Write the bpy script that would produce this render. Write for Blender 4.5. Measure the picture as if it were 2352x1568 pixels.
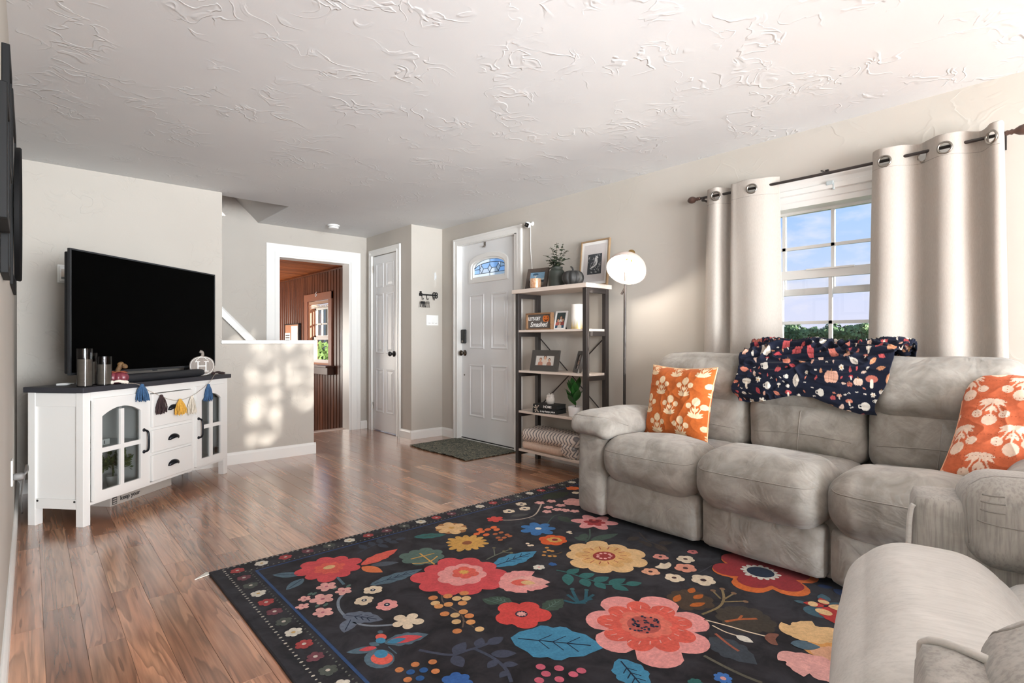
import bpy, bmesh, math, random
import numpy as np
from mathutils import Vector, Matrix, noise
from mathutils.bvhtree import BVHTree
PI = math.pi
random.seed(7)
SC = bpy.context.scene
for o in list(bpy.data.objects): bpy.data.objects.remove(o)
COL = SC.collection

# ------------------------------------------------------------------ camera, world, lights, exposure
cam_d = bpy.data.cameras.new('camera'); cam = bpy.data.objects.new('camera', cam_d); COL.objects.link(cam)
cam_d.sensor_width = 36.0; cam_d.lens = 1236.0/2352*36; cam_d.clip_start = 0.01; cam_d.clip_end = 2000
cam.location = (0, 0, 1.02); cam.rotation_euler = (PI/2, 0, -0.731)
SC.camera = cam
SC.view_settings.view_transform = 'Standard'; SC.view_settings.look = 'None'
SC.view_settings.exposure = 0.40; SC.view_settings.gamma = 1.0
SC.view_settings.use_curve_mapping = False
cy = SC.cycles
cy.max_bounces = 7; cy.diffuse_bounces = 4; cy.glossy_bounces = 3; cy.transmission_bounces = 4; cy.transparent_max_bounces = 12
cy.caustics_reflective = False; cy.caustics_refractive = False; cy.sample_clamp_indirect = 4.0; cy.use_denoising = True

def lin(c):
    if isinstance(c, str):
        c = c.lstrip('#'); c = [int(c[i:i+2], 16) for i in (0, 2, 4)]
    return tuple((x/255/12.92 if x/255 <= .04045 else ((x/255+.055)/1.055)**2.4) for x in c[:3])

W = bpy.data.worlds.new('sky'); SC.world = W; W.use_nodes = True
def build_sky():
    nt = W.node_tree; N = nt.nodes; L = nt.links; N.clear()
    out = N.new('ShaderNodeOutputWorld'); bg = N.new('ShaderNodeBackground')
    tc = N.new('ShaderNodeTexCoord'); sep = N.new('ShaderNodeSeparateXYZ'); L.new(tc.outputs['Generated'], sep.inputs[0])
    ramp = N.new('ShaderNodeValToRGB'); L.new(sep.outputs['Z'], ramp.inputs[0])
    e = ramp.color_ramp.elements; e[0].position = 0.0; e[0].color = (*lin((222, 224, 246)), 1)
    e[1].position = .75; e[1].color = (*lin((84, 148, 228)), 1)
    for p, c in ((.06, (216, 222, 248)), (.13, (190, 214, 250)), (.26, (150, 196, 250)), (.4, (118, 176, 244))):
        k = e.new(p); k.color = (*lin(c), 1)
    mp = N.new('ShaderNodeMapping'); mp.inputs['Scale'].default_value = (1.0, 1.0, 2.6); L.new(tc.outputs['Generated'], mp.inputs[0])
    ns = N.new('ShaderNodeTexNoise'); ns.inputs['Scale'].default_value = 5.5; ns.inputs['Detail'].default_value = 7; ns.inputs['Roughness'].default_value = .58
    L.new(mp.outputs[0], ns.inputs['Vector'])
    cr = N.new('ShaderNodeValToRGB'); cr.color_ramp.elements[0].position = .47; cr.color_ramp.elements[1].position = .68
    cr.color_ramp.elements[1].color = (.85, .85, .85, 1)
    L.new(ns.outputs[0], cr.inputs[0])
    mx = N.new('ShaderNodeMix'); mx.data_type = 'RGBA'; L.new(cr.outputs[0], mx.inputs[0]); L.new(ramp.outputs[0], mx.inputs[6])
    mx.inputs[7].default_value = (*lin((252, 246, 246)), 1)
    L.new(mx.outputs[2], bg.inputs[0]); bg.inputs[1].default_value = .84; L.new(bg.outputs[0], out.inputs[0])
build_sky()

SUN_DIR = Vector((-.21, 1.0, -.105)).normalized()
sd = bpy.data.lights.new('sun', 'SUN'); sun = bpy.data.objects.new('sun', sd); COL.objects.link(sun)
sd.energy = 11.0; sd.angle = math.radians(.53); sd.color = (1, .95, .88)
sun.rotation_euler = SUN_DIR.to_track_quat('-Z', 'Y').to_euler(); sun.location = (8, -10, 6)

def area(name, loc, direction, sx, sy, power, color=(1, 1, 1), spread=180):
    d = bpy.data.lights.new(name, 'AREA'); d.shape = 'RECTANGLE'; d.size = sx; d.size_y = sy; d.energy = power; d.color = color; d.spread = math.radians(spread)
    o = bpy.data.objects.new(name, d); COL.objects.link(o); o.location = loc
    o.rotation_euler = Vector(direction).to_track_quat('-Z', 'Y').to_euler(); return o
area('rear_fill', (1.6, -6.4, 1.3), (0, 1, .02), 3.0, 1.9, 520, (.90, .96, 1))  # added fill at the closed rear end; no window stands there
area('ceiling_fill', (.9, -4.2, .5), (0.0, 1.1, 1), 2.2, 2.4, 540, (.89, .955, 1))  # added fill tilted up to brighten the ceiling, no real source
area('far_hall_fill', (.5, -1.0, 1.35), (.42, 1, .10), .9, .7, 11, (.94, .97, 1), 62)  # narrow fill added behind the camera to lift the far walls and hall
area('porch_fill', (1.3, 8.6, .9), (.7, -.4, .2), 1.2, 1.2, 45, (1, .93, .84))  # invented fill inside the porch, brightens its boards

# ------------------------------------------------------------------ materials
MATS = {}
def nodes(name):
    m = bpy.data.materials.new(name); m.use_nodes = True; nt = m.node_tree
    b = nt.nodes.get('Principled BSDF'); return m, nt.nodes, nt.links, b
def setp(b, rgb=None, rough=None, metal=None, spec=None, **kw):
    if rgb is not None: b.inputs['Base Color'].default_value = (*lin(rgb), 1)
    if rough is not None: b.inputs['Roughness'].default_value = rough
    if metal is not None: b.inputs['Metallic'].default_value = metal
    if spec is not None: b.inputs['Specular IOR Level'].default_value = spec
    for k, v in kw.items(): b.inputs[k.replace('_', ' ')].default_value = v
def noise_tex(N, L, scale, detail=3, rough=.5, coord='Object', stretch=None, dist=0):
    tc = N.new('ShaderNodeTexCoord'); n = N.new('ShaderNodeTexNoise')
    n.inputs['Scale'].default_value = scale; n.inputs['Detail'].default_value = detail; n.inputs['Roughness'].default_value = rough
    n.inputs['Distortion'].default_value = dist
    if stretch:
        mp = N.new('ShaderNodeMapping'); mp.inputs['Scale'].default_value = stretch; L.new(tc.outputs[coord], mp.inputs[0]); L.new(mp.outputs[0], n.inputs['Vector'])
    else: L.new(tc.outputs[coord], n.inputs['Vector'])
    return n
def ramp2(N, L, src, stops):
    r = N.new('ShaderNodeValToRGB'); L.new(src, r.inputs[0]); e = r.color_ramp.elements
    while len(e) < len(stops): e.new(.5)
    for k, (p, c) in zip(e, stops): k.position = p; k.color = (*lin(c), 1) if not isinstance(c, float) else (c, c, c, 1)
    return r
def bump(N, L, src, strength, dist, b):
    bp = N.new('ShaderNodeBump'); bp.inputs['Strength'].default_value = strength; bp.inputs['Distance'].default_value = dist
    L.new(src, bp.inputs['Height']); L.new(bp.outputs[0], b.inputs['Normal']); return bp
def mat(name, rgb, rough=.5, metal=0, spec=.5, var=None, vscale=8, bmp=None, bscale=200, stretch=None, bstretch=None, **kw):
    if name in MATS: return MATS[name]
    m, N, L, b = nodes(name); setp(b, rgb, rough, metal, spec, **kw)
    if var:
        n = noise_tex(N, L, vscale, 4, .6, stretch=stretch)
        r = ramp2(N, L, n.outputs[0], [(.3, rgb), (.7, var)]); L.new(r.outputs[0], b.inputs['Base Color'])
    if bmp:
        n2 = noise_tex(N, L, bscale, 3, .6, stretch=bstretch); bump(N, L, n2.outputs[0], bmp, .002, b)
    MATS[name] = m; return m

def trowel(name, rgb, rgb2, strength, scale):
    m, N, L, b = nodes(name); setp(b, rgb, .75, 0, .25)
    n1 = noise_tex(N, L, scale, 2, .5, dist=.9); n2 = noise_tex(N, L, scale*.45, 2, .5)
    cr = ramp2(N, L, n1.outputs[0], [(.47, 0.0), (.5, 1.0), (.56, .35)])
    mask = ramp2(N, L, n2.outputs[0], [(.48, 0.0), (.62, 1.0)])
    mu = N.new('ShaderNodeMath'); mu.operation = 'MULTIPLY'; L.new(cr.outputs[0], mu.inputs[0]); L.new(mask.outputs[0], mu.inputs[1])
    n3 = noise_tex(N, L, scale*9, 3, .6); m3 = N.new('ShaderNodeMath'); m3.operation = 'MULTIPLY_ADD'; L.new(n3.outputs[0], m3.inputs[0]); m3.inputs[1].default_value = .12; L.new(mu.outputs[0], m3.inputs[2])
    bump(N, L, m3.outputs[0], strength, .006, b)
    n4 = noise_tex(N, L, 1.3, 3, .5); r = ramp2(N, L, n4.outputs[0], [(.35, rgb), (.65, rgb2)]); L.new(r.outputs[0], b.inputs['Base Color'])
    return m
M_WALL = trowel('wall_paint', (190, 184, 176), (184, 178, 170), .42, 8.0)
M_WALLS = trowel('smooth_wall_paint', (194, 188, 180), (189, 183, 174), .14, 6.0)
M_CEIL = trowel('ceiling_plaster', (226, 227, 227), (221, 222, 223), .34, 7.5)
M_TRIM = mat('white_trim_paint', (238, 237, 234), .35)
M_DOOR = mat('white_door_paint', (234, 235, 236), .38)
M_BLACK = mat('black_metal', (22, 21, 22), .45, 0.0)
M_CHROME = mat('brushed_nickel', (150, 145, 138), .28, 1.0)
M_BRASS = mat('brass', (196, 160, 104), .3, 1.0)
M_WHITEP = mat('white_plastic', (240, 240, 238), .4)

def wood_floor():
    m, N, L, b = nodes('walnut_laminate')
    tc = N.new('ShaderNodeTexCoord'); oi = N.new('ShaderNodeObjectInfo')
    mul = N.new('ShaderNodeVectorMath'); mul.operation = 'SCALE'; cx = N.new('ShaderNodeCombineXYZ')
    for k in range(3): L.new(oi.outputs['Random'], cx.inputs[k])
    L.new(cx.outputs[0], mul.inputs[0]); mul.inputs['Scale'].default_value = 83.0
    add = N.new('ShaderNodeVectorMath'); L.new(tc.outputs['Object'], add.inputs[0]); L.new(mul.outputs[0], add.inputs[1])
    def nz(scale, det, st, dist=0):
        mp = N.new('ShaderNodeMapping'); mp.inputs['Scale'].default_value = st; L.new(add.outputs[0], mp.inputs[0])
        n = N.new('ShaderNodeTexNoise'); n.inputs['Scale'].default_value = scale; n.inputs['Detail'].default_value = det; n.inputs['Distortion'].default_value = dist
        L.new(mp.outputs[0], n.inputs['Vector']); return n
    big = nz(5, 2, (3.2, .22, 1), .5)
    mr = N.new('ShaderNodeMath'); mr.operation = 'MULTIPLY'; L.new(big.outputs[0], mr.inputs[0]); mr.inputs[1].default_value = 7.0
    sn = N.new('ShaderNodeMath'); sn.operation = 'FRACT'; L.new(mr.outputs[0], sn.inputs[0])
    rings = ramp2(N, L, sn.outputs[0], [(0, 0.0), (.5, .75), (.9, 1.0), (1, 0.0)])
    fine = nz(60, 4, (1.6, .07, 1))
    tone = nz(2.2, 2, (2.0, .3, 1))
    base = ramp2(N, L, tone.outputs[0], [(.3, (164, 108, 78)), (.5, (200, 140, 104)), (.7, (230, 176, 136))])
    hs = N.new('ShaderNodeHueSaturation'); L.new(base.outputs[0], hs.inputs['Color'])
    vr = N.new('ShaderNodeMapRange'); L.new(oi.outputs['Random'], vr.inputs[0]); vr.inputs[3].default_value = .74; vr.inputs[4].default_value = 1.22
    L.new(vr.outputs[0], hs.inputs['Value']); hs.inputs['Saturation'].default_value = .95
    mx = N.new('ShaderNodeMix'); mx.data_type = 'RGBA'; mx.blend_type = 'MULTIPLY'; mx.inputs[0].default_value = .42
    L.new(hs.outputs[0], mx.inputs[6]); L.new(rings.outputs[0], mx.inputs[7])
    mx2 = N.new('ShaderNodeMix'); mx2.data_type = 'RGBA'; mx2.blend_type = 'MULTIPLY'; mx2.inputs[0].default_value = .5
    fr = ramp2(N, L, fine.outputs[0], [(.35, .45), (.6, 1.0)])
    L.new(mx.outputs[2], mx2.inputs[6]); L.new(fr.outputs[0], mx2.inputs[7]); L.new(mx2.outputs[2], b.inputs['Base Color'])
    rn = nz(7, 3, (1, 1, 1)); rr = N.new('ShaderNodeMapRange'); L.new(rn.outputs[0], rr.inputs[0]); rr.inputs[3].default_value = .17; rr.inputs[4].default_value = .3
    L.new(rr.outputs[0], b.inputs['Roughness']); setp(b, spec=.6); b.inputs['Coat Weight'].default_value = 1.0; b.inputs['Coat Roughness'].default_value = .2
    bump(N, L, fine.outputs[0], .06, .001, b)
    return m
M_FLOOR = wood_floor()

def glass(name, tint=(255, 255, 255), refl=.9, rough=0.0):
    m = bpy.data.materials.new(name); m.use_nodes = True; N = m.node_tree.nodes; L = m.node_tree.links; N.clear()
    out = N.new('ShaderNodeOutputMaterial'); tr = N.new('ShaderNodeBsdfTransparent'); gl = N.new('ShaderNodeBsdfGlossy'); mx = N.new('ShaderNodeMixShader')
    tr.inputs[0].default_value = (*lin(tint), 1); gl.inputs['Roughness'].default_value = rough; gl.inputs[0].default_value = (refl, refl, refl, 1)
    lw = N.new('ShaderNodeLayerWeight'); pw_ = N.new('ShaderNodeMath'); pw_.operation = 'POWER'; L.new(lw.outputs['Facing'], pw_.inputs[0]); pw_.inputs[1].default_value = 5.0; lw.inputs[0].default_value = .5
    ma = N.new('ShaderNodeMath'); ma.operation = 'MULTIPLY_ADD'; L.new(pw_.outputs[0], ma.inputs[0]); ma.inputs[1].default_value = .7; ma.inputs[2].default_value = .03
    L.new(ma.outputs[0], mx.inputs[0]); L.new(tr.outputs[0], mx.inputs[1]); L.new(gl.outputs[0], mx.inputs[2]); L.new(mx.outputs[0], out.inputs[0])
    return m
M_GLASS = glass('window_glass'); M_CABGLASS = glass('cabinet_glass', (226, 228, 228)); M_SMOKE = glass('smoked_glass', (216, 216, 216)); M_CLEAR = glass('clear_glass', (240, 244, 244))

def suede(name, a, bcol, sheen=.25, streak=None, samt=.5, folds=0):
    m, N, L, b = nodes(name); setp(b, a, .9, 0, .15)
    b.inputs['Sheen Weight'].default_value = sheen; b.inputs['Sheen Roughness'].default_value = .5
    n = noise_tex(N, L, 9, 5, .62, dist=.6); r = ramp2(N, L, n.outputs[0], [(.36, a), (.64, bcol)])
    src = r.outputs[0]
    if streak:
        n2 = noise_tex(N, L, 90, 3, .6, stretch=streak); r2 = ramp2(N, L, n2.outputs[0], [(.36, .55), (.56, 1.0)])
        mx = N.new('ShaderNodeMix'); mx.data_type = 'RGBA'; mx.blend_type = 'MULTIPLY'; mx.inputs[0].default_value = samt
        L.new(src, mx.inputs[6]); L.new(r2.outputs[0], mx.inputs[7]); src = mx.outputs[2]
    L.new(src, b.inputs['Base Color'])
    n3 = noise_tex(N, L, 260, 2, .5); bp = bump(N, L, n3.outputs[0], .12, .001, b)
    if folds:
        n5 = noise_tex(N, L, 7.5, 3, .55, dist=1.4); b2 = N.new('ShaderNodeBump'); b2.inputs['Strength'].default_value = folds; b2.inputs['Distance'].default_value = .02
        L.new(n5.outputs[0], b2.inputs['Height']); L.new(b2.outputs[0], bp.inputs['Normal'])
    return m
M_SOFA = suede('taupe_suede', (136, 131, 124), (166, 161, 154), folds=.32)
M_CHAIRV = suede('grey_chenille_shaded', (158, 154, 148), (176, 172, 166), streak=(1.6, 1.6, .10), samt=.55)  # same chenille as the seat; shade of the upright faces put into the colour
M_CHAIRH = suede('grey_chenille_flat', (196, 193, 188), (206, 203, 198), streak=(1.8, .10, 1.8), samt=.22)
M_SEAM = mat('seam_thread', (150, 144, 137), .9)

def fabric(name, rgb, rgb2, transl=.35):
    m = bpy.data.materials.new(name); m.use_nodes = True; N = m.node_tree.nodes; L = m.node_tree.links
    b = N['Principled BSDF']; setp(b, rgb, .9, 0, .1); out = N['Material Output']
    n = noise_tex(N, L, 400, 2, .5, stretch=(1, 1, .15)); r = ramp2(N, L, n.outputs[0], [(.3, rgb), (.7, rgb2)]); L.new(r.outputs[0], b.inputs['Base Color'])
    t = N.new('ShaderNodeBsdfTranslucent'); L.new(r.outputs[0], t.inputs[0]); mx = N.new('ShaderNodeMixShader'); mx.inputs[0].default_value = transl
    L.new(b.outputs[0], mx.inputs[1]); L.new(t.outputs[0], mx.inputs[2]); L.new(mx.outputs[0], out.inputs[0])
    bump(N, L, n.outputs[0], .08, .001, b)
    return m
M_CURT = fabric('beige_curtain_cloth', (200, 193, 185), (191, 183, 175), .25)

def attr_mat(name, rough=.9, noise_amt=.25, nscale=90, bmp=.25, bscale=500, sheen=.06, bleed=30):
    m, N, L, b = nodes(name); setp(b, rough=rough, spec=.12); b.inputs['Sheen Weight'].default_value = sheen
    a = N.new('ShaderNodeVertexColor'); a.layer_name = 'Col'
    n = noise_tex(N, L, nscale, 5, .65); r = ramp2(N, L, n.outputs[0], [(.3, 1-noise_amt), (.7, 1.0)])
    n1 = noise_tex(N, L, bleed, 4, .65); r1 = ramp2(N, L, n1.outputs[0], [(.3, 1-noise_amt*.8), (.7, 1.0)])
    mx = N.new('ShaderNodeMix'); mx.data_type = 'RGBA'; mx.blend_type = 'MULTIPLY'; mx.inputs[0].default_value = 1
    L.new(a.outputs[0], mx.inputs[6]); L.new(r.outputs[0], mx.inputs[7])
    mx2 = N.new('ShaderNodeMix'); mx2.data_type = 'RGBA'; mx2.blend_type = 'MULTIPLY'; mx2.inputs[0].default_value = 1
    L.new(mx.outputs[2], mx2.inputs[6]); L.new(r1.outputs[0], mx2.inputs[7]); L.new(mx2.outputs[2], b.inputs['Base Color'])
    n2 = noise_tex(N, L, bscale, 2, .6); bump(N, L, n2.outputs[0], bmp, .002, b)
    return m
M_PRINT = attr_mat('rug_print', noise_amt=.3, bleed=22); M_CLOTH = attr_mat('printed_cloth', noise_amt=.16, nscale=60, bmp=.1, bscale=300)
M_FLAT = attr_mat('printed_paper', rough=.5, noise_amt=.04, bmp=0.0, sheen=0)
def emit(name, rgb, strength):
    m, N, L, b = nodes(name); setp(b, rgb, .5); b.inputs['Emission Color'].default_value = (*lin(rgb), 1); b.inputs['Emission Strength'].default_value = strength; return m

# ------------------------------------------------------------------ mesh helpers
FR = {}
class MB:
    def __init__(s): s.v = []; s.f = []; s.mi = []; s.c = []
    def add(s, vs, fs, m=0, col=None):
        k = len(s.v); s.v += [tuple(p) for p in vs]; s.f += [tuple(i+k for i in f) for f in fs]; s.mi += [m]*len(fs); s.c += [col]*len(fs); return s
    def box(s, x0, x1, y0, y1, z0, z1, m=0, col=None):
        return s.add([(x, y, z) for z in (z0, z1) for y in (y0, y1) for x in (x0, x1)],
                     [(0, 2, 3, 1), (4, 5, 7, 6), (0, 1, 5, 4), (2, 6, 7, 3), (0, 4, 6, 2), (1, 3, 7, 5)], m, col)
    def obox(s, c, sz, R=None, m=0):
        c = Vector(c); R = R or Matrix.Identity(3)
        return s.add([c + R @ Vector((x*sz[0]/2, y*sz[1]/2, z*sz[2]/2)) for z in (-1, 1) for y in (-1, 1) for x in (-1, 1)],
                     [(0, 2, 3, 1), (4, 5, 7, 6), (0, 1, 5, 4), (2, 6, 7, 3), (0, 4, 6, 2), (1, 3, 7, 5)], m)
    def prism(s, poly, o, ux, uy, uz, h, m=0, col=None):
        """polygon (2d list) in plane o+ux*x+uy*y extruded along uz by h"""
        o, ux, uy, uz = Vector(o), Vector(ux), Vector(uy), Vector(uz); n = len(poly)
        a = [o+ux*x+uy*y for x, y in poly]; b = [p+uz*h for p in a]
        fs = [tuple(range(n))[::-1], tuple(range(n, 2*n))]+[(i, (i+1) % n, (i+1) % n+n, i+n) for i in range(n)]
        if ux.cross(uy).dot(uz)*h < 0: fs = [f[::-1] for f in fs]
        return s.add(a+b, fs, m, col)
    def tube(s, pts, r, n=8, m=0, cap=True, closed=False):
        pts = [Vector(p) for p in pts]; k = len(pts); rs = r if isinstance(r, (list, tuple)) else [r]*k
        vs = []; prev = None
        for i, p in enumerate(pts):
            if closed: t = pts[(i+1) % k]-pts[i-1]
            else: t = pts[min(i+1, k-1)]-pts[max(i-1, 0)]
            t.normalize()
            if prev is None: a = t.orthogonal().normalized()
            else: a = prev - t*prev.dot(t); a = a.normalized() if a.length > 1e-6 else t.orthogonal().normalized()
            prev = a; b = t.cross(a)
            vs += [p+(a*math.cos(2*PI*j/n)+b*math.sin(2*PI*j/n))*rs[i] for j in range(n)]
        fs = [(i*n+j, i*n+(j+1) % n, (i+1) % k*n+(j+1) % n, (i+1) % k*n+j) for i in range(k if closed else k-1) for j in range(n)]
        if cap and not closed: fs += [tuple(range(n))[::-1], tuple(range((k-1)*n, k*n))]
        return s.add(vs, fs, m)
    def lathe(s, prof, c=(0, 0, 0), n=24, m=0, R=None, ribs=0, ribd=0, cap=True):
        c = Vector(c); R = R or Matrix.Identity(3); vs = []
        for r, z in prof:
            for j in range(n):
                a = 2*PI*j/n; q = r*(1-ribd*(1-abs(math.cos(ribs*a/2)))) if ribs else r
                vs.append(c+R @ Vector((q*math.cos(a), q*math.sin(a), z)))
        k = len(prof)
        fs = [(i*n+j, i*n+(j+1) % n, (i+1)*n+(j+1) % n, (i+1)*n+j) for i in range(k-1) for j in range(n)]
        if cap and prof[0][0] > 1e-5: fs.append(tuple(range(n))[::-1])
        if cap and prof[-1][0] > 1e-5: fs.append(tuple(range((k-1)*n, k*n)))
        return s.add(vs, fs, m)
    def rbox(s, c, sz, r=.05, puff=(0, 0, 0), R=None, n=12, wob=0, wscale=5, seed=0, m=0):
        """rounded, puffed cushion block"""
        c = Vector(c); R = R or Matrix.Identity(3); h = [x/2 for x in sz]; idx = {}; vs = []; fs = []
        def vert(i, j, k):
            key = (i, j, k)
            if key in idx: return idx[key]
            u = [2*q/n-1 for q in key]
            p = [math.copysign(1-(1-abs(q))**1.6, q) if False else q for q in u]
            p = [q*hh for q, hh in zip(p, h)]
            inner = [max(-(hh-r), min(hh-r, q)) for q, hh in zip(p, h)]
            d = Vector([a-b for a, b in zip(p, inner)])
            q = Vector(inner) + (d.normalized()*r if d.length > 1e-9 else d)
            for ax in range(3):
                o1, o2 = [a for a in range(3) if a != ax]
                q[ax] += puff[ax]*(q[ax]/h[ax])*max(0, 1-u[o1]**2)*max(0, 1-u[o2]**2)
            if wob:
                w = noise.noise(Vector((q.x*wscale+seed*7.3, q.y*wscale+seed*3.1, q.z*wscale)))*wob
                q += (d.normalized() if d.length > 1e-9 else q.normalized())*w
            idx[key] = len(vs); vs.append(c+R @ q); return idx[key]
        for a in range(n):
            for b in range(n):
                for fix in (0, n):
                    for ax in range(3):
                        def K(x, y):
                            t = [0, 0, 0]; t[ax] = fix; o = [q for q in range(3) if q != ax]; t[o[0]] = x; t[o[1]] = y; return vert(*t)
                        f = (K(a, b), K(a+1, b), K(a+1, b+1), K(a, b+1))
                        flip = (fix == 0) != (ax == 1)
                        fs.append(f[::-1] if flip else f)
        return s.add(vs, fs, m)
    def bvh(s): return BVHTree.FromPolygons([Vector(p) for p in s.v], s.f)

def mesh_of(name, mb, mats, smooth, X=None, attr=False):
    me = bpy.data.meshes.new(name)
    vs = [X @ Vector(p) for p in mb.v] if X is not None else mb.v
    me.from_pydata([tuple(v) for v in vs], [], mb.f)
    for m in (mats if isinstance(mats, (list, tuple)) else [mats]): me.materials.append(m)
    if any(mb.mi): me.polygons.foreach_set('material_index', mb.mi)
    if smooth: me.polygons.foreach_set('use_smooth', [True]*len(me.polygons))
    if attr and any(c is not None for c in mb.c):
        ca = me.color_attributes.new('Col', 'FLOAT_COLOR', 'CORNER'); data = []
        for p, c in zip(me.polygons, mb.c): data += list((*lin(c), 1.0) if c is not None else (1, 1, 1, 1))*p.loop_total
        ca.data.foreach_set('color', data)
    me.update(); return me
def build(name, mb, mats, parent=None, smooth=False, bevel=0, sub=0, local=False, attr=False, origin=None, solid=0):
    """link ONE mesh object; with a parent the geometry (world coords unless local) is brought into the thing's frame"""
    if parent is not None:
        F = FR[parent.name]; X = None if local else F.inverted()
    else:
        F = None
        if origin is None:
            a = np.array(mb.v); origin = ((a[:, 0].min()+a[:, 0].max())/2, (a[:, 1].min()+a[:, 1].max())/2, a[:, 2].min())
        X = Matrix.Translation(-Vector(origin))
    me = mesh_of(name, mb, mats, smooth, X, attr)
    o = bpy.data.objects.new(name, me); COL.objects.link(o)
    if parent is not None: o.parent = parent; FR[o.name] = F
    else: o.location = origin; FR[o.name] = Matrix.Translation(Vector(origin))
    if bevel:
        b = o.modifiers.new('bevel', 'BEVEL'); b.width = bevel; b.segments = 2; b.limit_method = 'ANGLE'; b.angle_limit = math.radians(40)
    if solid:
        b = o.modifiers.new('solid', 'SOLIDIFY'); b.thickness = solid; b.offset = 0
    if sub:
        b = o.modifiers.new('sub', 'SUBSURF'); b.levels = sub; b.render_levels = sub
    if smooth == 'auto':
        try: me.set_sharp_from_angle(angle=math.radians(35))
        except Exception: pass
    return o
def tag(o, label=None, cat=None, group=None, kind=None):
    if label: o['label'] = label
    if cat: o['category'] = cat
    if group: o['group'] = group
    if kind: o['kind'] = kind
    return o
def thing(name, label, cat, loc, rotz=0, group=None, R=None):
    o = bpy.data.objects.new(name, None); COL.objects.link(o); o.empty_display_size = .05
    Mx = Matrix.Translation(Vector(loc)) @ (R.to_4x4() if R is not None else Matrix.Rotation(rotz, 4, 'Z'))
    o.matrix_world = Mx; FR[o.name] = Mx
    return tag(o, label, cat, group)
def struct(name, mb, m, bevel=0, attr=False, smooth=False):
    return tag(build(name, mb, m, bevel=bevel, smooth=smooth, attr=attr), kind='structure')
def text(name, body, size, m, parent, o, ux, uy, depth=.0006, shear=0, spacing=1.0, bold=0):
    """flat lettering standing on the plane o+ux*x+uy*y (coords in the parent's local frame)"""
    cu = bpy.data.curves.new(name, 'FONT'); cu.body = body; cu.size = size; cu.extrude = depth; cu.shear = shear; cu.space_character = spacing; cu.offset = bold
    cu.align_x = 'CENTER'; cu.align_y = 'CENTER'
    t = bpy.data.objects.new(name+'_tmp', cu); COL.objects.link(t); dg = bpy.context.evaluated_depsgraph_get()
    me = bpy.data.meshes.new_from_object(t.evaluated_get(dg)); bpy.data.objects.remove(t)
    ux, uy = Vector(ux).normalized(), Vector(uy).normalized(); uz = ux.cross(uy)
    me.transform(Matrix(((ux.x, uy.x, uz.x, o[0]), (ux.y, uy.y, uz.y, o[1]), (ux.z, uy.z, uz.z, o[2]), (0, 0, 0, 1))))
    me.materials.clear(); me.materials.append(m); ob = bpy.data.objects.new(name, me); COL.objects.link(ob); ob.parent = parent; FR[ob.name] = FR[parent.name]; return ob
def frame_loc(parent, p): return FR[parent.name].inverted() @ Vector(p)
def catmull(pts, k=8):
    pts = [Vector(p) for p in pts]; out = []
    for i in range(len(pts)-1):
        a, b, c, d = pts[max(i-1, 0)], pts[i], pts[i+1], pts[min(i+2, len(pts)-1)]
        for j in range(k):
            t = j/k; out.append(.5*((2*b)+(c-a)*t+(2*a-5*b+4*c-d)*t*t+(3*b-a-3*c+d)*t**3))
    out.append(pts[-1]); return out
def seam(bvh, pts, r=.0028, lift=.0, k=6):
    mb = MB(); P = []
    for p in catmull(pts, k):
        h = bvh.find_nearest(p)
        if h[0] is not None: P.append(h[0]+h[1]*lift)
    return mb.tube(P, r, 5)
def rotm(axis, deg): return Matrix.Rotation(math.radians(deg), 3, axis)

# vertex-colour print for a cloth laid out on (U,V) coordinates in metres
class Paint:
    def __init__(s, U, V, base): s.U = np.asarray(U); s.V = np.asarray(V); s.C = np.tile(np.array(lin(base)), (len(s.U), 1))
    def blob(s, x, y, a, b, rot, col):
        dx = s.U-x; dy = s.V-y; c, q = math.cos(rot), math.sin(rot); X = (dx*c+dy*q)/a; Y = (-dx*q+dy*c)/b
        s.C[X*X+Y*Y < 1] = lin(col)
    def leaf(s, x, y, L, w, rot, col):
        dx = s.U-x; dy = s.V-y; c, q = math.cos(rot), math.sin(rot); X = (dx*c+dy*q)/L; Y = (-dx*q+dy*c)
        s.C[(X > 0) & (X < 1) & (np.abs(Y) < w*np.sin(PI*np.clip(X, 0, 1))**.8)] = lin(col)
    def line(s, x0, y0, x1, y1, w, col):
        d = np.array([x1-x0, y1-y0]); l2 = d@d+1e-12; t = np.clip(((s.U-x0)*d[0]+(s.V-y0)*d[1])/l2, 0, 1)
        s.C[(s.U-x0-t*d[0])**2+(s.V-y0-t*d[1])**2 < w*w] = lin(col)
    def flower(s, x, y, r, n, rot, col, dep=.4):
        dx = s.U-x; dy = s.V-y; R = np.hypot(dx, dy); A = np.arctan2(dy, dx)
        s.C[R < r*(1-dep+dep*np.abs(np.cos(n*(A-rot)/2)))] = lin(col)
def vcolor(o, C):
    ca = o.data.color_attributes.new('Col', 'FLOAT_COLOR', 'POINT')
    ca.data.foreach_set('color', np.concatenate([C, np.ones((len(C), 1))], 1).astype(np.float32).ravel())
# ================================================================== SETTING
XL, XR, YF, YB, XC, ZC = -.062, 3.345, 4.87, 5.87, 2.96, 2.24
YR = -6.6
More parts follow.
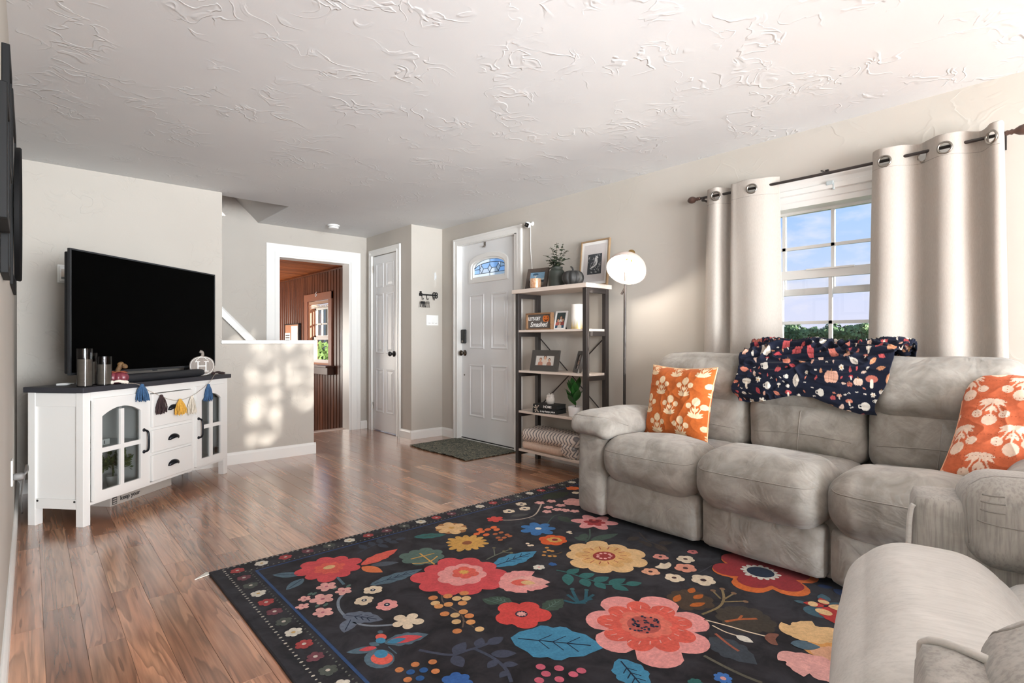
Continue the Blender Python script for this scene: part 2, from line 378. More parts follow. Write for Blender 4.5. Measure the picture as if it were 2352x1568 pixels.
# floor: a slab with every plank laid on it
fb = MB().box(XL-.1, 3.6, YR-.1, 6.03, -.16, -.006)
floor = struct('floor', fb, M_FLOOR)
PW = .1045
rp = random.Random(3)
proto = {}
def plank(x, y0, y1):
    L_ = round((y1-y0)/.05)*.05 if y1-y0 > .2 else .15
    key = round(L_, 2)
    if key not in proto:
        g = .0003; mb = MB(); h = .0062; c = .0006; w = PW/2-g; l = key/2-g
        vs = [(-w, -l, 0), (w, -l, 0), (w, l, 0), (-w, l, 0), (-w, -l, h-c), (w, -l, h-c), (w, l, h-c), (-w, l, h-c), (-w+c, -l+c, h), (w-c, -l+c, h), (w-c, l-c, h), (-w+c, l-c, h)]
        fs = [(3, 2, 1, 0)]+[(i, (i+1) % 4, (i+1) % 4+4, i+4) for i in range(4)]+[(i+4, (i+1) % 4+4, (i+1) % 4+8, i+8) for i in range(4)]+[(8, 9, 10, 11)]
        proto[key] = mesh_of('plank', mb.add(vs, fs), M_FLOOR, False)
    o = bpy.data.objects.new('plank', proto[key]); COL.objects.link(o); o.parent = floor; FR[o.name] = FR[floor.name]
    w = Vector((x, (y0+y1)/2, -.0062)); o.location = FR[floor.name].inverted() @ w
    o.scale = (1, (y1-y0)/key, 1)
x = XL-.005; row = 0
while x < XR:
    y = -.3 + (row*.437 % 1.15) - 1.15; yend = 6.03 if 1.95 < x+PW/2 < 2.96 else (5.86 if x+PW/2 > 1.2 and x+PW/2 < 3.0 else 4.95)
    while y < yend-.02:
        y2 = min(y+rp.choice((.7, .85, 1.0, 1.15, 1.15)), yend)
        if yend-y2 < .12: y2 = yend
        if y2 > -.15: plank(x+PW/2, y, y2)
        y = y2
    x += PW; row += 1

ce = MB().box(XL-.1, 3.6, YR, 4.97, ZC, ZC+.12).box(1.75, 3.6, 4.97, 6.03, ZC, ZC+.12)
struct('ceiling', ce, M_CEIL)
struct('wall_left', MB().box(XL-.1, XL, YR, YF+.12, -.1, ZC), M_WALLS)
struct('wall_rear', MB().box(XL-.1, 3.6, YR-.1, YR, -.1, ZC), M_WALLS)
wr = MB().box(XR, XR+.15, YR, -5.3, -.1, ZC).box(XR, XR+.15, -5.3, -1.7, -.1, 1.0).box(XR, XR+.15, -5.3, -1.7, 2.08, ZC).box(XR, XR+.15, -1.7, .50, -.1, ZC).box(XR, XR+.15, .50, 1.65, -.1, .84).box(XR, XR+.15, .50, 1.65, 1.95, ZC).box(XR, XR+.15, 1.65, 3.70, -.1, ZC).box(XR, XR+.15, 3.70, 4.60, 2.025, ZC).box(XR, XR+.15, 4.60, YF+.12, -.1, ZC)
struct('wall_right', wr, M_WALLS)
struct('wall_corner', MB().box(XL-.1, 1.175, YF, YF+.12, -.1, ZC+1.4), M_WALL)
struct('wall_entry', MB().box(XC, XR+.15, YF, YF+.12, -.1, ZC), M_WALLS)
struct('wall_half', MB().box(1.175, 1.935, YF, YF+.12, -.1, 1.0), M_WALL)
struct('wall_closet', MB().box(XC, XC+.1, YF+.12, 5.155, -.1, ZC).box(XC, XC+.1, 5.715, YB+.16, -.1, ZC).box(XC, XC+.1, 5.155, 5.715, 2.0, ZC), M_WALLS)
struct('wall_back', MB().box(-.3, 1.948, YB, YB+.16, -.1, ZC+1.4).box(1.948, 2.759, YB, YB+.16, 1.93, ZC).box(2.759, XC, YB, YB+.16, -.1, ZC), M_WALL)
# stairwell: sloped soffit, end wall, steps behind the half wall
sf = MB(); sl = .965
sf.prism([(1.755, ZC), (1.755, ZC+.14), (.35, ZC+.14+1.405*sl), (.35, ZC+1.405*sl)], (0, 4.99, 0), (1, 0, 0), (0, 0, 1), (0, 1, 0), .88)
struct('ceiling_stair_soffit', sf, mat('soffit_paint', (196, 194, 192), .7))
struct('wall_stair_end', MB().box(-.3, -.2, 4.99, YB, -.1, 3.6), M_WALLS)
stairs = tag(build('staircase', MB().box(-.2, .1, 4.99, YB, -.1, 0), M_TRIM), kind='structure')
for i in range(6):
    build('step', MB().box(1.62-.24*(i+1), 1.62-.24*i, 4.995, YB-.005, 0, .21*(i+1)), M_FLOOR, stairs)
hr = MB(); d = Vector((-.279, 0, .291)).normalized(); a = Vector((1.72, YB-.035, .985))
hr.prism([(-.012, -.035), (.012, -.035), (.016, .02), (.008, .036), (-.008, .036), (-.016, .02)], a, (0, 1, 0), d.cross(Vector((0, 1, 0)))*-1, d, 1.3)
tag(build('handrail', hr, M_TRIM), 'white painted stair handrail slanting up behind the half wall', 'handrail')

# half-wall cap, baseboards
struct('trim_half_wall_cap', MB().box(1.165, 1.952, YF-.018, YF+.138, 1.0, 1.032), M_TRIM, bevel=.006)
def baseboard(name, p0, p1, nrm, h=.092):
    p0, p1, n = Vector((*p0, 0)), Vector((*p1, 0)), Vector((*nrm, 0)); d = p1-p0; L_ = d.length; d.normalize()
    mb = MB().prism([(0, 0), (.014, 0), (.014, h-.02), (.009, h-.008), (.004, h), (0, h)], p0, n, (0, 0, 1), d, L_)
    return struct(name, mb, M_TRIM)
baseboard('baseboard_left', (XL, YR), (XL, YF), (1, 0))
baseboard('baseboard_corner', (XL, YF), (1.175, YF), (0, -1))
baseboard('baseboard_half_wall', (1.175, YF), (1.95, YF), (0, -1), .1)
baseboard('baseboard_half_wall_end', (1.935, YF-.012), (1.935, YF+.12), (1, 0), .1)
baseboard('baseboard_entry', (XC-.012, YF), (XR, YF), (0, -1))
baseboard('baseboard_closet', (XC, YF), (XC, 5.095), (-1, 0))
baseboard('baseboard_back', (2.88, YB), (XC, YB), (0, -1))
baseboard('baseboard_right', (XR, YR), (XR, 3.57), (-1, 0))
baseboard('baseboard_right_entry', (XR, 4.65), (XR, YF), (-1, 0))

# ---------- cased opening to the porch (moulded casing: three stepped strips)
def casing(name, verts, w, nrm, m=M_TRIM, steps=((0, 1, .012), (.02, .28, .02), (.62, .98, .018))):
    """U-shaped casing round an opening; verts = bottom-left, top-left, top-right, bottom-right of the inner edge (3d)"""
    mb = MB(); n = Vector(nrm); bl, tl, tr, br = [Vector(v) for v in verts]; rt = (tr-tl).normalized()
    for a, b, t in steps:
        a, b = w*a, w*b; up = Vector((0, 0, 1))
        for q0, q1, s in ((bl, tl, -1), (br, tr, 1)):
            o = [q0+rt*s*a, q0+rt*s*b, q1+rt*s*b+up*b, q1+rt*s*a+up*a]
            mb.add(o+[p+n*t for p in o], [(0, 1, 2, 3), (7, 6, 5, 4), (0, 4, 5, 1), (1, 5, 6, 2), (2, 6, 7, 3), (3, 7, 4, 0)])
        o = [tl-rt*a+up*a, tl-rt*b+up*b, tr+rt*b+up*b, tr+rt*a+up*a]
        mb.add(o+[p+n*t for p in o], [(0, 1, 2, 3), (7, 6, 5, 4), (0, 4, 5, 1), (1, 5, 6, 2), (2, 6, 7, 3), (3, 7, 4, 0)])
    me = struct(name, mb, m)
    bm = bmesh.new(); bm.from_mesh(me.data); bmesh.ops.recalc_face_normals(bm, faces=bm.faces); bm.to_mesh(me.data); bm.free(); return me
casing('trim_porch_opening', ((1.948, YB, 0), (1.948, YB, 1.93), (2.759, YB, 1.93), (2.759, YB, 0)), .118, (0, -1, 0))
struct('trim_porch_jamb', MB().box(1.948, 1.966, YB-.005, YB+.17, 0, 1.93).box(2.741, 2.759, YB-.005, YB+.17, 0, 1.93).box(1.966, 2.741, YB-.005, YB+.17, 1.912, 1.93), M_TRIM)
struct('trim_threshold', MB().box(1.966, 2.741, YB+.10, YB+.19, -.01, .006), mat('pale_threshold', (206, 190, 180), .5))

# ---------- porch room: beadboard walls and ceiling board by board
M_PORCH = None
def porch_wood(name, a, b_, c, st):
    m, N, L, b = nodes(name); oi = N.new('ShaderNodeObjectInfo')
    n = noise_tex(N, L, 12, 4, .6, stretch=st); r = ramp2(N, L, n.outputs[0], [(.3, a), (.55, b_), (.75, c)])
    hs = N.new('ShaderNodeHueSaturation'); L.new(r.outputs[0], hs.inputs['Color']); vr = N.new('ShaderNodeMapRange'); L.new(oi.outputs['Random'], vr.inputs[0]); vr.inputs[3].default_value = .7; vr.inputs[4].default_value = 1.3
    L.new(vr.outputs[0], hs.inputs['Value']); L.new(hs.outputs[0], b.inputs['Base Color']); setp(b, rough=.32, spec=.5); return m
M_PORCH = porch_wood('stained_beadboard', (66, 38, 26), (96, 56, 38), (122, 74, 50), (3, 3, .25))
M_PCEIL = porch_wood('varnished_ceiling_board', (140, 74, 38), (176, 102, 58), (200, 132, 86), (.25, 3, 3))
XP = 2.95
pw = struct('wall_porch', MB().box(XP+.012, XP+.12, 6.03, 6.86, -.3, 2.1).box(XP+.012, XP+.12, 7.66, 9.6, -.3, 2.1).box(XP+.012, XP+.12, 6.86, 7.66, -.3, .72).box(XP+.012, XP+.12, 6.86, 7.66, 1.6, 2.1), M_PORCH)
def bead(parent, y0, y1, z0, z1):
    y = y0
    w = (y1-y0)/round((y1-y0)/.088)
    while y < y1-.01:
        mb = MB().prism([(0, 0), (w*.12, .006), (w*.2, .011), (w*.9, .011), (w*.98, .004), (w, 0)], (XP+.012, y, z0), (0, 1, 0), (-1, 0, 0), (0, 0, 1), z1-z0)
        build('plank', mb, M_PORCH, parent); y += w
bead(pw, 6.03, 6.86, -.3, 1.98); bead(pw, 7.66, 9.6, -.3, 1.98); bead(pw, 6.86, 7.66, -.3, .64); bead(pw, 6.86, 7.66, 1.66, 1.98)
struct('trim_porch_crown', MB().prism([(0, 0), (-.03, 0), (-.03, .01), (-.008, .04), (0, .04)], (XP, 6.03, 1.945), (1, 0, 0), (0, 0, 1), (0, 1, 0), 3.5), M_PORCH)
pc = struct('ceiling_porch', MB().box(.5, XP+.12, 6.03, 9.6, 1.99, 2.08), M_PCEIL)
y = 6.03
while y < 9.55:
    build('plank', MB().prism([(0, 0), (.008, -.009), (.075, -.009), (.085, 0)], (.5, y, 1.99), (0, 1, 0), (0, 0, 1), (1, 0, 0), XP-.5), M_PCEIL, pc); y += .086
struct('floor_porch', MB().box(.5, XP+.1, 6.03, 9.6, -.4, -.3), mat('porch_floor_paint', (112, 100, 92), .5))
struct('wall_porch_end', MB().box(.4, XP+.12, 9.6, 9.7, -.3, 2.1), M_PORCH)
struct('wall_porch_side', MB().box(.4, .5, 6.03, 9.6, -.3, 2.1), M_PORCH)

# porch window
w2 = tag(build('window_2', MB().box(XP-.02, XP+.012, 6.80, 6.90, .70, 1.68).box(XP-.02, XP+.012, 7.62, 7.73, .70, 1.68).box(XP-.025, XP+.012, 6.80, 7.73, 1.58, 1.68), mat('window_casing_wood', (150, 96, 72), .4), bevel=.004), kind='structure')
build('sill', MB().box(XP-.12, XP+.0, 6.74, 7.80, .68, .705).box(XP-.09, XP+.0, 6.76, 7.78, .585, .68), mat('dark_sill_wood', (86, 58, 48), .4), w2, bevel=.004)
build('jamb_liner', MB().box(XP+.0, XP+.12, 6.90, 6.925, .705, 1.58).box(XP+.0, XP+.12, 7.595, 7.62, .705, 1.58).box(XP, XP+.12, 6.9, 7.62, .705, .725), mat('orange_jamb_wood', (196, 132, 96), .45), w2)
sash = MB(); y0, y1 = 6.925, 7.595
for (z0, z1, xx) in ((1.06, 1.5, XP+.08), (.725, 1.08, XP+.05)):
    sash.box(xx, xx+.03, y0, y0+.045, z0, z1).box(xx, xx+.03, y1-.045, y1, z0, z1).box(xx, xx+.03, y0, y1, z1-.035, z1).box(xx, xx+.03, y0, y1, z0, z0+.045)
sash.box(XP+.085, XP+.105, y0, y1, 1.255, 1.275).box(XP+.085, XP+.105, 7.15, 7.165, 1.09, 1.47).box(XP+.085, XP+.105, 7.36, 7.375, 1.09, 1.47)
build('sash', sash, M_TRIM, w2)
for (a, b, z0, z1) in ((6.97, 7.55, 1.28, 1.465), (6.97, 7.55, 1.105, 1.25)): build('pane', MB().box(XP+.093, XP+.097, a, b, z0, z1), M_GLASS, w2)
build('pane', MB().box(XP+.063, XP+.067, 6.97, 7.55, .77, 1.045), M_GLASS, w2)
bl = build('window_blind', MB().box(XP+.0, XP+.045, 6.93, 7.59, 1.535, 1.575), mat('blind_wood', (176, 140, 116), .5), w2)
for k in range(4): build('slat', MB().box(XP+.004, XP+.04, 6.935, 7.585, 1.517-.012*k, 1.520-.012*k), mat('blind_slat', (232, 222, 212), .5), w2)
hk = MB(); hk.tube([(XP-.03, 7.28+.022*math.cos(t*PI/8), 1.66+.022*math.sin(t*PI/8)) for t in range(-9, 5)], .004, 6); hk.tube([(XP-.03, 7.28, 1.682), (XP-.02, 7.28, 1.70)], .004, 6)
build('curl_hook', hk, M_WHITEP, w2, smooth=True)
nb = thing('notice_board', 'small board with pinned papers on brown porch wall left of porch window', 'notice board', (XP, 8.2, .9))
build('board', MB().box(XP-.03, XP, 7.92, 8.47, .9, 1.275), mat('cork', (178, 126, 96), .8), nb); build('frame', MB().box(XP-.035, XP, 7.905, 7.925, .9, 1.28).box(XP-.035, XP, 8.465, 8.48, .9, 1.28).box(XP-.035, XP, 7.905, 8.48, 1.27, 1.285), mat('board_frame', (44, 34, 30), .5), nb)
build('paper', MB().box(XP-.036, XP-.031, 7.94, 8.2, .9, 1.25), mat('paper', (228, 224, 218), .7), nb); build('paper', MB().box(XP-.036, XP-.031, 8.24, 8.46, .9, 1.15), mat('paper'), nb) if False else build('paper', MB().box(XP-.036, XP-.031, 8.24, 8.46, .9, 1.15), MATS['paper'], nb)
for k in range(6): build('print_line', MB().box(XP-.038, XP-.036, 8.27, 8.43, .93+.035*k, .942+.035*k), MATS['board_frame'], nb)
gm = thing('garment', 'pale shirt hanging on the porch wall at the opening’s right edge', 'shirt', (2.86, 6.22, .7))
build('shirt', MB().rbox((2.87, 6.215, 1.03), (.08, .20, .29), .04, (.02, 0, 0), n=8, wob=.012, wscale=9), mat('pale_shirt', (214, 218, 228), .9), gm, smooth=True)
build('trousers', MB().rbox((2.885, 6.21, .80), (.06, .18, .17), .03, n=8, wob=.01), mat('blue_trousers', (92, 98, 112), .9), gm, smooth=True)

# ---------- closet door (six raised panels)
def panel(parent, axis_o, uy, un, a0, a1, z0, z1, m, ww=.02):
    """moulded raised panel: outer ogee ring + raised field; plane point axis_o, in-plane dir uy, outward dir un"""
    mb = MB(); o, uy, un = Vector(axis_o), Vector(uy), Vector(un); up = Vector((0, 0, 1))
    rings = [(0, .0), (.006, .0065), (.014, .006), (.022, -.001), (.034, .0015), (.05, .005)]
    vs = []; fs = []
    for ins, h in rings:
        for (a, z) in ((a0+ins, z0+ins), (a1-ins, z0+ins), (a1-ins, z1-ins), (a0+ins, z1-ins)): vs.append(o+uy*a+up*z+un*h)
    for i in range(len(rings)-1):
        for j in range(4): fs.append((i*4+j, i*4+(j+1) % 4, (i+1)*4+(j+1) % 4, (i+1)*4+j))
    k = (len(rings)-1)*4; fs.append((k, k+1, k+2, k+3))
    if uy.cross(up).dot(un) < 0: fs = [f[::-1] for f in fs]
    return build('panel', mb.add(vs, fs), m, parent)
casing('trim_closet_door', ((XC, 5.715, 0), (XC, 5.715, 2.0), (XC, 5.155, 2.0), (XC, 5.155, 0)), .07, (-1, 0, 0))
d2 = tag(build('door_2', MB().box(XC+.004, XC+.04, 5.162, 5.708, .012, 1.995), M_DOOR, bevel=.003), 'narrow white six-panel closet door with black knob', kind='structure')
for (a0, a1) in ((5.235, 5.405), (5.465, 5.635)):
    for (z0, z1) in ((1.63, 1.905), (.885, 1.565), (.215, .71)): panel(d2, (XC+.004, 0, 0), (0, 1, 0), (-1, 0, 0), a0, a1, z0, z1, M_DOOR)
def knob(parent, c, d, m, r=.027):
    R = Vector((0, 0, 1)).rotation_difference(Vector(d)).to_matrix()
    return build('knob', MB().lathe([(.032, 0), (.032, .004), (.026, .009), (.011, .014), (.010, .03), (.02, .036), (r, .046), (r, .056), (.018, .066), (0, .068)], c, 20, R=R), m, parent, smooth=True)
knob(d2, (XC+.004, 5.235, .885), (-1, 0, 0), M_BLACK); build('latch_plate', MB().box(XC-.001, XC+.008, 5.163, 5.172, .855, .915), M_BLACK, d2)
for z in (1.85, .28): build('hinge', MB().tube([(XC-.003, 5.712, z-.04), (XC-.003, 5.712, z+.04)], .006, 8).box(XC-.001, XC+.003, 5.70, 5.722, z-.04, z+.04), M_CHROME, d2)

# ---------- front door with fan light
casing('trim_front_door', ((XR, 4.575, 0), (XR, 4.575, 2.02), (XR, 3.655, 2.02), (XR, 3.655, 0)), .068, (-1, 0, 0), steps=((0, 1, .014), (.70, .975, .02)))
struct('trim_front_door_jamb', MB().box(XR-.002, XR+.15, 4.572, 4.6, 0, 2.02).box(XR-.002, XR+.15, 3.655, 3.70, 0, 2.02).box(XR-.002, XR+.15, 3.655, 4.6, 2.015, 2.04).box(XR+.02, XR+.15, 3.7, 4.575, -.005, .012), M_TRIM)
XD = 3.392; CY = 4.137
def arch(hw, zs, zp, k=16):
    """fan outline from (CY-hw, zs) up over zp to (CY+hw, zs)"""
    return [(CY-hw*math.cos(PI*i/k), zs+(zp-zs)*(math.sin(PI*i/k)**.9)) for i in range(k+1)]
def fan(hw, z0, zs, zp): return [(CY+hw, z0), (CY-hw, z0)][::1][::-1] and [(CY-hw, z0)]+arch(hw, zs, zp)+[(CY+hw, z0)]
gw, g0, gs, gp = .275, 1.648, 1.775, 1.868
leaf = MB(); Y0, Y1 = 3.705, 4.572
leaf.box(XD, XD+.045, Y0, Y1, .012, g0).box(XD, XD+.045, Y0, CY-gw, g0, 2.015).box(XD, XD+.045, CY+gw, Y1, g0, 2.015)
ar = arch(gw, gs, gp)
leaf.prism([(CY-gw, 2.015)]+ar+[(CY+gw, 2.015)], (XD, 0, 0), (0, 1, 0), (0, 0, 1), (1, 0, 0), .045)
d1 = tag(build('door_1', leaf, M_DOOR), 'white front door with arched stained-glass fan light', kind='structure')
for (a0, a1) in ((3.845, 4.09), (4.20, 4.44)):
    for (z0, z1) in ((.945, 1.50), (.25, .785)): panel(d1, (XD, 0, 0), (0, 1, 0), (-1, 0, 0), a0, a1, z0, z1, M_DOOR)
def ring(outer, inner, x, t):
    n = len(outer); mb = MB(); vs = [(x, y, z) for y, z in outer]+[(x-t, y, z) for y, z in outer]+[(x-t, y, z) for y, z in inner]+[(x, y, z) for y, z in inner]
    fs = [(r*n+i, r*n+(i+1) % n, ((r+1) % 4)*n+(i+1) % n, ((r+1) % 4)*n+i) for r in range(3) for i in range(n)]
    mb.add(vs, [f[::-1] for f in fs]); return mb
build('fan_light_frame', ring(fan(gw+.03, g0-.033, gs+.022, gp+.036), fan(gw-.01, g0+.008, gs, gp-.008), XD+.001, .014), M_TRIM, d1, bevel=.003)
build('fan_light_frame', ring(fan(gw+.002, g0-.001, gs, gp+.002), fan(gw-.028, g0+.026, gs-.006, gp-.026), XD+.02, .02), M_TRIM, d1)
def cpane(name, rgb, rough):
    m = bpy.data.materials.new(name); m.use_nodes = True; N = m.node_tree.nodes; L = m.node_tree.links; N.clear()
    out = N.new('ShaderNodeOutputMaterial'); tr = N.new('ShaderNodeBsdfTransparent'); tr.inputs[0].default_value = (*lin(rgb), 1)
    tl = N.new('ShaderNodeBsdfTranslucent'); tl.inputs[0].default_value = (*lin((235, 240, 246)), 1); mx = N.new('ShaderNodeMixShader'); mx.inputs[0].default_value = rough
    gl = N.new('ShaderNodeBsdfGlossy'); gl.inputs['Roughness'].default_value = .15; mx2 = N.new('ShaderNodeMixShader'); mx2.inputs[0].default_value = .06
    L.new(tr.outputs[0], mx.inputs[1]); L.new(tl.outputs[0], mx.inputs[2]); L.new(mx.outputs[0], mx2.inputs[1]); L.new(gl.outputs[0], mx2.inputs[2]); L.new(mx2.outputs[0], out.inputs[0]); return m
PB = cpane('blue_art_glass', (196, 226, 252), .25); PC = cpane('clear_art_glass', (252, 254, 255), .6); PG = cpane('grey_art_glass', (222, 232, 242), .45)
ih, i0, isv, ip = gw-.026, g0+.024, gs-.008, gp-.024
zb = i0+.035                                        # bottom border course
mid = lambda y: isv-.02+(ip-isv-.012)*math.sqrt(max(0, 1-((y-CY)/(ih*1.02))**2))   # inner arch line
top = lambda y: isv+(ip-isv)*math.sqrt(max(0, 1-((y-CY)/ih)**2))
def strip(y0, y1, f0, f1, k=6): 
    ys = [y0+(y1-y0)*i/k for i in range(k+1)]; return [(y, f0(y)) for y in ys]+[(y, f1(y)) for y in ys[::-1]]
polys = [(strip(CY-ih, CY, mid, top), PB), (strip(CY, CY+ih, mid, top), PC)]
zt = zb+.012
dia = lambda c, w: [(c, zb+.005), (c+w, (zb+isv)/2+.015), (c, isv+.02), (c-w, (zb+isv)/2+.015)]
for c in (CY-.13, CY, CY+.13): polys.append((dia(c, .03), PG))
zm = (zb+isv)/2+.015
for a, b, mt in ((CY-ih, CY-.16, PB), (CY+.16, CY+ih, PB)):
    polys.append((strip(a, b, lambda y: zm, mid), PB if a > CY else PG)); polys.append(([(a, zb), (b+(.03 if b < CY else 0), zb), (b+(0 if b < CY else 0), zm), (a, zm)], mt))
for s in (-1, 1):
    a, b = CY+s*.03, CY+s*.10
    polys.append(([(CY, zb), (CY+s*.13, zb), (b, zm), (a, zm)], PC if s < 0 else PG)); polys.append(([(a, zm), (b, zm)]+[(CY+s*.13, isv+.02), (CY+s*.13, mid(CY+.13)), (CY, mid(CY)), (CY, isv+.02)], PB))
polys += [([(CY-ih, i0), (CY, i0), (CY, zb), (CY-ih, zb)], PC), ([(CY, i0), (CY+ih, i0), (CY+ih, zb), (CY, zb)], PC)]
came = MB()
for pl, mt in polys:
    cx_ = sum(p[0] for p in pl)/len(pl); cz_ = sum(p[1] for p in pl)/len(pl)
    build('pane', MB().prism(pl, (XD+.022, 0, 0), (0, 1, 0), (0, 0, 1), (1, 0, 0), .004), mt, d1)
    came.tube([(XD+.021, y, z) for y, z in pl], .0028, 5, closed=True)
build('lead_came', came, mat('lead', (52, 56, 62), .5), d1)
kp = build('keypad_lock', MB().box(XD-.024, XD, 4.49, 4.56, 1.0, 1.145), M_BLACK, d1, bevel=.008)
build('keypad_face', MB().box(XD-.0255, XD-.0235, 4.498, 4.552, 1.055, 1.138), mat('black_gloss', (12, 12, 14), .15), kp); build('key_cylinder', MB().lathe([(.012, 0), (.012, .008), (0, .008)], (XD-.022, 4.526, 1.022), 14, R=rotm('Y', -90)), M_CHROME, kp)
knob(d1, (XD, 4.52, .90), (-1, 0, 0), mat('dark_nickel', (96, 88, 80), .22, 1.0), .029)
build('peephole', MB().lathe([(.009, 0), (.009, .006), (.005, .008), (0, .006)], (XD, 4.525, .672), 14, R=rotm('Y', -90)), M_CHROME, d1)
for z in (1.80, .25): build('hinge', MB().tube([(XD-.008, 3.699, z-.052), (XD-.008, 3.699, z+.052)], .008, 8).box(XD-.004, XD+.002, 3.685, 3.725, z-.05, z+.05), mat('dark_hinge', (58, 54, 50), .4, .8), d1)
build('door_sweep', MB().box(XD-.006, XD, Y0, Y1, .0, .022), M_BLACK, d1)
wh = MB(); wh.box(XD-.004, XD, 4.175, 4.2, 1.975, 2.018).box(XD-.02, XD-.001, 4.18, 4.196, 1.962, 1.977)
tag(build('over_door_hook', wh, M_CHROME), 'small metal hook over the top edge of the front door', 'hook')

# ---------- main window
w1 = tag(build('window_1', MB().box(XR-.012, XR+.16, .42, .53, .80, 1.96).box(XR-.012, XR+.16, 1.62, 1.72, .80, 1.96).box(XR-.03, XR+.16, .42, 1.72, .80, .86), M_TRIM, bevel=.003), kind='structure')
build('head_casing', MB().prism([(0, 1.80), (0, 1.96), (-.03, 1.96), (-.03, 1.945), (-.022, 1.93), (-.022, 1.905), (-.034, 1.90), (-.034, 1.872), (-.018, 1.868), (-.018, 1.835), (-.012, 1.83), (-.012, 1.80)][::-1], (XR, .42, 0), (1, 0, 0), (0, 0, 1), (0, 1, 0), 1.3).box(XR, XR+.15, .53, 1.62, 1.80, 1.955), M_TRIM, w1)
up_, lo_ = MB(), MB(); xa, xb = 3.44, 3.40
cols = [.53, .806, 1.075, 1.344, 1.62]
up_.box(xa, xa+.03, .53, 1.62, 1.297, 1.335).box(xa, xa+.03, .53, 1.62, 1.785, 1.83).box(xa, xa+.03, .53, .56, 1.3, 1.83).box(xa, xa+.03, 1.59, 1.62, 1.3, 1.83).box(xa+.006, xa+.022, .53, 1.62, 1.572, 1.59)
lo_.box(xb, xb+.03, .53, 1.62, 1.39, 1.442).box(xb-.008, xb, .95, 1.2, 1.436, 1.445).box(xb, xb+.03, .53, 1.62, .86, .92).box(xb, xb+.03, .53, .56, .86, 1.44).box(xb, xb+.03, 1.59, 1.62, .86, 1.44).box(xb+.006, xb+.022, .53, 1.62, 1.122, 1.14)
for c in cols[1:4]: up_.box(xa+.006, xa+.024, c-.009, c+.009, 1.33, 1.79); lo_.box(xb+.006, xb+.024, c-.009, c+.009, .91, 1.40)
build('upper_sash', up_, M_TRIM, w1); build('lower_sash', lo_, M_TRIM, w1)
for i in range(4):
    for z0, z1 in ((1.335, 1.572), (1.59, 1.785)): build('pane', MB().box(xa+.013, xa+.016, cols[i]+.009, cols[i+1]-.009, z0, z1), M_GLASS, w1)
    for z0, z1 in ((.92, 1.122), (1.14, 1.39)): build('pane', MB().box(xb+.013, xb+.016, cols[i]+.009, cols[i+1]-.009, z0, z1), M_GLASS, w1)
br = MB().box(3.318, 3.35, 1.035, 1.06, 1.875, 1.905).box(3.306, 3.32, 1.03, 1.065, 1.89, 1.912).box(3.31, 3.322, 1.025, 1.035, 1.862, 1.90)
build('blind_bracket', br, mat('clear_plastic', (196, 208, 212), .2), w1, bevel=.003)

# second window of the same wall, beyond the right edge of the photo; the sun comes in through it
w3 = tag(build('window_3', MB().box(XR-.012, XR+.16, -5.36, -5.28, .96, 2.1).box(XR-.012, XR+.16, -1.72, -1.64, .96, 2.1).box(XR-.03, XR+.16, -5.36, -1.64, .96, 1.03).box(XR-.012, XR+.16, -5.36, -1.64, 2.04, 2.1), M_TRIM, bevel=.003), kind='structure')
build('mullion', MB().box(3.40, 3.43, -3.52, -3.48, 1.03, 2.04), M_TRIM, w3)
for y0, y1 in ((-5.28, -3.52), (-3.48, -1.72)): build('pane', MB().box(3.413, 3.416, y0, y1, 1.03, 2.04), M_GLASS, w3)
# ================================================================== FURNITURE
M_STAND = mat('white_painted_wood', (233, 231, 228), .42); M_STOP = mat('charcoal_top', (50, 50, 56), .5, var=(44, 44, 50), vscale=6, stretch=(1, 12, 12))
st = thing('television_stand', 'white corner television stand with charcoal top and two arched glass doors', 'tv stand', (.219, 3.764, 0), .7277)
SF = FR[st.name]; SL = .34
def sw(a, b, z): return SF @ Vector((a, b, z))
def sbuild(name, mb, m, parent=None, **k): return build(name, mb, m, parent or st, local=True, **k)
for a in (0, 1.195):
    for b in (0, SL-.045): sbuild('leg', MB().box(a, a+.045, b, b+.045, 0, .738), M_STAND, bevel=.002)
sbuild('top', MB().box(-.018, 1.262, -.018, SL+.01, .738, .768), M_STOP, bevel=.003)
for a in (.012, 1.213): sbuild('side_panel', MB().box(a, a+.014, .045, SL-.045, .12, .735), M_STAND)
for a in (.003, 1.20): sbuild('side_rail', MB().box(a, a+.036, .045, SL-.045, .66, .735), M_STAND, bevel=.002)
for a in (.003, 1.20):
    r_ = sbuild('side_rail', MB().box(a, a+.036, .045, SL-.045, .095, .15), M_STAND, bevel=.002)
    for b in (.055, SL-.058): build('bolt', MB().lathe([(.006, 0), (.006, .002), (0, .002)], (a-.0005 if a < 1 else a+.0365, b, .138), 10, R=rotm('Y', -90 if a < 1 else 90)), M_BLACK, r_, local=True)
sbuild('bottom_board', MB().box(.045, 1.195, .004, SL-.01, .107, .124), M_STAND, bevel=.002)
sbuild('face_frame', MB().box(.045, 1.195, .0, .02, .69, .738).box(.434, .469, 0, .02, .124, .69).box(.837, .872, 0, .02, .124, .69).box(.469, .837, .001, .02, .452, .478).box(.469, .837, .001, .02, .292, .315), M_STAND)
for a in (.447, .848): sbuild('divider', MB().box(a, a+.012, .02, SL-.01, .124, .735), M_STAND)
sbuild('back_panel', MB().box(.045, 1.195, SL-.012, SL-.006, .12, .735), mat('stand_back', (214, 211, 206), .6))
for a0, a1 in ((.045, .447), (.86, 1.2)): sbuild('shelf', MB().box(a0, a1, .03, SL-.012, .392, .408), M_STAND)
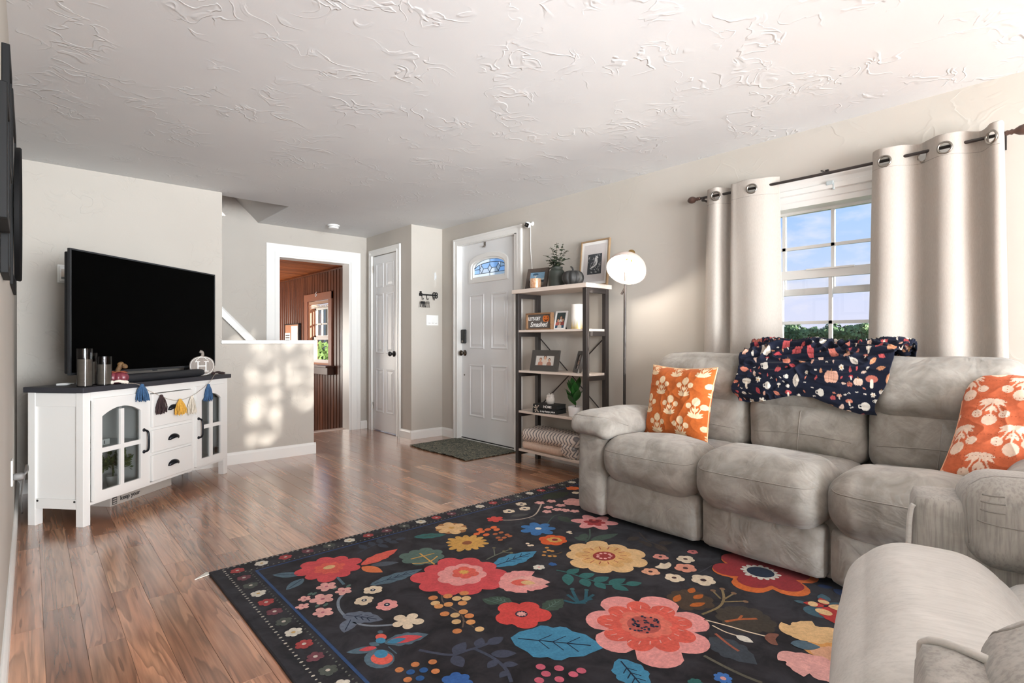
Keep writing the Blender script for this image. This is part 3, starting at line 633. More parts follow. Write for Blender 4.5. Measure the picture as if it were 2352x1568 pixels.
def cup(parent, a, z):
    mb = MB(); n = 14; vs = []; fs = []
    for i in range(n+1):
        th = PI*i/n
        for j in range(7):
            ph = PI/2*j/6; vs.append((a+.048*math.cos(th)*(math.sin(ph)*.9+.1 if j else .0+.1)*1.0 if False else a+.048*math.cos(th)*math.cos(ph*.55), -.018-.026*math.sin(ph)*(.35+.65*math.sin(th)), z-.012+.034*math.sin(th)*math.cos(ph*.8)))
    for i in range(n):
        for j in range(6): fs.append((i*7+j, (i+1)*7+j, (i+1)*7+j+1, i*7+j+1))
    mb.add(vs, fs); h = build('cup_pull', mb, M_IRON, parent, smooth=True, local=True, solid=.003); return h
M_IRON = mat('black_iron', (30, 31, 36), .3, .7)
for z0, z1 in ((.475, .685), (.312, .455), (.130, .295)):
    d_ = sbuild('drawer', MB().box(.475, .833, -.016, .3, z0, z1), M_STAND, bevel=.003); cup(d_, .650, (z0+z1)/2)
def glass_door(a0, a1, hx):
    z0, z1 = .128, .70; w = a1-a0; sx = .052; m = (a0+a1)/2; mul = .013; zm = (.39, .417)
    za = lambda a: .596+.044*max(0, 1-((a-m)/(w/2-sx))**2)
    L_, R_ = a0+sx, a1-sx; k = 8
    mb = MB(); F = ((0, -.016, 0), (1, 0, 0), (0, 0, 1), (0, 1, 0), .02)
    mb.box(a0, L_, -.016, .004, z0, z1).box(R_, a1, -.016, .004, z0, z1).box(L_, R_, -.016, .004, z0, z0+.05).box(m-mul, m+mul, -.016, .004, z0+.05, .625).box(L_, m-mul, -.016, .004, *zm).box(m+mul, R_, -.016, .004, *zm)
    pts = [(L_+(R_-L_)*i/(2*k), za(L_+(R_-L_)*i/(2*k))) for i in range(2*k+1)]
    for i in range(2*k): mb.prism([pts[i], pts[i+1], (pts[i+1][0], z1), (pts[i][0], z1)], *F)
    D = sbuild('door', mb, M_STAND)
    for (p, q) in ((L_, m-mul), (m+mul, R_)):
        build('pane', MB().box(p, q, -.004, -.001, z0+.05, zm[0]), M_CABGLASS, D, local=True)
        xs = [p+(q-p)*i/6 for i in range(7)]; build('pane', MB().prism([(p, zm[1]), (q, zm[1])]+[(x_, za(x_)) for x_ in xs[::-1]], (0, -.004, 0), (1, 0, 0), (0, 0, 1), (0, 1, 0), .003), M_CABGLASS, D, local=True)
    h = MB().tube(catmull([(hx, -.016, .335), (hx, -.028, .337), (hx, -.046, .35), (hx, -.05, .40), (hx, -.046, .455), (hx, -.028, .468), (hx, -.016, .47)], 4), [.0065]*8+[.0065]*17, 8)
    for z in (.335, .47): h.lathe([(.011, 0), (.011, .003), (.006, .008)], (hx, -.016, z), 12, R=rotm('X', 90))
    build('handle', h, M_IRON, D, smooth=True, local=True)
    for z in (.2, .62): build('hinge', MB().box(a1-.06 if hx < m+.2 and hx < a0+.1 else a0+.03, a1-.03 if hx < a0+.1 else a0+.06, .006, .03, z-.02, z+.02), M_CHROME, D, local=True)
glass_door(.052, .431, .402); glass_door(.875, 1.192, .893)

# things inside the stand
def leafy(mb, c, n, r, L0, rng, up=.5, w=.35, m=0, squash=1):
    for i in range(n):
        d = Vector((rng.gauss(0, 1), rng.gauss(0, 1), abs(rng.gauss(up, .6)))).normalized(); p = Vector(c)+Vector((d.x*r, d.y*r, d.z*r*squash))*rng.uniform(.25, 1)
        l = L0*rng.uniform(.7, 1.25); s = d.cross(Vector((rng.random(), rng.random(), rng.random()))).normalized()*l*w; u = d.cross(s).normalized()*l*.12
        q = (d+Vector((0, 0, rng.uniform(-.5, .4)))).normalized()*l
        mb.add([p, p+q*.45+s+u, p+q, p+q*.45-s+u, p+q*.5], [(0, 1, 4), (1, 2, 4), (2, 3, 4), (3, 0, 4)], m)
M_LEAFD = mat('dark_green_leaf', (78, 98, 54), .55, var=(118, 124, 70), vscale=30)
rg = random.Random(5)
pp = thing('potted_plant', 'bushy green plant in white pot behind the left glass door of the television stand', 'plant', sw(.375, .17, .124))
c = FR[pp.name].translation
build('pot', MB().lathe([(.028, 0), (.036, .062), (.038, .065), (.033, .066), (.03, .05), (0, .05)], c, 20), mat('white_ceramic', (226, 224, 220), .35), pp, smooth=True)
f_ = MB(); leafy(f_, c+Vector((0, 0, .115)), 260, .105, .034, rg, .55, .28)
tag(build('foliage', f_, M_LEAFD, pp), kind='stuff'); build('stem', MB().tube([c+Vector((0, 0, .05)), c+Vector((0, 0, .14))], .004, 6), M_LEAFD, pp)
M_INK = mat('black_ink', (24, 24, 26), .6); M_TILE = mat('white_tile', (236, 236, 232), .4)
for a, ch, lab in ((.135, '', 'leftmost blank white tile on the upper shelf behind the left glass door'), (.175, 'M', 'white letter tile reading M on the upper shelf behind the left glass door'), (.225, 'I', 'white letter tile reading I on the upper shelf behind the left glass door'), (.250, '', 'white tile turned away beside the I tile in the stand')):
    t = thing('letter_tile', lab, 'letter tile', sw(a, .09, .408), .7277, 'letter tiles in the television stand')
    build('tile', MB().box(-.0125, .0125, -.004, .004, 0, .034), M_TILE, t, local=True, bevel=.001)
    if ch: text('letter', ch, .026, M_INK, t, (0, -.0046, .0165), (1, 0, 0), (0, 0, 1), bold=.0006)
bx = thing('keepsake_box', 'dark maroon box behind the upper pane of the right glass door', 'box', sw(.985, .14, .408), .7277)
build('box', MB().box(-.075, .06, -.06, .06, 0, .095), mat('maroon_card', (74, 46, 46), .5), bx, local=True, bevel=.003); build('lid', MB().box(-.078, .063, -.063, .063, .095, .115), MATS['maroon_card'], bx, local=True, bevel=.003); build('stud', MB().rbox((.01, -.062, .055), (.008, .004, .008), .002, n=4), M_CHROME, bx, local=True)
jr = thing('jar_candle', 'peach wax candle in a glass jar behind the right glass door', 'candle', sw(1.01, .11, .124))
c = FR[jr.name].translation
build('wax', MB().lathe([(.036, .004), (.036, .06), (.03, .062), (0, .06)], c, 20), mat('peach_wax', (232, 170, 140), .6), jr, smooth=True)
build('jar', MB().lathe([(.04, 0), (.04, .085), (.034, .095), (.034, .1), (.038, .1)], c, 20, cap=False), M_CLEAR, jr, smooth=True); build('rim', MB().lathe([(.036, .098), (.039, .098), (.039, .106), (.036, .106), (.036, .098)], c, 20, cap=False), M_CHROME, jr, smooth=True)
build('label', MB().lathe([(.0405, .015), (.0405, .055)], c, 20, cap=False), mat('peach_label', (226, 178, 156), .6), jr, smooth=True)

# television
tv = thing('television', 'large black flat-screen television standing on the white stand', 'television', sw(.66, .13, .768), .7277)
tb = lambda *a: None
build('back_shell', MB().box(-.60, .60, .012, .05, .07, .76).box(-.35, .35, .05, .085, .09, .45), mat('black_plastic', (20, 20, 22), .5), tv, local=True, bevel=.006)
build('bezel', MB().box(-.615, -.605, -.004, .014, .062, .776).box(.605, .615, -.004, .014, .062, .776).box(-.605, .605, -.004, .014, .766, .776).box(-.605, .605, -.004, .014, .062, .076), mat('gunmetal_bezel', (78, 80, 84), .25, .8), tv, local=True, bevel=.0015)
build('screen', MB().box(-.605, .605, .0, .012, .076, .766), mat('dark_screen', (1, 1, 1), .5, 0, .03), tv, local=True)
build('badge', MB().box(-.02, .02, -.0055, -.003, .056, .066), MATS['gunmetal_bezel'], tv, local=True)
for a in (-.42, .42): build('foot', MB().prism([(-.02, 0), (.02, 0), (.012, .07), (-.012, .07)], (a, -.07, 0), (1, 0, 0), (0, 0, 1), (0, 1, 0), .17), MATS['black_plastic'], tv, local=True, bevel=.002)
sb = thing('soundbar', 'long black soundbar lying below the television screen', 'soundbar', sw(.66, .052, .768), .7277)
build('body', MB().rbox((0, 0, .026), (.76, .06, .052), .024, n=12), mat('black_mesh', (30, 31, 35), .55, bmp=.3, bscale=900), sb, local=True, smooth=True)
for s in (-1, 1): build('end_cap', MB().rbox((s*.382, 0, .026), (.02, .061, .053), .009, n=6), MATS['black_plastic'], sb, local=True, smooth=True)

# smoked glass candles
M_WAXG = mat('grey_wax', (158, 148, 136), .6, var=(136, 126, 114), vscale=30, stretch=(.3, .3, 3))
for a, b, r, h, lab in ((.055, .045, .037, .212, 'tallest smoked-glass pillar candle, at the left end of the stand'), (.172, .125, .034, .186, 'smoked-glass candle standing half hidden behind the other two'), (.165, .03, .037, .165, 'shortest smoked-glass pillar candle, beside the plum fabric pumpkin')):
    cn = thing('pillar_candle', lab, 'candle', sw(a, b, .768), 0, 'smoked glass candles'); c = FR[cn.name].translation
    build('glass', MB().lathe([(r, 0), (r, h), (r-.0015, h+.001), (r-.003, h), (r-.003, .004), (0, .004)], c, 28), M_SMOKE, cn, smooth='auto')
    build('wax', MB().lathe([(r-.0035, .005), (r-.0035, h*.72), (r-.008, h*.725), (0, h*.70)], c, 28), M_WAXG, cn, smooth='auto')
    build('wick', MB().tube([c+Vector((0, 0, h*.70)), c+Vector((.001, 0, h*.70+.014))], .0016, 6), M_INK, cn)
pk = thing('fabric_pumpkin', 'small plum fabric pumpkin with thick stem on the stand top', 'pumpkin', sw(.272, .045, .768)); c = FR[pk.name].translation
prof = [(.0, .004)]+[(.058*math.cos(t)**.6 if math.cos(t) > .02 else .006, .036+.034*math.sin(t)) for t in [(-1.45+2.9*i/14) for i in range(15)]]+[(.0, .066)]
build('body', MB().lathe(prof, c, 48, ribs=8, ribd=.22), mat('plum_satin', (132, 58, 68), .35, var=(104, 44, 58), vscale=20), pk, smooth=True)
co = MB()
for i in range(9):
    a = 2*PI*i/9; d = Vector((math.cos(a), math.sin(a), 0)); s = Vector((-d.y, d.x, 0)); t0 = c+Vector((0, 0, .069))
    co.add([t0, t0+d*.032+s*.018+Vector((0, 0, .004)), t0+d*.056+Vector((0, 0, -.004+.008*(i % 2))), t0+d*.032-s*.018+Vector((0, 0, .003))], [(0, 1, 2, 3)])
build('collar', co, mat('rust_ribbon', (176, 96, 62), .6, var=(150, 70, 60), vscale=40), pk, solid=.002)
build('stem', MB().tube(catmull([c+Vector((0, 0, .062)), c+Vector((.004, 0, .085)), c+Vector((.016, .004, .108)), c+Vector((.014, .008, .128))], 4), [.016, .015, .014, .013, .013, .013, .014, .015, .016, .018, .018, .014, .009], 9).rbox(c+Vector((.034, -.01, .105)), (.03, .03, .028), .012, n=5, wob=.006, wscale=60), mat('twisted_stem', (122, 92, 52), .7, var=(84, 58, 36), vscale=60), pk, smooth=True)
# wooden pumpkin with letter H: a thick cut-out facing the room
vd = (Vector((0, 0, 0))-sw(1.03, .05, 0)); ang = math.atan2(vd.x, -vd.y)
hp = thing('pumpkin_sign', 'grey wooden pumpkin cut-out with a white letter H', 'sign', sw(1.02, .05, .768), ang)
out_ = [(.078*math.copysign(abs(math.cos(t))**.8, math.cos(t))*(1.0+.04*math.cos(2*t)), .072+.072*math.copysign(abs(math.sin(t))**.85, math.sin(t))) for t in [2*PI*i/40 for i in range(40)]]
build('board', MB().prism(out_, (0, -.015, 0), (1, 0, 0), (0, 0, 1), (0, 1, 0), .03), mat('grey_wood', (152, 142, 134), .6, var=(134, 124, 116), vscale=14, stretch=(8, 8, 1)), hp, local=True, bevel=.004)
build('stem', MB().tube(catmull([(0, 0, .14), (.004, 0, .158), (.0, 0, .172), (-.016, 0, .18)], 4), [.012, .012, .011, .011, .01, .01, .01, .011, .012, .012, .012, .011, .01], 8), MATS['grey_wood'], hp, local=True, smooth=True)
M_WHITEPAINT = mat('white_paint_line', (244, 242, 238), .5)
ln = MB(); ln.tube([(x*.9, -.0165, .072+(z-.072)*.9) for x, z in out_], .0022, 5, closed=True)
for s in (-1, 1): ln.tube(catmull([(s*.012, -.0165, .136), (s*.034, -.0165, .118), (s*.042, -.0165, .10)], 5), .0022, 5); ln.tube([(s*.028, -.0165, .012), (s*.026, -.0165, .006)], .0022, 5)
ln.tube(catmull([(-.028, -.0165, .134), (-.008, -.0165, .14), (.014, -.0165, .136)], 4), .0022, 5)
build('rib_line', ln, M_WHITEPAINT, hp, local=True); text('letter', 'H', .105, M_WHITEPAINT, hp, (0, -.0155, .068), (1, 0, 0), (0, 0, 1), bold=-.0015)
for s in (-1, 1):
    for z in (.034, .1045): build('serif', MB().box(s*.0275-.015, s*.0275+.015, -.0168, -.015, z-.0025, z+.0025), M_WHITEPAINT, hp, local=True)
# tassel garland
ga = thing('tassel_garland', 'yarn tassel garland draped across the front of the television stand', 'garland', sw(.66, -.02, .55), .7277)
def gl(a, z, b=-.026): return (a-.66, b+.02, z-.55)
cord = catmull([gl(.245, .772, -.005), gl(.281, .771, -.02), gl(.346, .758), gl(.43, .712), gl(.52, .672), gl(.60, .640), gl(.69, .624), gl(.80, .637), gl(.904, .675), gl(.996, .721), gl(1.06, .772, -.02), gl(1.12, .776, .01)], 6)
build('string', MB().tube(cord, .0016, 5), mat('jute_string', (172, 160, 146), .9), ga, local=True)
def tassel(a, z, col, col2, L_=.105, w=.042, b=-.03, lab=None):
    rg = random.Random(int(a*1000)); mb = MB(); m = mat('yarn_'+lab.split()[0], col, .95, var=col2, vscale=90)
    p0 = Vector(gl(a, z, b))
    mb.rbox(p0+Vector((0, 0, -.006)), (.02, .02, .02), .009, n=4)
    for i in range(95):
        t = rg.uniform(0, 2*PI); r = math.sqrt(rg.random()); q = Vector((math.cos(t)*r*w, math.sin(t)*r*w*.55, 0)); l = L_*rg.uniform(.88, 1.06)
        q.y = min(q.y, .012)
        mb.tube([p0+q*.12, p0+q*.30+Vector((0, 0, -l*.12)), p0+q*.62+Vector((0, 0, -l*.32)), p0+q*.92+Vector((rg.uniform(-.004, .004), 0, -l*.66)), p0+q*.95+Vector((rg.uniform(-.007, .007), rg.uniform(-.004, .002), -l*rg.uniform(.93, 1.05)))], .0024, 4, cap=False)
    mb.tube([p0+Vector((.011*math.cos(2*PI*j/10), .011*math.sin(2*PI*j/10), -.016)) for j in range(10)], .003, 5, closed=True)
    return tag(build('tassel', mb, m, ga, local=True, smooth=True), label=lab)
tassel(.367, .757, (70, 104, 142), (48, 82, 120), .10, .048, -.034, 'blue tassel near the left end'); tassel(.524, .675, (74, 54, 54), (54, 40, 42), .115, .05, -.034, 'dark brown tassel')
tassel(.676, .632, (232, 182, 84), (208, 156, 60), .098, .05, -.046, 'mustard yellow tassel'); tassel(.803, .638, (232, 222, 206), (212, 202, 188), .115, .04, -.034, 'cream tassel'); tassel(.975, .708, (72, 108, 150), (48, 82, 122), .115, .04, -.034, 'steel blue tassel near the right end')
def lying(a, b, col, col2, lab, dirx):
    rg = random.Random(9); mb = MB(); m = mat('yarn_'+lab.split()[0], col, .95, var=col2, vscale=90); p0 = Vector(gl(a, .782, b)); d = Vector((dirx, -.35, 0)).normalized(); s = Vector((-d.y, d.x, 0))
    mb.rbox(p0, (.026, .026, .024), .011, n=4)
    for i in range(60):
        u = rg.uniform(-1, 1); q = p0+d*.075*rg.uniform(.8, 1.1)+s*u*.035; e = q+Vector((0, 0, -.008 if q.y+.0 > -.005 else -.028))
        mb.tube([p0, p0+(q-p0)*.5+Vector((0, 0, rg.uniform(.0, .012))), Vector((e.x, e.y, p0.z+rg.uniform(-.012, .006)) )], .0026, 4, cap=False)
    return tag(build('tassel', mb, m, ga, local=True, smooth=True), label=lab)
lying(.185, .004, (240, 232, 220), (222, 210, 196), 'ivory tassel lying on the stand’s left front edge', 1); lying(1.10, .02, (64, 48, 46), (46, 34, 34), 'umber tassel lying on the stand’s right corner', 1)
# box on the floor underneath
ub = thing('flat_carton', 'flat grey printed carton pushed under the television stand', 'box', sw(.62, .25, 0), .7277)
build('carton', MB().box(-.27, .24, -.085, .08, 0, .062), mat('grey_carton', (176, 168, 160), .7), ub, local=True, bevel=.002); build('flap', MB().box(-.275, .245, -.092, .085, .062, .066), mat('shiny_carton_lid', (120, 122, 126), .25, .5), ub, local=True)
text('lettering', 'keep your', .038, M_INK, ub, (-.12, -.0862, .033), (1, 0, 0), (0, 0, 1), bold=.0006)
build('print_block', MB().box(-.255, -.222, -.0862, -.085, .008, .054), M_INK, ub, local=True); build('print_gap', MB().box(-.251, -.226, -.0868, -.0862, .012, .02).box(-.251, -.226, -.0868, -.0862, .025, .033).box(-.251, -.226, -.0868, -.0862, .038, .046), MATS['grey_carton'], ub, local=True)
cb = MB().tube(catmull([sw(.10, .27, .771), sw(.125, .235, .771), sw(.16, .245, .772), sw(.155, .28, .771), sw(.12, .29, .774), sw(.15, .265, .776), sw(.21, .27, .772)], 6), .003, 6)
tag(build('white_cable', cb, M_WHITEP, smooth=True), 'white cable curled on the stand top behind the candles', 'cable')

# outlet on the left wall, thermostat
ot = thing('wall_outlet', 'white outlet plate with a plug on the left wall by the stand', 'outlet', (XL, 3.30, .43))
build('plate', MB().box(XL, XL+.007, 3.262, 3.335, .375, .49), M_WHITEP, ot, bevel=.003)
pg = build('plug', MB().rbox((XL+.025, 3.30, .41), (.04, .03, .03), .01, n=5), mat('grey_plug', (120, 118, 116), .5), ot, smooth=True)
build('cord', MB().tube(catmull([(XL+.04, 3.30, .41), (XL+.055, 3.34, .425), (XL+.05, 3.6, .40), (XL+.03, 3.9, .2), (XL+.03, 4.2, .03)], 6), .0045, 6), MATS['grey_plug'], pg, smooth=True)
th = thing('thermostat', 'white thermostat on the corner wall, half behind the television', 'thermostat', (.19, YF, 1.43))
build('housing', MB().box(.142, .262, YF-.012, YF, 1.425, 1.553), M_WHITEP, th, bevel=.006); build('cover', MB().box(.150, .254, YF-.028, YF-.012, 1.433, 1.545), M_WHITEP, th, bevel=.008); build('display', MB().box(.163, .240, YF-.0295, YF-.028, 1.452, 1.52), mat('lcd_display', (186, 170, 152), .3), th); build('display_band', MB().box(.163, .240, YF-.0305, YF-.0295, 1.452, 1.466), mat('lcd_band', (104, 104, 100), .4), th)

# ---------- frames on the left wall
M_FR = mat('black_frame_wood', (16, 16, 17), .6, 0, .2); M_MAT = mat('picture_mat', (206, 200, 194), .6)
def wall_frame(y0, y1, z0, z1, t, lab, fw=.03, m=M_FR, off=.004):
    f = thing('picture_frame', lab, 'picture frame', (XL, (y0+y1)/2, z0)); x0, x1 = XL+off*.0, XL+t
    build('moulding', MB().box(x0, x1, y0, y0+fw, z0, z1).box(x0, x1, y1-fw, y1, z0, z1).box(x0, x1, y0+fw, y1-fw, z0, z0+fw).box(x0, x1, y0+fw, y1-fw, z1-fw, z1), m, f, bevel=.002)
    build('picture', MB().box(x0, x1-.008, y0+fw, y1-fw, z0+fw, z1-fw), M_MAT, f); return f
wall_frame(2.19, 2.47, 1.55, 1.905, .019, 'upper black picture frame on the left wall, reaching highest of the near ones')
wall_frame(1.80, 2.06, 1.322, 1.655, .022, 'nearest black picture frame on the left wall, at the photo’s edge')
wall_frame(2.09, 2.36, 1.215, 1.53, .018, 'lower black picture frame on the left wall, its bottom edge lowest of the near ones')
wall_frame(3.10, 3.82, 1.262, 2.09, .011, 'thin tall black frame on the left wall behind the round one', .05)
rm = thing('round_wall_mirror', 'round black-rimmed mirror hung on the left wall near the corner', 'mirror', (XL, 3.36, 1.30)); Rx = rotm('Y', 90)
build('rim', MB().lathe([(.285, .012), (.30, .014), (.303, .03), (.298, .036), (.28, .036), (.272, .03), (.27, .02)], (XL, 3.36, 1.60), 56, R=Rx, cap=False), M_FR, rm, smooth='auto'); build('glass', MB().lathe([(0, .022), (.275, .022)], (XL, 3.36, 1.60), 40, R=Rx), mat('mirror_glass', (200, 200, 200), .05, 1.0), rm)
sm = thing('smoke_detector', 'round white smoke detector on the ceiling', 'smoke detector', (2.376, 5.455, ZC-.04))
build('base', MB().lathe([(.062, .0), (.062, -.012), (.056, -.014)], (2.376, 5.455, ZC), 28), M_WHITEP, sm, smooth='auto'); build('cover', MB().lathe([(.054, -.012), (.052, -.032), (.044, -.038), (0, -.038)], (2.376, 5.455, ZC), 28), M_WHITEP, sm, smooth='auto'); build('vent_slot', MB().lathe([(.0535, -.018), (.0535, -.021)], (2.376, 5.455, ZC), 28, cap=False), mat('vent_grey', (120, 120, 120), .6), sm)
# key rack and switches
kr = thing('key_rack', 'black key-shaped rack with keys on the small wall', 'key rack', (3.16, YF, 1.4)); M_CI = mat('cast_iron', (34, 33, 33), .5, .5); yk = YF-.012
kb = MB().tube([(3.055, yk, 1.515), (3.22, yk, 1.515)], .008, 8).box(3.06, 3.075, yk-.005, yk+.012, 1.515, 1.55).box(3.05, 3.085, yk-.004, yk+.004, 1.50, 1.53)
for q in range(4): a = PI/4+q*PI/2; kb.tube([(3.248+.018*math.cos(a)+.016*math.cos(2*PI*j/12), yk, 1.515+.018*math.sin(a)+.016*math.sin(2*PI*j/12)) for j in range(12)], .0055, 6, closed=True)
build('bar', kb, M_CI, kr, smooth=True)
for x_ in (3.08, 3.14, 3.22): build('hook', MB().tube(catmull([(x_, yk, 1.51), (x_, yk-.008, 1.475), (x_, yk-.024, 1.462), (x_, yk-.034, 1.478)], 4), .003, 6), M_CI, kr, smooth=True)
for x_, n_, m_ in ((3.08, 4, M_CI), (3.14, 3, M_CHROME)):
    kk = thing('key_bunch', ('black' if n_ == 4 else 'silver')+' bunch of keys hanging on the key rack', 'keys', (x_, yk-.02, 1.37), 0, 'key bunches')
    build('ring', MB().tube([(x_+.012*math.cos(2*PI*j/14), yk-.024, 1.452+.012*math.sin(2*PI*j/14)) for j in range(14)], .0014, 5, closed=True), M_CHROME, kk, smooth=True)
    for j in range(n_): 
        q = (j-(n_-1)/2)*.02; build('key', MB().prism([(-.008, 0), (.008, 0), (.009, -.02), (.004, -.026), (.004, -.062), (-.004, -.066), (-.004, -.026), (-.009, -.02)], (x_+q*.6, yk-.026+.003*j, 1.442), (math.cos(q*9), 0, math.sin(q*9)), (-math.sin(q*9), 0, math.cos(q*9)), (0, 1, 0), .002), m_, kk)
sw_ = thing('light_switch', 'white triple light switch plate on the small wall', 'light switch', (3.22, YF, 1.19))
build('plate', MB().box(3.142, 3.292, YF-.006, YF, 1.192, 1.302), M_WHITEP, sw_, bevel=.003)
for k in range(3): build('rocker', MB().box(3.160+.042*k, 3.192+.042*k, YF-.011, YF-.004, 1.215, 1.28), M_WHITEP, sw_, bevel=.002); 
for k in range(3): build('dimmer_light', MB().box(3.164+.042*k, 3.188+.042*k, YF-.012, YF-.0105, 1.216, 1.219), M_CHROME, sw_)
# security camera above the door
sc_ = thing('security_camera', 'small white security camera with black face above the front door', 'camera', (XR, 3.47, 2.03))
Rc = Vector((0, 0, 1)).rotation_difference(Vector((-.86, -.45, -.22))).to_matrix(); cc = Vector((XR-.05, 3.465, 2.055))
build('housing', MB().rbox(cc, (.052, .052, .06), .02, n=8, R=Rc), M_WHITEP, sc_, smooth=True); build('face', MB().rbox(cc+Rc @ Vector((0, 0, .028)), (.036, .036, .008), .003, n=6, R=Rc), mat('black_gloss', (12, 12, 14), .15), sc_, smooth=True); build('lens', MB().lathe([(.007, 0), (.007, .002), (0, .003)], cc+Rc @ Vector((0, .004, .032)), 14, R=Rc), M_CHROME, sc_)
build('mount', MB().tube([cc, (XR-.012, 3.455, 2.07), (XR, 3.455, 2.07)], .009, 8).lathe([(.02, 0), (.02, .006), (.012, .01)], (XR, 3.455, 2.07), 16, R=rotm('Y', -90)), M_WHITEP, sc_, smooth=True)
build('cable', MB().tube(catmull([(XR-.02, 3.46, 2.05), (XR-.006, 3.475, 1.99), (XR-.005, 3.475, 1.85), (XR-.005, 3.46, 1.70), (XR-.005, 3.44, 1.5), (XR-.005, 3.43, 1.1)], 6), .0028, 6), M_WHITEP, sc_, smooth=True)

# ---------- door mat
mm = MB(); nx, ny = 40, 60; U = []; V = []
for j in range(ny+1):
    for i in range(nx+1):
        u, v = i/nx, j/ny; x_ = 2.765+.60*u+.012*math.sin(v*7)*(1-u); y_ = 3.67+.93*v-.04*u*0+.03*(u-.5)*(v-.5)
        e = min(u, 1-u, v, 1-v); z_ = .006+.004*max(0, noise.noise(Vector((x_*5, y_*6, 1))))+(.006*abs(math.sin(v*22)) if u < .04 else 0)
        mm.v.append((x_, y_, z_)); U.append(x_); V.append(y_)
for j in range(ny):
    for i in range(nx): a = j*(nx+1)+i; mm.f.append((a, a+1, a+nx+2, a+nx+1)); mm.mi.append(0); mm.c.append(None)
def mat_mat():
    m, N, L, b = nodes('leafy_mat'); setp(b, rough=.85, spec=.1); tc = N.new('ShaderNodeTexCoord'); mp = N.new('ShaderNodeMapping'); mp.inputs['Scale'].default_value = (1, .55, 1); L.new(tc.outputs['Object'], mp.inputs[0])
    v = N.new('ShaderNodeTexVoronoi'); v.inputs['Scale'].default_value = 46; L.new(mp.outputs[0], v.inputs['Vector'])
    n = noise_tex(N, L, 34, 3, .6, dist=2); r = ramp2(N, L, n.outputs[0], [(.38, (74, 80, 76)), (.50, (104, 110, 102)), (.58, (178, 168, 146)), (.64, (84, 90, 86))])
    mx = N.new('ShaderNodeMix'); mx.data_type = 'RGBA'; mx.blend_type = 'MULTIPLY'; r2 = ramp2(N, L, v.outputs['Distance'], [(.1, 1.0), (.5, .6)]); mx.inputs[0].default_value = .6
    L.new(r.outputs[0], mx.inputs[6]); L.new(r2.outputs[0], mx.inputs[7]); L.new(mx.outputs[2], b.inputs['Base Color']); bump(N, L, n.outputs[0], .3, .003, b); return m
dm = build('door_mat', mm, mat_mat(), smooth=True, solid=.006); dm.location.z += .0
tag(dm, 'dark green-grey leafy door mat in front of the white front door', 'door mat')
# ---------- bookcase
BX0, BX1, BY0, BY1 = 3.052, 3.318, 2.585, 3.36
bc = thing('bookcase', 'tall black metal bookcase with five pale wood shelves beside the front door', 'bookcase', ((BX0+BX1)/2, (BY0+BY1)/2, 0))
M_FRAME = mat('dark_bronze_metal', (46, 40, 38), .45); M_SHELF = mat('pale_oak', (226, 212, 200), .5, var=(214, 198, 186), vscale=5, stretch=(14, 1, 14))
pt = .036
for x_ in (BX0, BX1-pt):
    for y_ in (BY0, BY1-pt): build('post', MB().box(x_, x_+pt, y_, y_+pt, 0, 1.42), M_FRAME, bc, bevel=.0015)
for y_ in (BY0, BY1-pt):
    for z_ in (1.42, 1.097, .761, .425, .105): build('end_rail', MB().box(BX0+pt, BX1-pt, y_+.004, y_+pt-.004, z_-.036, z_), M_FRAME, bc, bevel=.001)
build('shelf', MB().box(BX0-.025, BX1+.012, BY0-.02, BY1+.02, 1.42, 1.452), M_SHELF, bc, bevel=.002)
for z_ in (1.097, .761, .425, .105): build('shelf', MB().box(BX0+.004, BX1-.002, BY0+pt*.4, BY1-pt*.4, z_, z_+.018), M_SHELF, bc, bevel=.001)
for p, q in (((BX1-.012, BY1-pt, 1.05), (BX1-.012, BY0+pt, .46)), ((BX1-.006, BY1-pt, .46), (BX1-.006, BY0+pt, 1.05))): build('cross_brace', MB().tube([p, q], .0045, 6), M_FRAME, bc)
SZ = {1: 1.452, 2: 1.115, 3: .779, 4: .443, 5: .123}

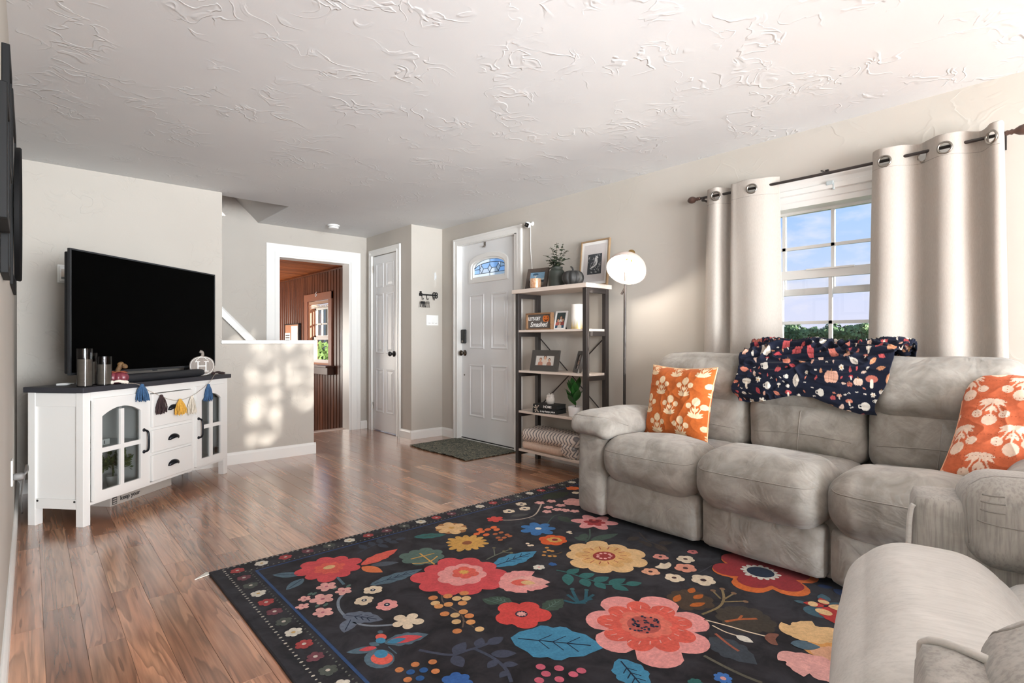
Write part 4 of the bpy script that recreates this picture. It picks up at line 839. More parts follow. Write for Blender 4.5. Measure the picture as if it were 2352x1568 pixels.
def photo_frame(lab, p, w, h, lean, rz, m, fw, photo, group=None, depth=.014, stand=True, matw=0, foot=0):
    """picture frame leaning back: local x = right, y = back, z = up; front faces -y"""
    f = thing('photo_frame', lab, 'photo frame', p, rz, group); Rl = rotm('X', lean); T = Matrix.Rotation(math.radians(lean), 4, 'X')*1
    X = Matrix.Rotation(-math.radians(lean), 4, 'X')
    def fb_(name, mb, m_, bevel=0, attr=False, par=None):
        mb.v = [tuple(X @ Vector(v)) for v in mb.v]; return build(name, mb, m_, par or f, local=True, bevel=bevel, attr=attr)
    a = w/2
    mb = MB()
    for P in ([(-a, 0), (a, 0), (a-fw, fw), (-a+fw, fw)], [(a, 0), (a, h), (a-fw, h-fw), (a-fw, fw)], [(a, h), (-a, h), (-a+fw, h-fw), (a-fw, h-fw)], [(-a, h), (-a, 0), (-a+fw, fw), (-a+fw, h-fw)]):
        mb.prism(P, (0, 0, 0), (1, 0, 0), (0, 0, 1), (0, 1, 0), depth)
    fb_('moulding', mb, m, .0015)
    fb_('backing', MB().box(-a+fw*.5, a-fw*.5, depth*.55, depth*.9, fw*.5, h-fw*.5), M_MAT)
    if matw: fb_('picture_mat', MB().box(-a+fw, a-fw, depth*.45, depth*.55, fw, h-fw), mat('white_mat', (240, 238, 236), .6))
    pm = MB(); photo(pm, -a+fw+matw, a-fw-matw, fw+matw, h-fw-matw, depth*.42)
    fb_('photo', pm, M_FLAT, attr=True)
    if stand:
        s = MB().prism([(-.02, .0), (.02, .0), (.014, h*.6), (-.014, h*.6)], (0, 0, 0), (1, 0, 0), (0, 0, 1), (0, 1, 0), .003)
        top_ = X @ Vector((0, depth, h*.62)); yb = top_.y+h*.28
        s = MB().add([Vector((-.022, yb, 0)), Vector((.022, yb, 0)), top_+Vector((.014, 0, 0)), top_+Vector((-.014, 0, 0)), Vector((-.022, yb+.003, 0)), Vector((.022, yb+.003, 0)), top_+Vector((.014, .003, 0)), top_+Vector((-.014, .003, 0))], [(0, 1, 2, 3), (7, 6, 5, 4), (0, 4, 5, 1), (1, 5, 6, 2), (2, 6, 7, 3), (3, 7, 4, 0)])
        build('easel_back', s, M_BLACK, f, local=True)
    return f
def q2(mb, x0, x1, z0, z1, y, col): mb.add([(x0, y, z0), (x1, y, z0), (x1, y, z1), (x0, y, z1)], [(0, 1, 2, 3)], 0, col)
def ell(mb, cx_, cz_, a, b, y, col, n=18): mb.add([(cx_+a*math.cos(2*PI*i/n), y, cz_+b*math.sin(2*PI*i/n)) for i in range(n)], [tuple(range(n))], 0, col)
def pol(mb, pts, y, col): mb.add([(x_, y, z_) for x_, z_ in pts], [tuple(range(len(pts)))], 0, col)
E5 = .0003
def ph_tower(mb, x0, x1, z0, z1, y):
    w, h = x1-x0, z1-z0; X_ = lambda u: x0+u*w; Z_ = lambda v: z0+v*h
    q2(mb, x0, x1, Z_(.55), z1, y, (128, 160, 184)); q2(mb, x0, x1, Z_(.3), Z_(.55), y, (172, 186, 190)); q2(mb, x0, x1, z0, Z_(.3), y, (118, 112, 104))
    for u in (.05, .2, .42, .6, .78, .95): ell(mb, X_(u), Z_(.33), w*.14, h*.09, y-E5, (62, 74, 80))
    ell(mb, X_(.36), Z_(.84), w*.2, h*.09, y-E5, (70, 96, 118)); pol(mb, [(X_(.24), Z_(.8)), (X_(.33), Z_(.65)), (X_(.33), Z_(.38)), (X_(.4), Z_(.38)), (X_(.4), Z_(.65)), (X_(.5), Z_(.8))], y-E5, (196, 204, 206))
def person_print(mb, cx_, z0, s, y, shirt, hair, skin=(206, 164, 138), k=0):
    pol(mb, [(cx_-s*.9, z0), (cx_+s*.9, z0), (cx_+s*.75, z0+s*.9), (cx_+s*.25, z0+s*1.15), (cx_-s*.25, z0+s*1.15), (cx_-s*.75, z0+s*.9)], y-E5*(1+k), shirt)
    ell(mb, cx_, z0+s*1.72, s*.46, s*.54, y-E5*(2+k), hair); ell(mb, cx_, z0+s*1.58, s*.36, s*.46, y-E5*(3+k), skin)
    for s_ in (-1, 1): ell(mb, cx_+s_*s*.13, z0+s*1.64, s*.04, s*.03, y-E5*(4+k), (60, 44, 40), 6)
    ell(mb, cx_, z0+s*1.38, s*.11, s*.03, y-E5*(4+k), (176, 96, 88), 8)
def ph_family(mb, x0, x1, z0, z1, y):
    q2(mb, x0, x1, z0, z1, y, (206, 200, 192)); w = x1-x0
    person_print(mb, x0+w*.5, z0+(z1-z0)*.12, (z1-z0)*.42, y, (214, 196, 180), (52, 42, 40), k=0); person_print(mb, x0+w*.27, z0, (z1-z0)*.36, y, (186, 132, 112), (120, 80, 62), k=5); person_print(mb, x0+w*.74, z0, (z1-z0)*.34, y, (160, 120, 104), (72, 54, 46), k=5)
def ph_group(mb, x0, x1, z0, z1, y):
    q2(mb, x0, x1, z0, z1, y, (74, 84, 84)); q2(mb, x0, x1, z0, z0+(z1-z0)*.3, y-E5*.5, (62, 92, 116)); w, h = x1-x0, z1-z0
    person_print(mb, x0+w*.52, z0+h*.35, h*.2, y, (226, 224, 220), (96, 76, 60), k=0); person_print(mb, x0+w*.25, z0+h*.18, h*.2, y, (190, 110, 100), (86, 64, 50), k=4); person_print(mb, x0+w*.76, z0+h*.2, h*.2, y, (150, 80, 76), (70, 54, 46), k=4); person_print(mb, x0+w*.5, z0, h*.19, y, (204, 196, 190), (110, 84, 64), k=8)
def ph_couple(mb, x0, x1, z0, z1, y):
    q2(mb, x0, x1, z0, z1, y, (168, 164, 158)); w, h = x1-x0, z1-z0
    person_print(mb, x0+w*.36, z0, h*.3, y, (70, 68, 68), (60, 52, 48)); person_print(mb, x0+w*.68, z0, h*.27, y, (214, 208, 202), (104, 84, 70), k=5)
def ph_bird(mb, x0, x1, z0, z1, y):
    w, h = x1-x0, z1-z0; q2(mb, x0, x1, z0, z1, y, (212, 206, 204)); a0, a1, b0, b1 = x0+w*.2, x1-w*.16, z0+h*.2, z1-h*.26
    q2(mb, a0, a1, b0, b1, y-E5, (74, 76, 80)); rg = random.Random(3); w, h = a1-a0, b1-b0
    for i in range(46):
        cx_, cz_, t, l = a0+w*rg.uniform(.06, .94), b0+h*rg.uniform(.05, .95), rg.uniform(0, PI), w*rg.uniform(.05, .11); dx, dz = l*math.cos(t), l*math.sin(t)
        if a0+.004 < cx_-abs(dx) and cx_+abs(dx) < a1-.004 and b0+.004 < cz_-abs(dz) and cz_+abs(dz) < b1-.004: pol(mb, [(cx_-dx, cz_-dz), (cx_-dz*.25, cz_+dx*.25), (cx_+dx, cz_+dz), (cx_+dz*.25, cz_-dx*.25)], y-E5*2, (176, 178, 180))
    P = lambda u, v: (a0+u*w, b0+v*h)
    pol(mb, [P(.2, .3), P(.36, .42), P(.5, .62), P(.5, .78), P(.58, .88), P(.68, .86), P(.76, .80), P(.68, .76), P(.72, .6), P(.66, .45), P(.5, .36), P(.34, .3)], y-E5*3, (214, 214, 214))
    pol(mb, [P(.34, .4), P(.52, .58), P(.6, .66), P(.58, .5), P(.46, .4)], y-E5*4, (128, 130, 134)); ell(mb, *P(.6, .82), w*.018, w*.018, y-E5*4, (40, 40, 44), 8)
M_DKBR = mat('dark_brown_frame', (92, 80, 72), .5, var=(80, 70, 64), vscale=20); M_GREYFR = mat('charcoal_frame', (74, 70, 66), .5); M_OAKFR = mat('oak_frame', (152, 126, 96), .5, 0, .3); M_WHFR = mat('white_frame', (238, 236, 234), .4)
RZ = -PI/2         # frames on the bookcase face -x
photo_frame('brown frame with a water tower photo on the bookcase’s top shelf', (3.118, 3.19, SZ[1]), .215, .185, 14, RZ+.18, M_DKBR, .034, ph_tower)
photo_frame('large thin oak frame with a white mat and bird print leaning on the wall', (3.255, 2.70, SZ[1]), .285, .365, 6, RZ, M_OAKFR, .012, ph_bird, stand=False, matw=.022, depth=.02)
photo_frame('small white frame with a group photo on the second shelf', (3.16, 2.965, SZ[2]), .118, .158, 16, RZ+.1, M_WHFR, .014, ph_group)
photo_frame('wide charcoal frame with a family portrait on the third shelf', (3.115, 3.095, SZ[3]), .285, .175, 13, RZ+.12, M_GREYFR, .048, ph_family)
photo_frame('tilted dark frame with a couple photo behind the bookcase’s front post', (3.13, 2.765, SZ[3]), .13, .175, 16, RZ-.55, M_GREYFR, .03, ph_couple, depth=.03)
# sign
sg = thing('pumpkin_slogan_sign', 'wood-framed grey sign reading LET’S GET Smashed with a pumpkin', 'sign', (3.12, 3.145, SZ[2]), RZ+.04); w, h = .285, .140
build('frame', MB().box(-w/2, w/2, -.014, .02, 0, .013).box(-w/2, w/2, -.014, .02, h-.013, h).box(-w/2, -w/2+.013, -.014, .02, .013, h-.013).box(w/2-.013, w/2, -.014, .02, .013, h-.013), mat('walnut_sign_frame', (146, 110, 78), .5, var=(124, 92, 66), vscale=10, stretch=(2, 8, 8)), sg, local=True, bevel=.001)
build('board', MB().box(-w/2+.01, w/2-.01, .004, .016, .01, h-.01), mat('slate_board', (92, 86, 82), .6), sg, local=True)
text('lettering', "LET'S GET", .040, M_WHITEPAINT, sg, (-.058, .0035, .092), (1, 0, 0), (0, 0, 1), bold=.0006, spacing=.78)
text('lettering', 'Smashed', .056, M_WHITEPAINT, sg, (-.012, .0035, .044), (1, 0, 0), (0, 0, 1), shear=.3, bold=.0006, spacing=.95)
pkn = MB()
for dx in (-.018, 0, .018): ell(pkn, .073+dx, .092, .018, .026, .0035-E5*(1 if dx else 2), (214, 116, 56))
for s in (-1, 1): pol(pkn, [(.073+s*.018, .108), (.073+s*.008, .101), (.073+s*.02, .098)], .0035-E5*3, (60, 26, 18))
pol(pkn, [(.05, .09), (.062, .083), (.073, .081), (.084, .083), (.096, .09), (.09, .079), (.08, .073), (.066, .073), (.056, .079)], .0035-E5*3, (60, 26, 18)); pol(pkn, [(.068, .117), (.079, .117), (.081, .126), (.071, .125)], .0035-E5*3, (96, 76, 50))
build('pumpkin_print', pkn, M_FLAT, sg, local=True, attr=True)
# things on the shelves
am = thing('amber_candle_glass', 'mottled amber glass candle holder in front of the water tower photo', 'candle holder', (3.065, 3.13, SZ[1])); c = FR[am.name].translation
build('glass', MB().lathe([(.036, 0), (.044, .004), (.046, .04), (.044, .078), (.041, .078), (.042, .008), (0, .006)], c, 28), mat('amber_mercury_glass', (196, 130, 84), .22, .35, var=(232, 200, 170), vscale=70), am, smooth='auto'); build('candle', MB().lathe([(.038, .008), (.038, .05), (0, .05)], c, 20), mat('cream_wax', (232, 214, 190), .6), am)
va = thing('ribbed_vase', 'dark ribbed vase of eucalyptus on the bookcase’s top shelf', 'vase', (3.15, 2.975, SZ[1])); c = FR[va.name].translation
pr = [(.0, 0), (.058, .0)]+[(.064-.0012*(i % 2)+.004*math.sin(PI*i/30), .006+.118*i/30) for i in range(31)]+[(.055, .136), (.046, .146), (.047, .158), (.05, .164), (.044, .164), (.04, .14), (0, .12)]
build('vase', MB().lathe(pr, c, 36), mat('dark_green_ceramic', (58, 62, 56), .6), va, smooth=True)
M_EUC = mat('eucalyptus_leaf', (66, 76, 60), .55, var=(88, 98, 78), vscale=40); M_STEM = mat('brown_stem', (84, 74, 58), .7)
rg = random.Random(11); lf = MB(); stm = MB()
def euc(tip, n, r):
    a = c+Vector((0, 0, .15)); b = c+Vector(tip); m_ = (a+b)/2+Vector((rg.uniform(-.01, .01), rg.uniform(-.015, .015), .03)); P = catmull([a, m_, b], 8); stm.tube(P, .0016, 5)
    for i in range(n):
        p = P[int(2+(len(P)-3)*i/n)]; f = 1-.5*i/n
        for s in (0, PI):
            t = rg.uniform(0, PI)+s; d = Vector((math.cos(t), math.sin(t), rg.uniform(-.3, .5))).normalized(); u = d.cross(Vector((0, 0, 1))).normalized(); nn = d.cross(u); q = p+d*r*f*.9
            k = 8; vs = [q]+[q+d*r*f*math.cos(2*PI*j/k)+u*r*f*.8*math.sin(2*PI*j/k)+nn*r*.15*math.cos(4*PI*j/k) for j in range(k)]
            lf.add(vs, [(0, 1+j, 1+(j+1) % k) for j in range(k)])
for tip, n, r in (((0, 0, .36), 9, .022), ((-.02, .05, .33), 7, .02), ((.02, -.05, .35), 8, .02), ((-.03, .125, .27), 6, .017), ((-.03, .09, .22), 5, .026), ((-.02, -.13, .28), 7, .02), ((.03, -.10, .22), 5, .026), ((-.06, -.03, .20), 4, .032), ((-.06, .05, .19), 4, .032), ((-.05, -.10, .17), 4, .028), ((.04, .05, .25), 5, .022)): euc(tip, n, r)
tag(build('leaves', lf, M_EUC, va, smooth=True), kind='stuff'); build('stems', stm, M_STEM, va)
bp = thing('black_pumpkin', 'matte black pumpkin on the bookcase’s top shelf', 'pumpkin', (3.10, 2.757, SZ[1])); c = FR[bp.name].translation
pr = [(0, .01), (.03, .0), (.055, .002)]+[(.086*max(.02, math.cos(t))**.5, .055+.054*math.sin(t)) for t in [-.9+2.35*i/16 for i in range(17)]]+[(0, .098)]
build('body', MB().lathe(pr, c, 60, ribs=10, ribd=.14), mat('matte_black_resin', (46, 45, 44), .6), bp, smooth=True)
build('stem', MB().tube(catmull([c+Vector((0, 0, .092)), c+Vector((0, 0, .118)), c+Vector((-.003, .008, .136)), c+Vector((-.004, .02, .142))], 5), [.015, .012, .010, .009, .008, .008, .007, .007, .007, .007, .006, .006, .006, .006, .006, .006], 8), MATS['matte_black_resin'], bp, smooth=True)
hu = thing('hurricane_candle', 'tall white frosted candle glass with gold base behind the bookcase post', 'candle', (3.20, 2.80, SZ[2])); c = FR[hu.name].translation
build('glass', MB().lathe([(.05, 0), (.05, .196), (.047, .196), (.047, .005), (0, .005)], c, 32), mat('frosted_white', (240, 236, 230), .35, var=(228, 222, 214), vscale=6), hu, smooth='auto')
gfl = MB()
for i in range(34):
    t = 2*PI*i/34; hh = rg.uniform(.03, .10); gfl.add([c+Vector((.0505*math.cos(t-.08), .0505*math.sin(t-.08), .004)), c+Vector((.0505*math.cos(t+.08), .0505*math.sin(t+.08), .004)), c+Vector((.0508*math.cos(t), .0508*math.sin(t), hh))], [(0, 1, 2)])
build('gold_flakes', gfl, mat('gold_leaf', (202, 172, 92), .35, .6), hu)
for k, (lab, z, ch, sz_, body_, dw) in enumerate((('lower black book of the pair on the fourth shelf', SZ[4], 0, .036, 'is my happy place', 0), ('upper black book of the pair, HOME on its spine', SZ[4]+.037, 0, .036, 'HOME', .004))):
    bk = thing('book', lab, 'book', (3.14, 3.045, z), RZ+.2); a = .118-dw
    build('cover', MB().box(-a, a, -.07, .07, 0, .003).box(-a, a, -.07, .07, .032, .035).box(-a, a, -.072, -.067, 0, .035), mat('black_cloth_cover', (24, 26, 26), .6), bk, local=True, bevel=.001)
    build('pages', MB().box(-a+.003, a-.003, -.066, .066, .003, .032), mat('pages', (40, 42, 42), .8), bk, local=True)
    text('lettering', body_, .028 if k else .02, M_WHITEPAINT, bk, (.025, -.0722, .017), (1, 0, 0), (0, 0, 1), bold=.0003, shear=0 if k else .25)
    if k == 0: 
        bw = MB()
        for t in (.3, 1.1, 2.0, 2.7): pol(bw, [(-.075, .034), (-.075+.036*math.cos(t)-.006, .034+.03*math.sin(t)), (-.075+.036*math.cos(t)+.006, .034+.03*math.sin(t)+.004)], -.0732, (214, 200, 184))
        for t in (3.6, 4.2, 5.2): pol(bw, [(-.075, .034), (-.075+.03*math.cos(t)-.006, .034+.03*math.sin(t)), (-.075+.03*math.cos(t)+.006, .034+.03*math.sin(t))], -.0732, (214, 200, 184))
        build('twine_bow', bw, M_FLAT, bk, local=True, attr=True)
ow = thing('owl_figurine', 'small white carved owl figurine sitting on the black books', 'figurine', (3.14, 3.035, SZ[4]+.072)); c = FR[ow.name].translation; M_OWL = mat('white_carved_resin', (226, 220, 212), .7, var=(206, 198, 190), vscale=60, bmp=.6, bscale=120)
build('body', MB().lathe([(0, 0), (.026, .001), (.034, .02), (.037, .036), (.033, .052), (.029, .058), (.031, .066), (.026, .076), (0, .079)], c, 22), M_OWL, ow, smooth=True)
for s in (-1, 1):
    build('ear', MB().lathe([(.008, 0), (.003, .012), (0, .016)], c+Vector((0, s*.016, .072)), 8), M_OWL, ow, smooth=True); build('eye', MB().lathe([(.008, 0), (.006, .003), (0, .004)], c+Vector((-.027, s*.010, .064)), 10, R=rotm('Y', -90)), M_OWL, ow, smooth=True)
gp_ = thing('rubber_plant', 'leafy green plant in a round white pot on the fourth shelf', 'plant', (3.125, 2.755, SZ[4])); c = FR[gp_.name].translation
build('pot', MB().lathe([(0, 0), (.044, .0), (.05, .006), (.058, .078), (.054, .078), (.05, .066), (0, .066)], c, 28), mat('white_glaze', (238, 236, 234), .25), gp_, smooth='auto'); build('soil', MB().lathe([(.0505, .068), (0, .07)], c, 20), mat('soil', (66, 52, 42), .9), gp_)
M_RUB = mat('glossy_green_leaf', (52, 104, 44), .35, var=(38, 82, 38), vscale=14)
for i, (t, tl, hh, L_) in enumerate(((1.7, .5, .03, .13), (2.4, .55, .05, .13), (1.9, .35, .08, .13), (3.2, .6, .02, .12), (2.9, .3, .1, .13), (.9, .5, .06, .12), (4.2, .5, .05, .12), (5.3, .5, .06, .12), (0, .2, .12, .12), (3.8, .25, .09, .12), (1.3, .2, .12, .115))):
    a = c+Vector((0, 0, .07+hh)); d = Vector((math.cos(t)*tl, math.sin(t)*tl, 1)).normalized(); u = d.cross(Vector((math.cos(t), math.sin(t), 0))).normalized(); nn = u.cross(d); vs = []; k = 8
    for j in range(k+1):
        f = j/k; wdt = .03*math.sin(PI*min(1, f*.92+.06))**.8; p = a+d*L_*f+nn*(.03*f*f); vs += [p-u*wdt+nn*.008*math.sin(PI*f), p, p+u*wdt+nn*.008*math.sin(PI*f)]
    lb = MB().add(vs, [(j*3+q, j*3+q+1, j*3+q+4, j*3+q+3) for j in range(k) for q in (0, 1)]); lb.tube([c+Vector((0, 0, .068)), a], .003, 5); build('leaf', lb, M_RUB, gp_, smooth=True)
# folded blankets on the bottom shelf
def folded(name, lab, y0, y1, x0, x1, z0, h, layers, m, seed, colfn=None):
    t = thing(name, lab, 'blanket', ((x0+x1)/2, (y0+y1)/2, z0)); lh = h/layers
    for k in range(layers):
        mb = MB().rbox(((x0+x1)/2, (y0+y1)/2, z0+lh*(k+.5)), (x1-x0, (y1-y0)*(1-.02*k), lh*1.06), lh*.45, (.01, .012, .006), n=18, wob=.009, wscale=7, seed=seed+k)
        build('fold', mb, m, t, smooth=True)
    return t
M_SHERPA = mat('peach_sherpa', (226, 202, 184), .95, var=(212, 186, 168), vscale=60, bmp=1.0, bscale=220)
def chevron():
    m, N, L, b = nodes('chevron_fleece'); setp(b, rough=.95, spec=.1); tc = N.new('ShaderNodeTexCoord'); sp = N.new('ShaderNodeSeparateXYZ'); L.new(tc.outputs['Object'], sp.inputs[0])
    def M_(op, a, bb=None):
        n = N.new('ShaderNodeMath'); n.operation = op
        for i, v in enumerate((a, bb)):
            if v is None: continue
            if isinstance(v, (int, float)): n.inputs[i].default_value = v
            else: L.new(v, n.inputs[i])
        return n.outputs[0]
    zz = M_('SUBTRACT', sp.outputs['Z'], M_('MULTIPLY', sp.outputs['X'], .8))
    tri = M_('PINGPONG', M_('MULTIPLY', zz, 1.0), .03); ph = M_('ADD', M_('MULTIPLY', sp.outputs['Y'], 1.0), M_('MULTIPLY', tri, .9))
    st_ = M_('FRACT', M_('MULTIPLY', ph, 30.0)); n = noise_tex(N, L, 40, 3, .6); st2 = M_('ADD', st_, M_('MULTIPLY', n.outputs[0], .35))
    r = ramp2(N, L, st2, [(.5, (230, 218, 208)), (.58, (142, 138, 138)), (.86, (128, 124, 126)), (.95, (230, 218, 208))]); L.new(r.outputs[0], b.inputs['Base Color'])
    bump(N, L, st2, .5, .004, b); return m
M_CHEV = chevron()
folded('sherpa_blanket', 'folded peach sherpa blanket, lower of the two on the bottom shelf', 2.84, 3.31, 3.065, 3.30, SZ[5], .07, 1, M_SHERPA, 1)
ch = folded('chevron_blanket', 'folded grey and white chevron blanket on top of the sherpa one', 2.70, 3.315, 3.06, 3.30, SZ[5]+.066, .105, 1, M_CHEV, 5)
build('corner', MB().rbox((3.09, 2.775, SZ[5]+.058), (.07, .15, .115), .03, (.012, .012, .0), n=12, wob=.02, wscale=14, R=rotm('X', 14)), M_CHEV, ch, smooth=True)

# ---------- floor lamp
fl_ = thing('floor_lamp', 'slim black floor lamp with a white dome shade, switched on', 'floor lamp', (3.15, 2.32, 0))
build('base', MB().lathe([(.0, .0), (.125, .0), (.125, .012), (.118, .018), (.02, .024), (0, .024)], (3.15, 2.32, 0), 36), M_FRAME, fl_, smooth='auto'); build('pole', MB().tube([(3.15, 2.32, .02), (3.15, 2.31, 1.40)], .0095, 12), M_FRAME, fl_, smooth='auto')
hc = Vector((3.06, 2.235, 1.515)); ax = Vector((-.50, -.07, -.62)).normalized()   # opening direction of the dome
ax = Vector((-.53, -.17, -.62)).normalized()
Rs = Vector((0, 0, 1)).rotation_difference(-ax).to_matrix()
dome = [(.136*math.cos(t), .105*math.sin(t)) for t in [PI/2*i/14 for i in range(14)]]+[(.02, .105)]
build('shade', MB().lathe([(.1365, -.004)]+dome+[(.016, .1035)]+[(r-.003, z-.003) for r, z in dome[::-1]]+[(.1335, -.004), (.1365, -.004)], hc, 44, R=Rs, cap=False), mat('blush_white_enamel', (208, 190, 180), .4), fl_, smooth=True)
build('cap', MB().lathe([(.024, .10), (.024, .185), (.02, .19), (0, .19)], hc, 24, R=Rs), M_BRASS, fl_, smooth='auto')
build('arm', MB().tube(catmull([(3.15, 2.31, 1.36), (3.15, 2.31, 1.46), (3.145, 2.30, 1.54), hc+Rs @ Vector((.02, 0, .14))], 6), .0075, 10), M_FRAME, fl_, smooth=True); build('joint_lever', MB().tube([(3.15, 2.31, 1.40), (3.14, 2.335, 1.355)], .008, 8), M_FRAME, fl_)
bulb = build('bulb', MB().lathe([(0, -.01), (.02, -.006), (.031, .014), (.03, .035), (.016, .06), (.014, .085)], hc, 20, R=Rs), emit('lamp_bulb_glow', (255, 240, 220), 35.0), fl_, smooth=True)
pl = bpy.data.lights.new('floor_lamp_light', 'POINT'); plo = bpy.data.objects.new('floor_lamp_light', pl); COL.objects.link(plo); pl.energy = 6; pl.color = (1, .9, .78); pl.shadow_soft_size = .035
plo.location = hc+ax*.03

# ---------- curtain rod and curtains
rod = thing('curtain_rod', 'black curtain rod with brown knob finials above the window', 'curtain rod', (3.24, 1.07, 1.94))
zr = lambda y: 1.948-.010*math.sin(PI*(y-.3)/1.5)
build('pole', MB().tube([(3.24, y, zr(y)) for y in [.30+1.5*i/24 for i in range(25)]], .008, 10), M_FRAME, rod, smooth=True)
build('centre_hook', MB().box(XR-.012, XR, 1.062, 1.078, 1.96, 1.985).box(3.25, XR-.01, 1.066, 1.074, 1.958, 1.964), M_FRAME, rod)
M_FIN = mat('brown_finial', (76, 54, 46), .4)
for s, y in ((-1, .30), (1, 1.80)):
    R = rotm('X', 90 if s < 0 else -90); build('finial', MB().lathe([(.008, -.02), (.012, -.012), (.009, -.004), (.013, .004), (.009, .01), (.02, .028), (.023, .042), (.019, .058), (.009, .07), (0, .072)] if True else [], (3.24, y, zr(y)), 18, R=R), M_FIN, rod, smooth=True)
for y in (.335, 1.765): build('bracket', MB().box(3.25, XR, y-.005, y+.005, 1.928, 1.938).box(3.232, 3.252, y-.006, y+.006, 1.925, 1.95).box(XR-.004, XR, y-.012, y+.012, 1.90, 1.985), M_FRAME, rod)
def curtain(lab, ctrl, ztop, zbot, grom, flare, part_pts=6):
    P = catmull([(x_, y_, 0) for y_, x_ in ctrl], part_pts); n = len(P); cum = [0]
    for i in range(1, n): cum.append(cum[-1]+(P[i]-P[i-1]).length)
    # resample finely
    m_ = int(cum[-1]/.0045); Q = []
    for k in range(m_+1):
        s = cum[-1]*k/m_; i = max(j for j in range(n) if cum[j] <= s+1e-9); i = min(i, n-2); f = (s-cum[i])/max(1e-9, cum[i+1]-cum[i]); Q.append(P[i].lerp(P[i+1], f))
    zs = [ztop-.005*j for j in range(27)]+[ztop-.13-(ztop-.13-zbot)*j/26 for j in range(1, 27)]
    yc = sum(q.y for q in Q)/len(Q); mb = MB(); nx = len(Q)
    for z in zs:
        f = (ztop-z)/(ztop-zbot)
        for q in Q:
            xo = q.x-3.235; y = yc+(q.y-yc)*(1+flare*f)
            w = .006*noise.noise(Vector((y*9, z*2.2, 3)))*min(1, f*4)
            mb.v.append((min(3.235+xo*(1-.25*f)-.01*f+w, XR-.036), y, z+.006*noise.noise(Vector((q.y*14, 0, 5))) if f < .02 else z))
    G = []
    for yg in grom:
        i = min(range(nx), key=lambda j: abs(Q[j].y-yg)); G.append((i, Q[i], (Q[min(i+1, nx-1)]-Q[max(i-1, 0)]).normalized()))
    for j in range(len(zs)-1):
        for i in range(nx-1):
            zc = (zs[j]+zs[j+1])/2
            if any(((Q[i]+Q[i+1])/2-g[1]).length**2+(zc-(zr(g[1].y)-.014))**2 < .0235**2 for g in G): continue
            a = j*nx+i; mb.f.append((a, a+1, a+nx+1, a+nx)); mb.mi.append(0); mb.c.append(None)
    cu = thing('curtain', lab, 'curtain', (3.235, yc, zbot), 0)
    build('panel', mb, M_CURT, cu, smooth=True, solid=.0015)
    for i, q, t in G:
        c_ = Vector((q.x, q.y, zr(q.y)-.014)); u = Vector((t.x, t.y, 0)); build('grommet', MB().tube([c_+u*.0265*math.cos(2*PI*k/24)+Vector((0, 0, .0265*math.sin(2*PI*k/24))) for k in range(24)], .0048, 6, closed=True), M_CHROME, cu, smooth=True)
    # stitched header seam
    hs = MB().tube([Vector((mb.v[20*nx+i][0]-.0016, mb.v[20*nx+i][1], mb.v[20*nx+i][2])) for i in range(0, nx, 3)], .001, 4); build('hem_seam', hs, M_SEAM, cu)
    return cu
curtain('beige curtain panel hanging left of the window, narrower one', [(1.725, 3.225), (1.70, 3.205), (1.655, 3.20), (1.63, 3.235), (1.60, 3.275), (1.575, 3.262), (1.56, 3.205), (1.52, 3.195), (1.44, 3.19), (1.37, 3.215), (1.315, 3.26), (1.30, 3.272)], 1.985, .42, (1.655, 1.43), .16)
curtain('beige curtain panel hanging right of the window, wider one', [(.83, 3.262), (.815, 3.225), (.775, 3.20), (.72, 3.212), (.66, 3.262), (.625, 3.268), (.59, 3.235), (.545, 3.20), (.49, 3.205), (.44, 3.255), (.405, 3.27), (.38, 3.235), (.365, 3.20), (.345, 3.19), (.325, 3.20), (.322, 3.24)], 1.995, .42, (.765, .62, .525, .362), .10)
# ---------- sofa
sofa = thing('recliner_sofa', 'long taupe suede three-seat recliner sofa under the window', 'sofa', (2.75, 1.05, .0))
def soft(name, c, sz, r, puff=(0, 0, 0), n=16, wob=.006, ws=4, seed=0, m=M_SOFA, par=None, R=None, lines=()):
    mb = MB().rbox(c, sz, r, puff, R, n, wob, ws, seed); bv = mb.bvh(); o = build(name, mb, m, par or sofa, smooth=True)
    if lines:
        s = MB()
        for ln_ in lines: q = seam(bv, ln_, .0022, .0004); s.add(q.v, q.f)
        build('seam', s, M_SEAM, o, smooth=True)
    return o
SECS = ((1.335, 1.905, .25, 0), (.775, 1.328, .262, 1), (.205, .768, .256, 2))
build('frame_body', MB().box(2.46, 3.14, .03, 2.07, .04, .30).box(3.05, 3.15, .22, 1.89, .28, .80), M_SOFA, sofa, bevel=.01)
for x_ in (2.52, 3.08):
    for y_ in (.1, 2.0): build('foot', MB().box(x_-.03, x_+.03, y_-.03, y_+.03, .0112, .05), M_BLACK, sofa)
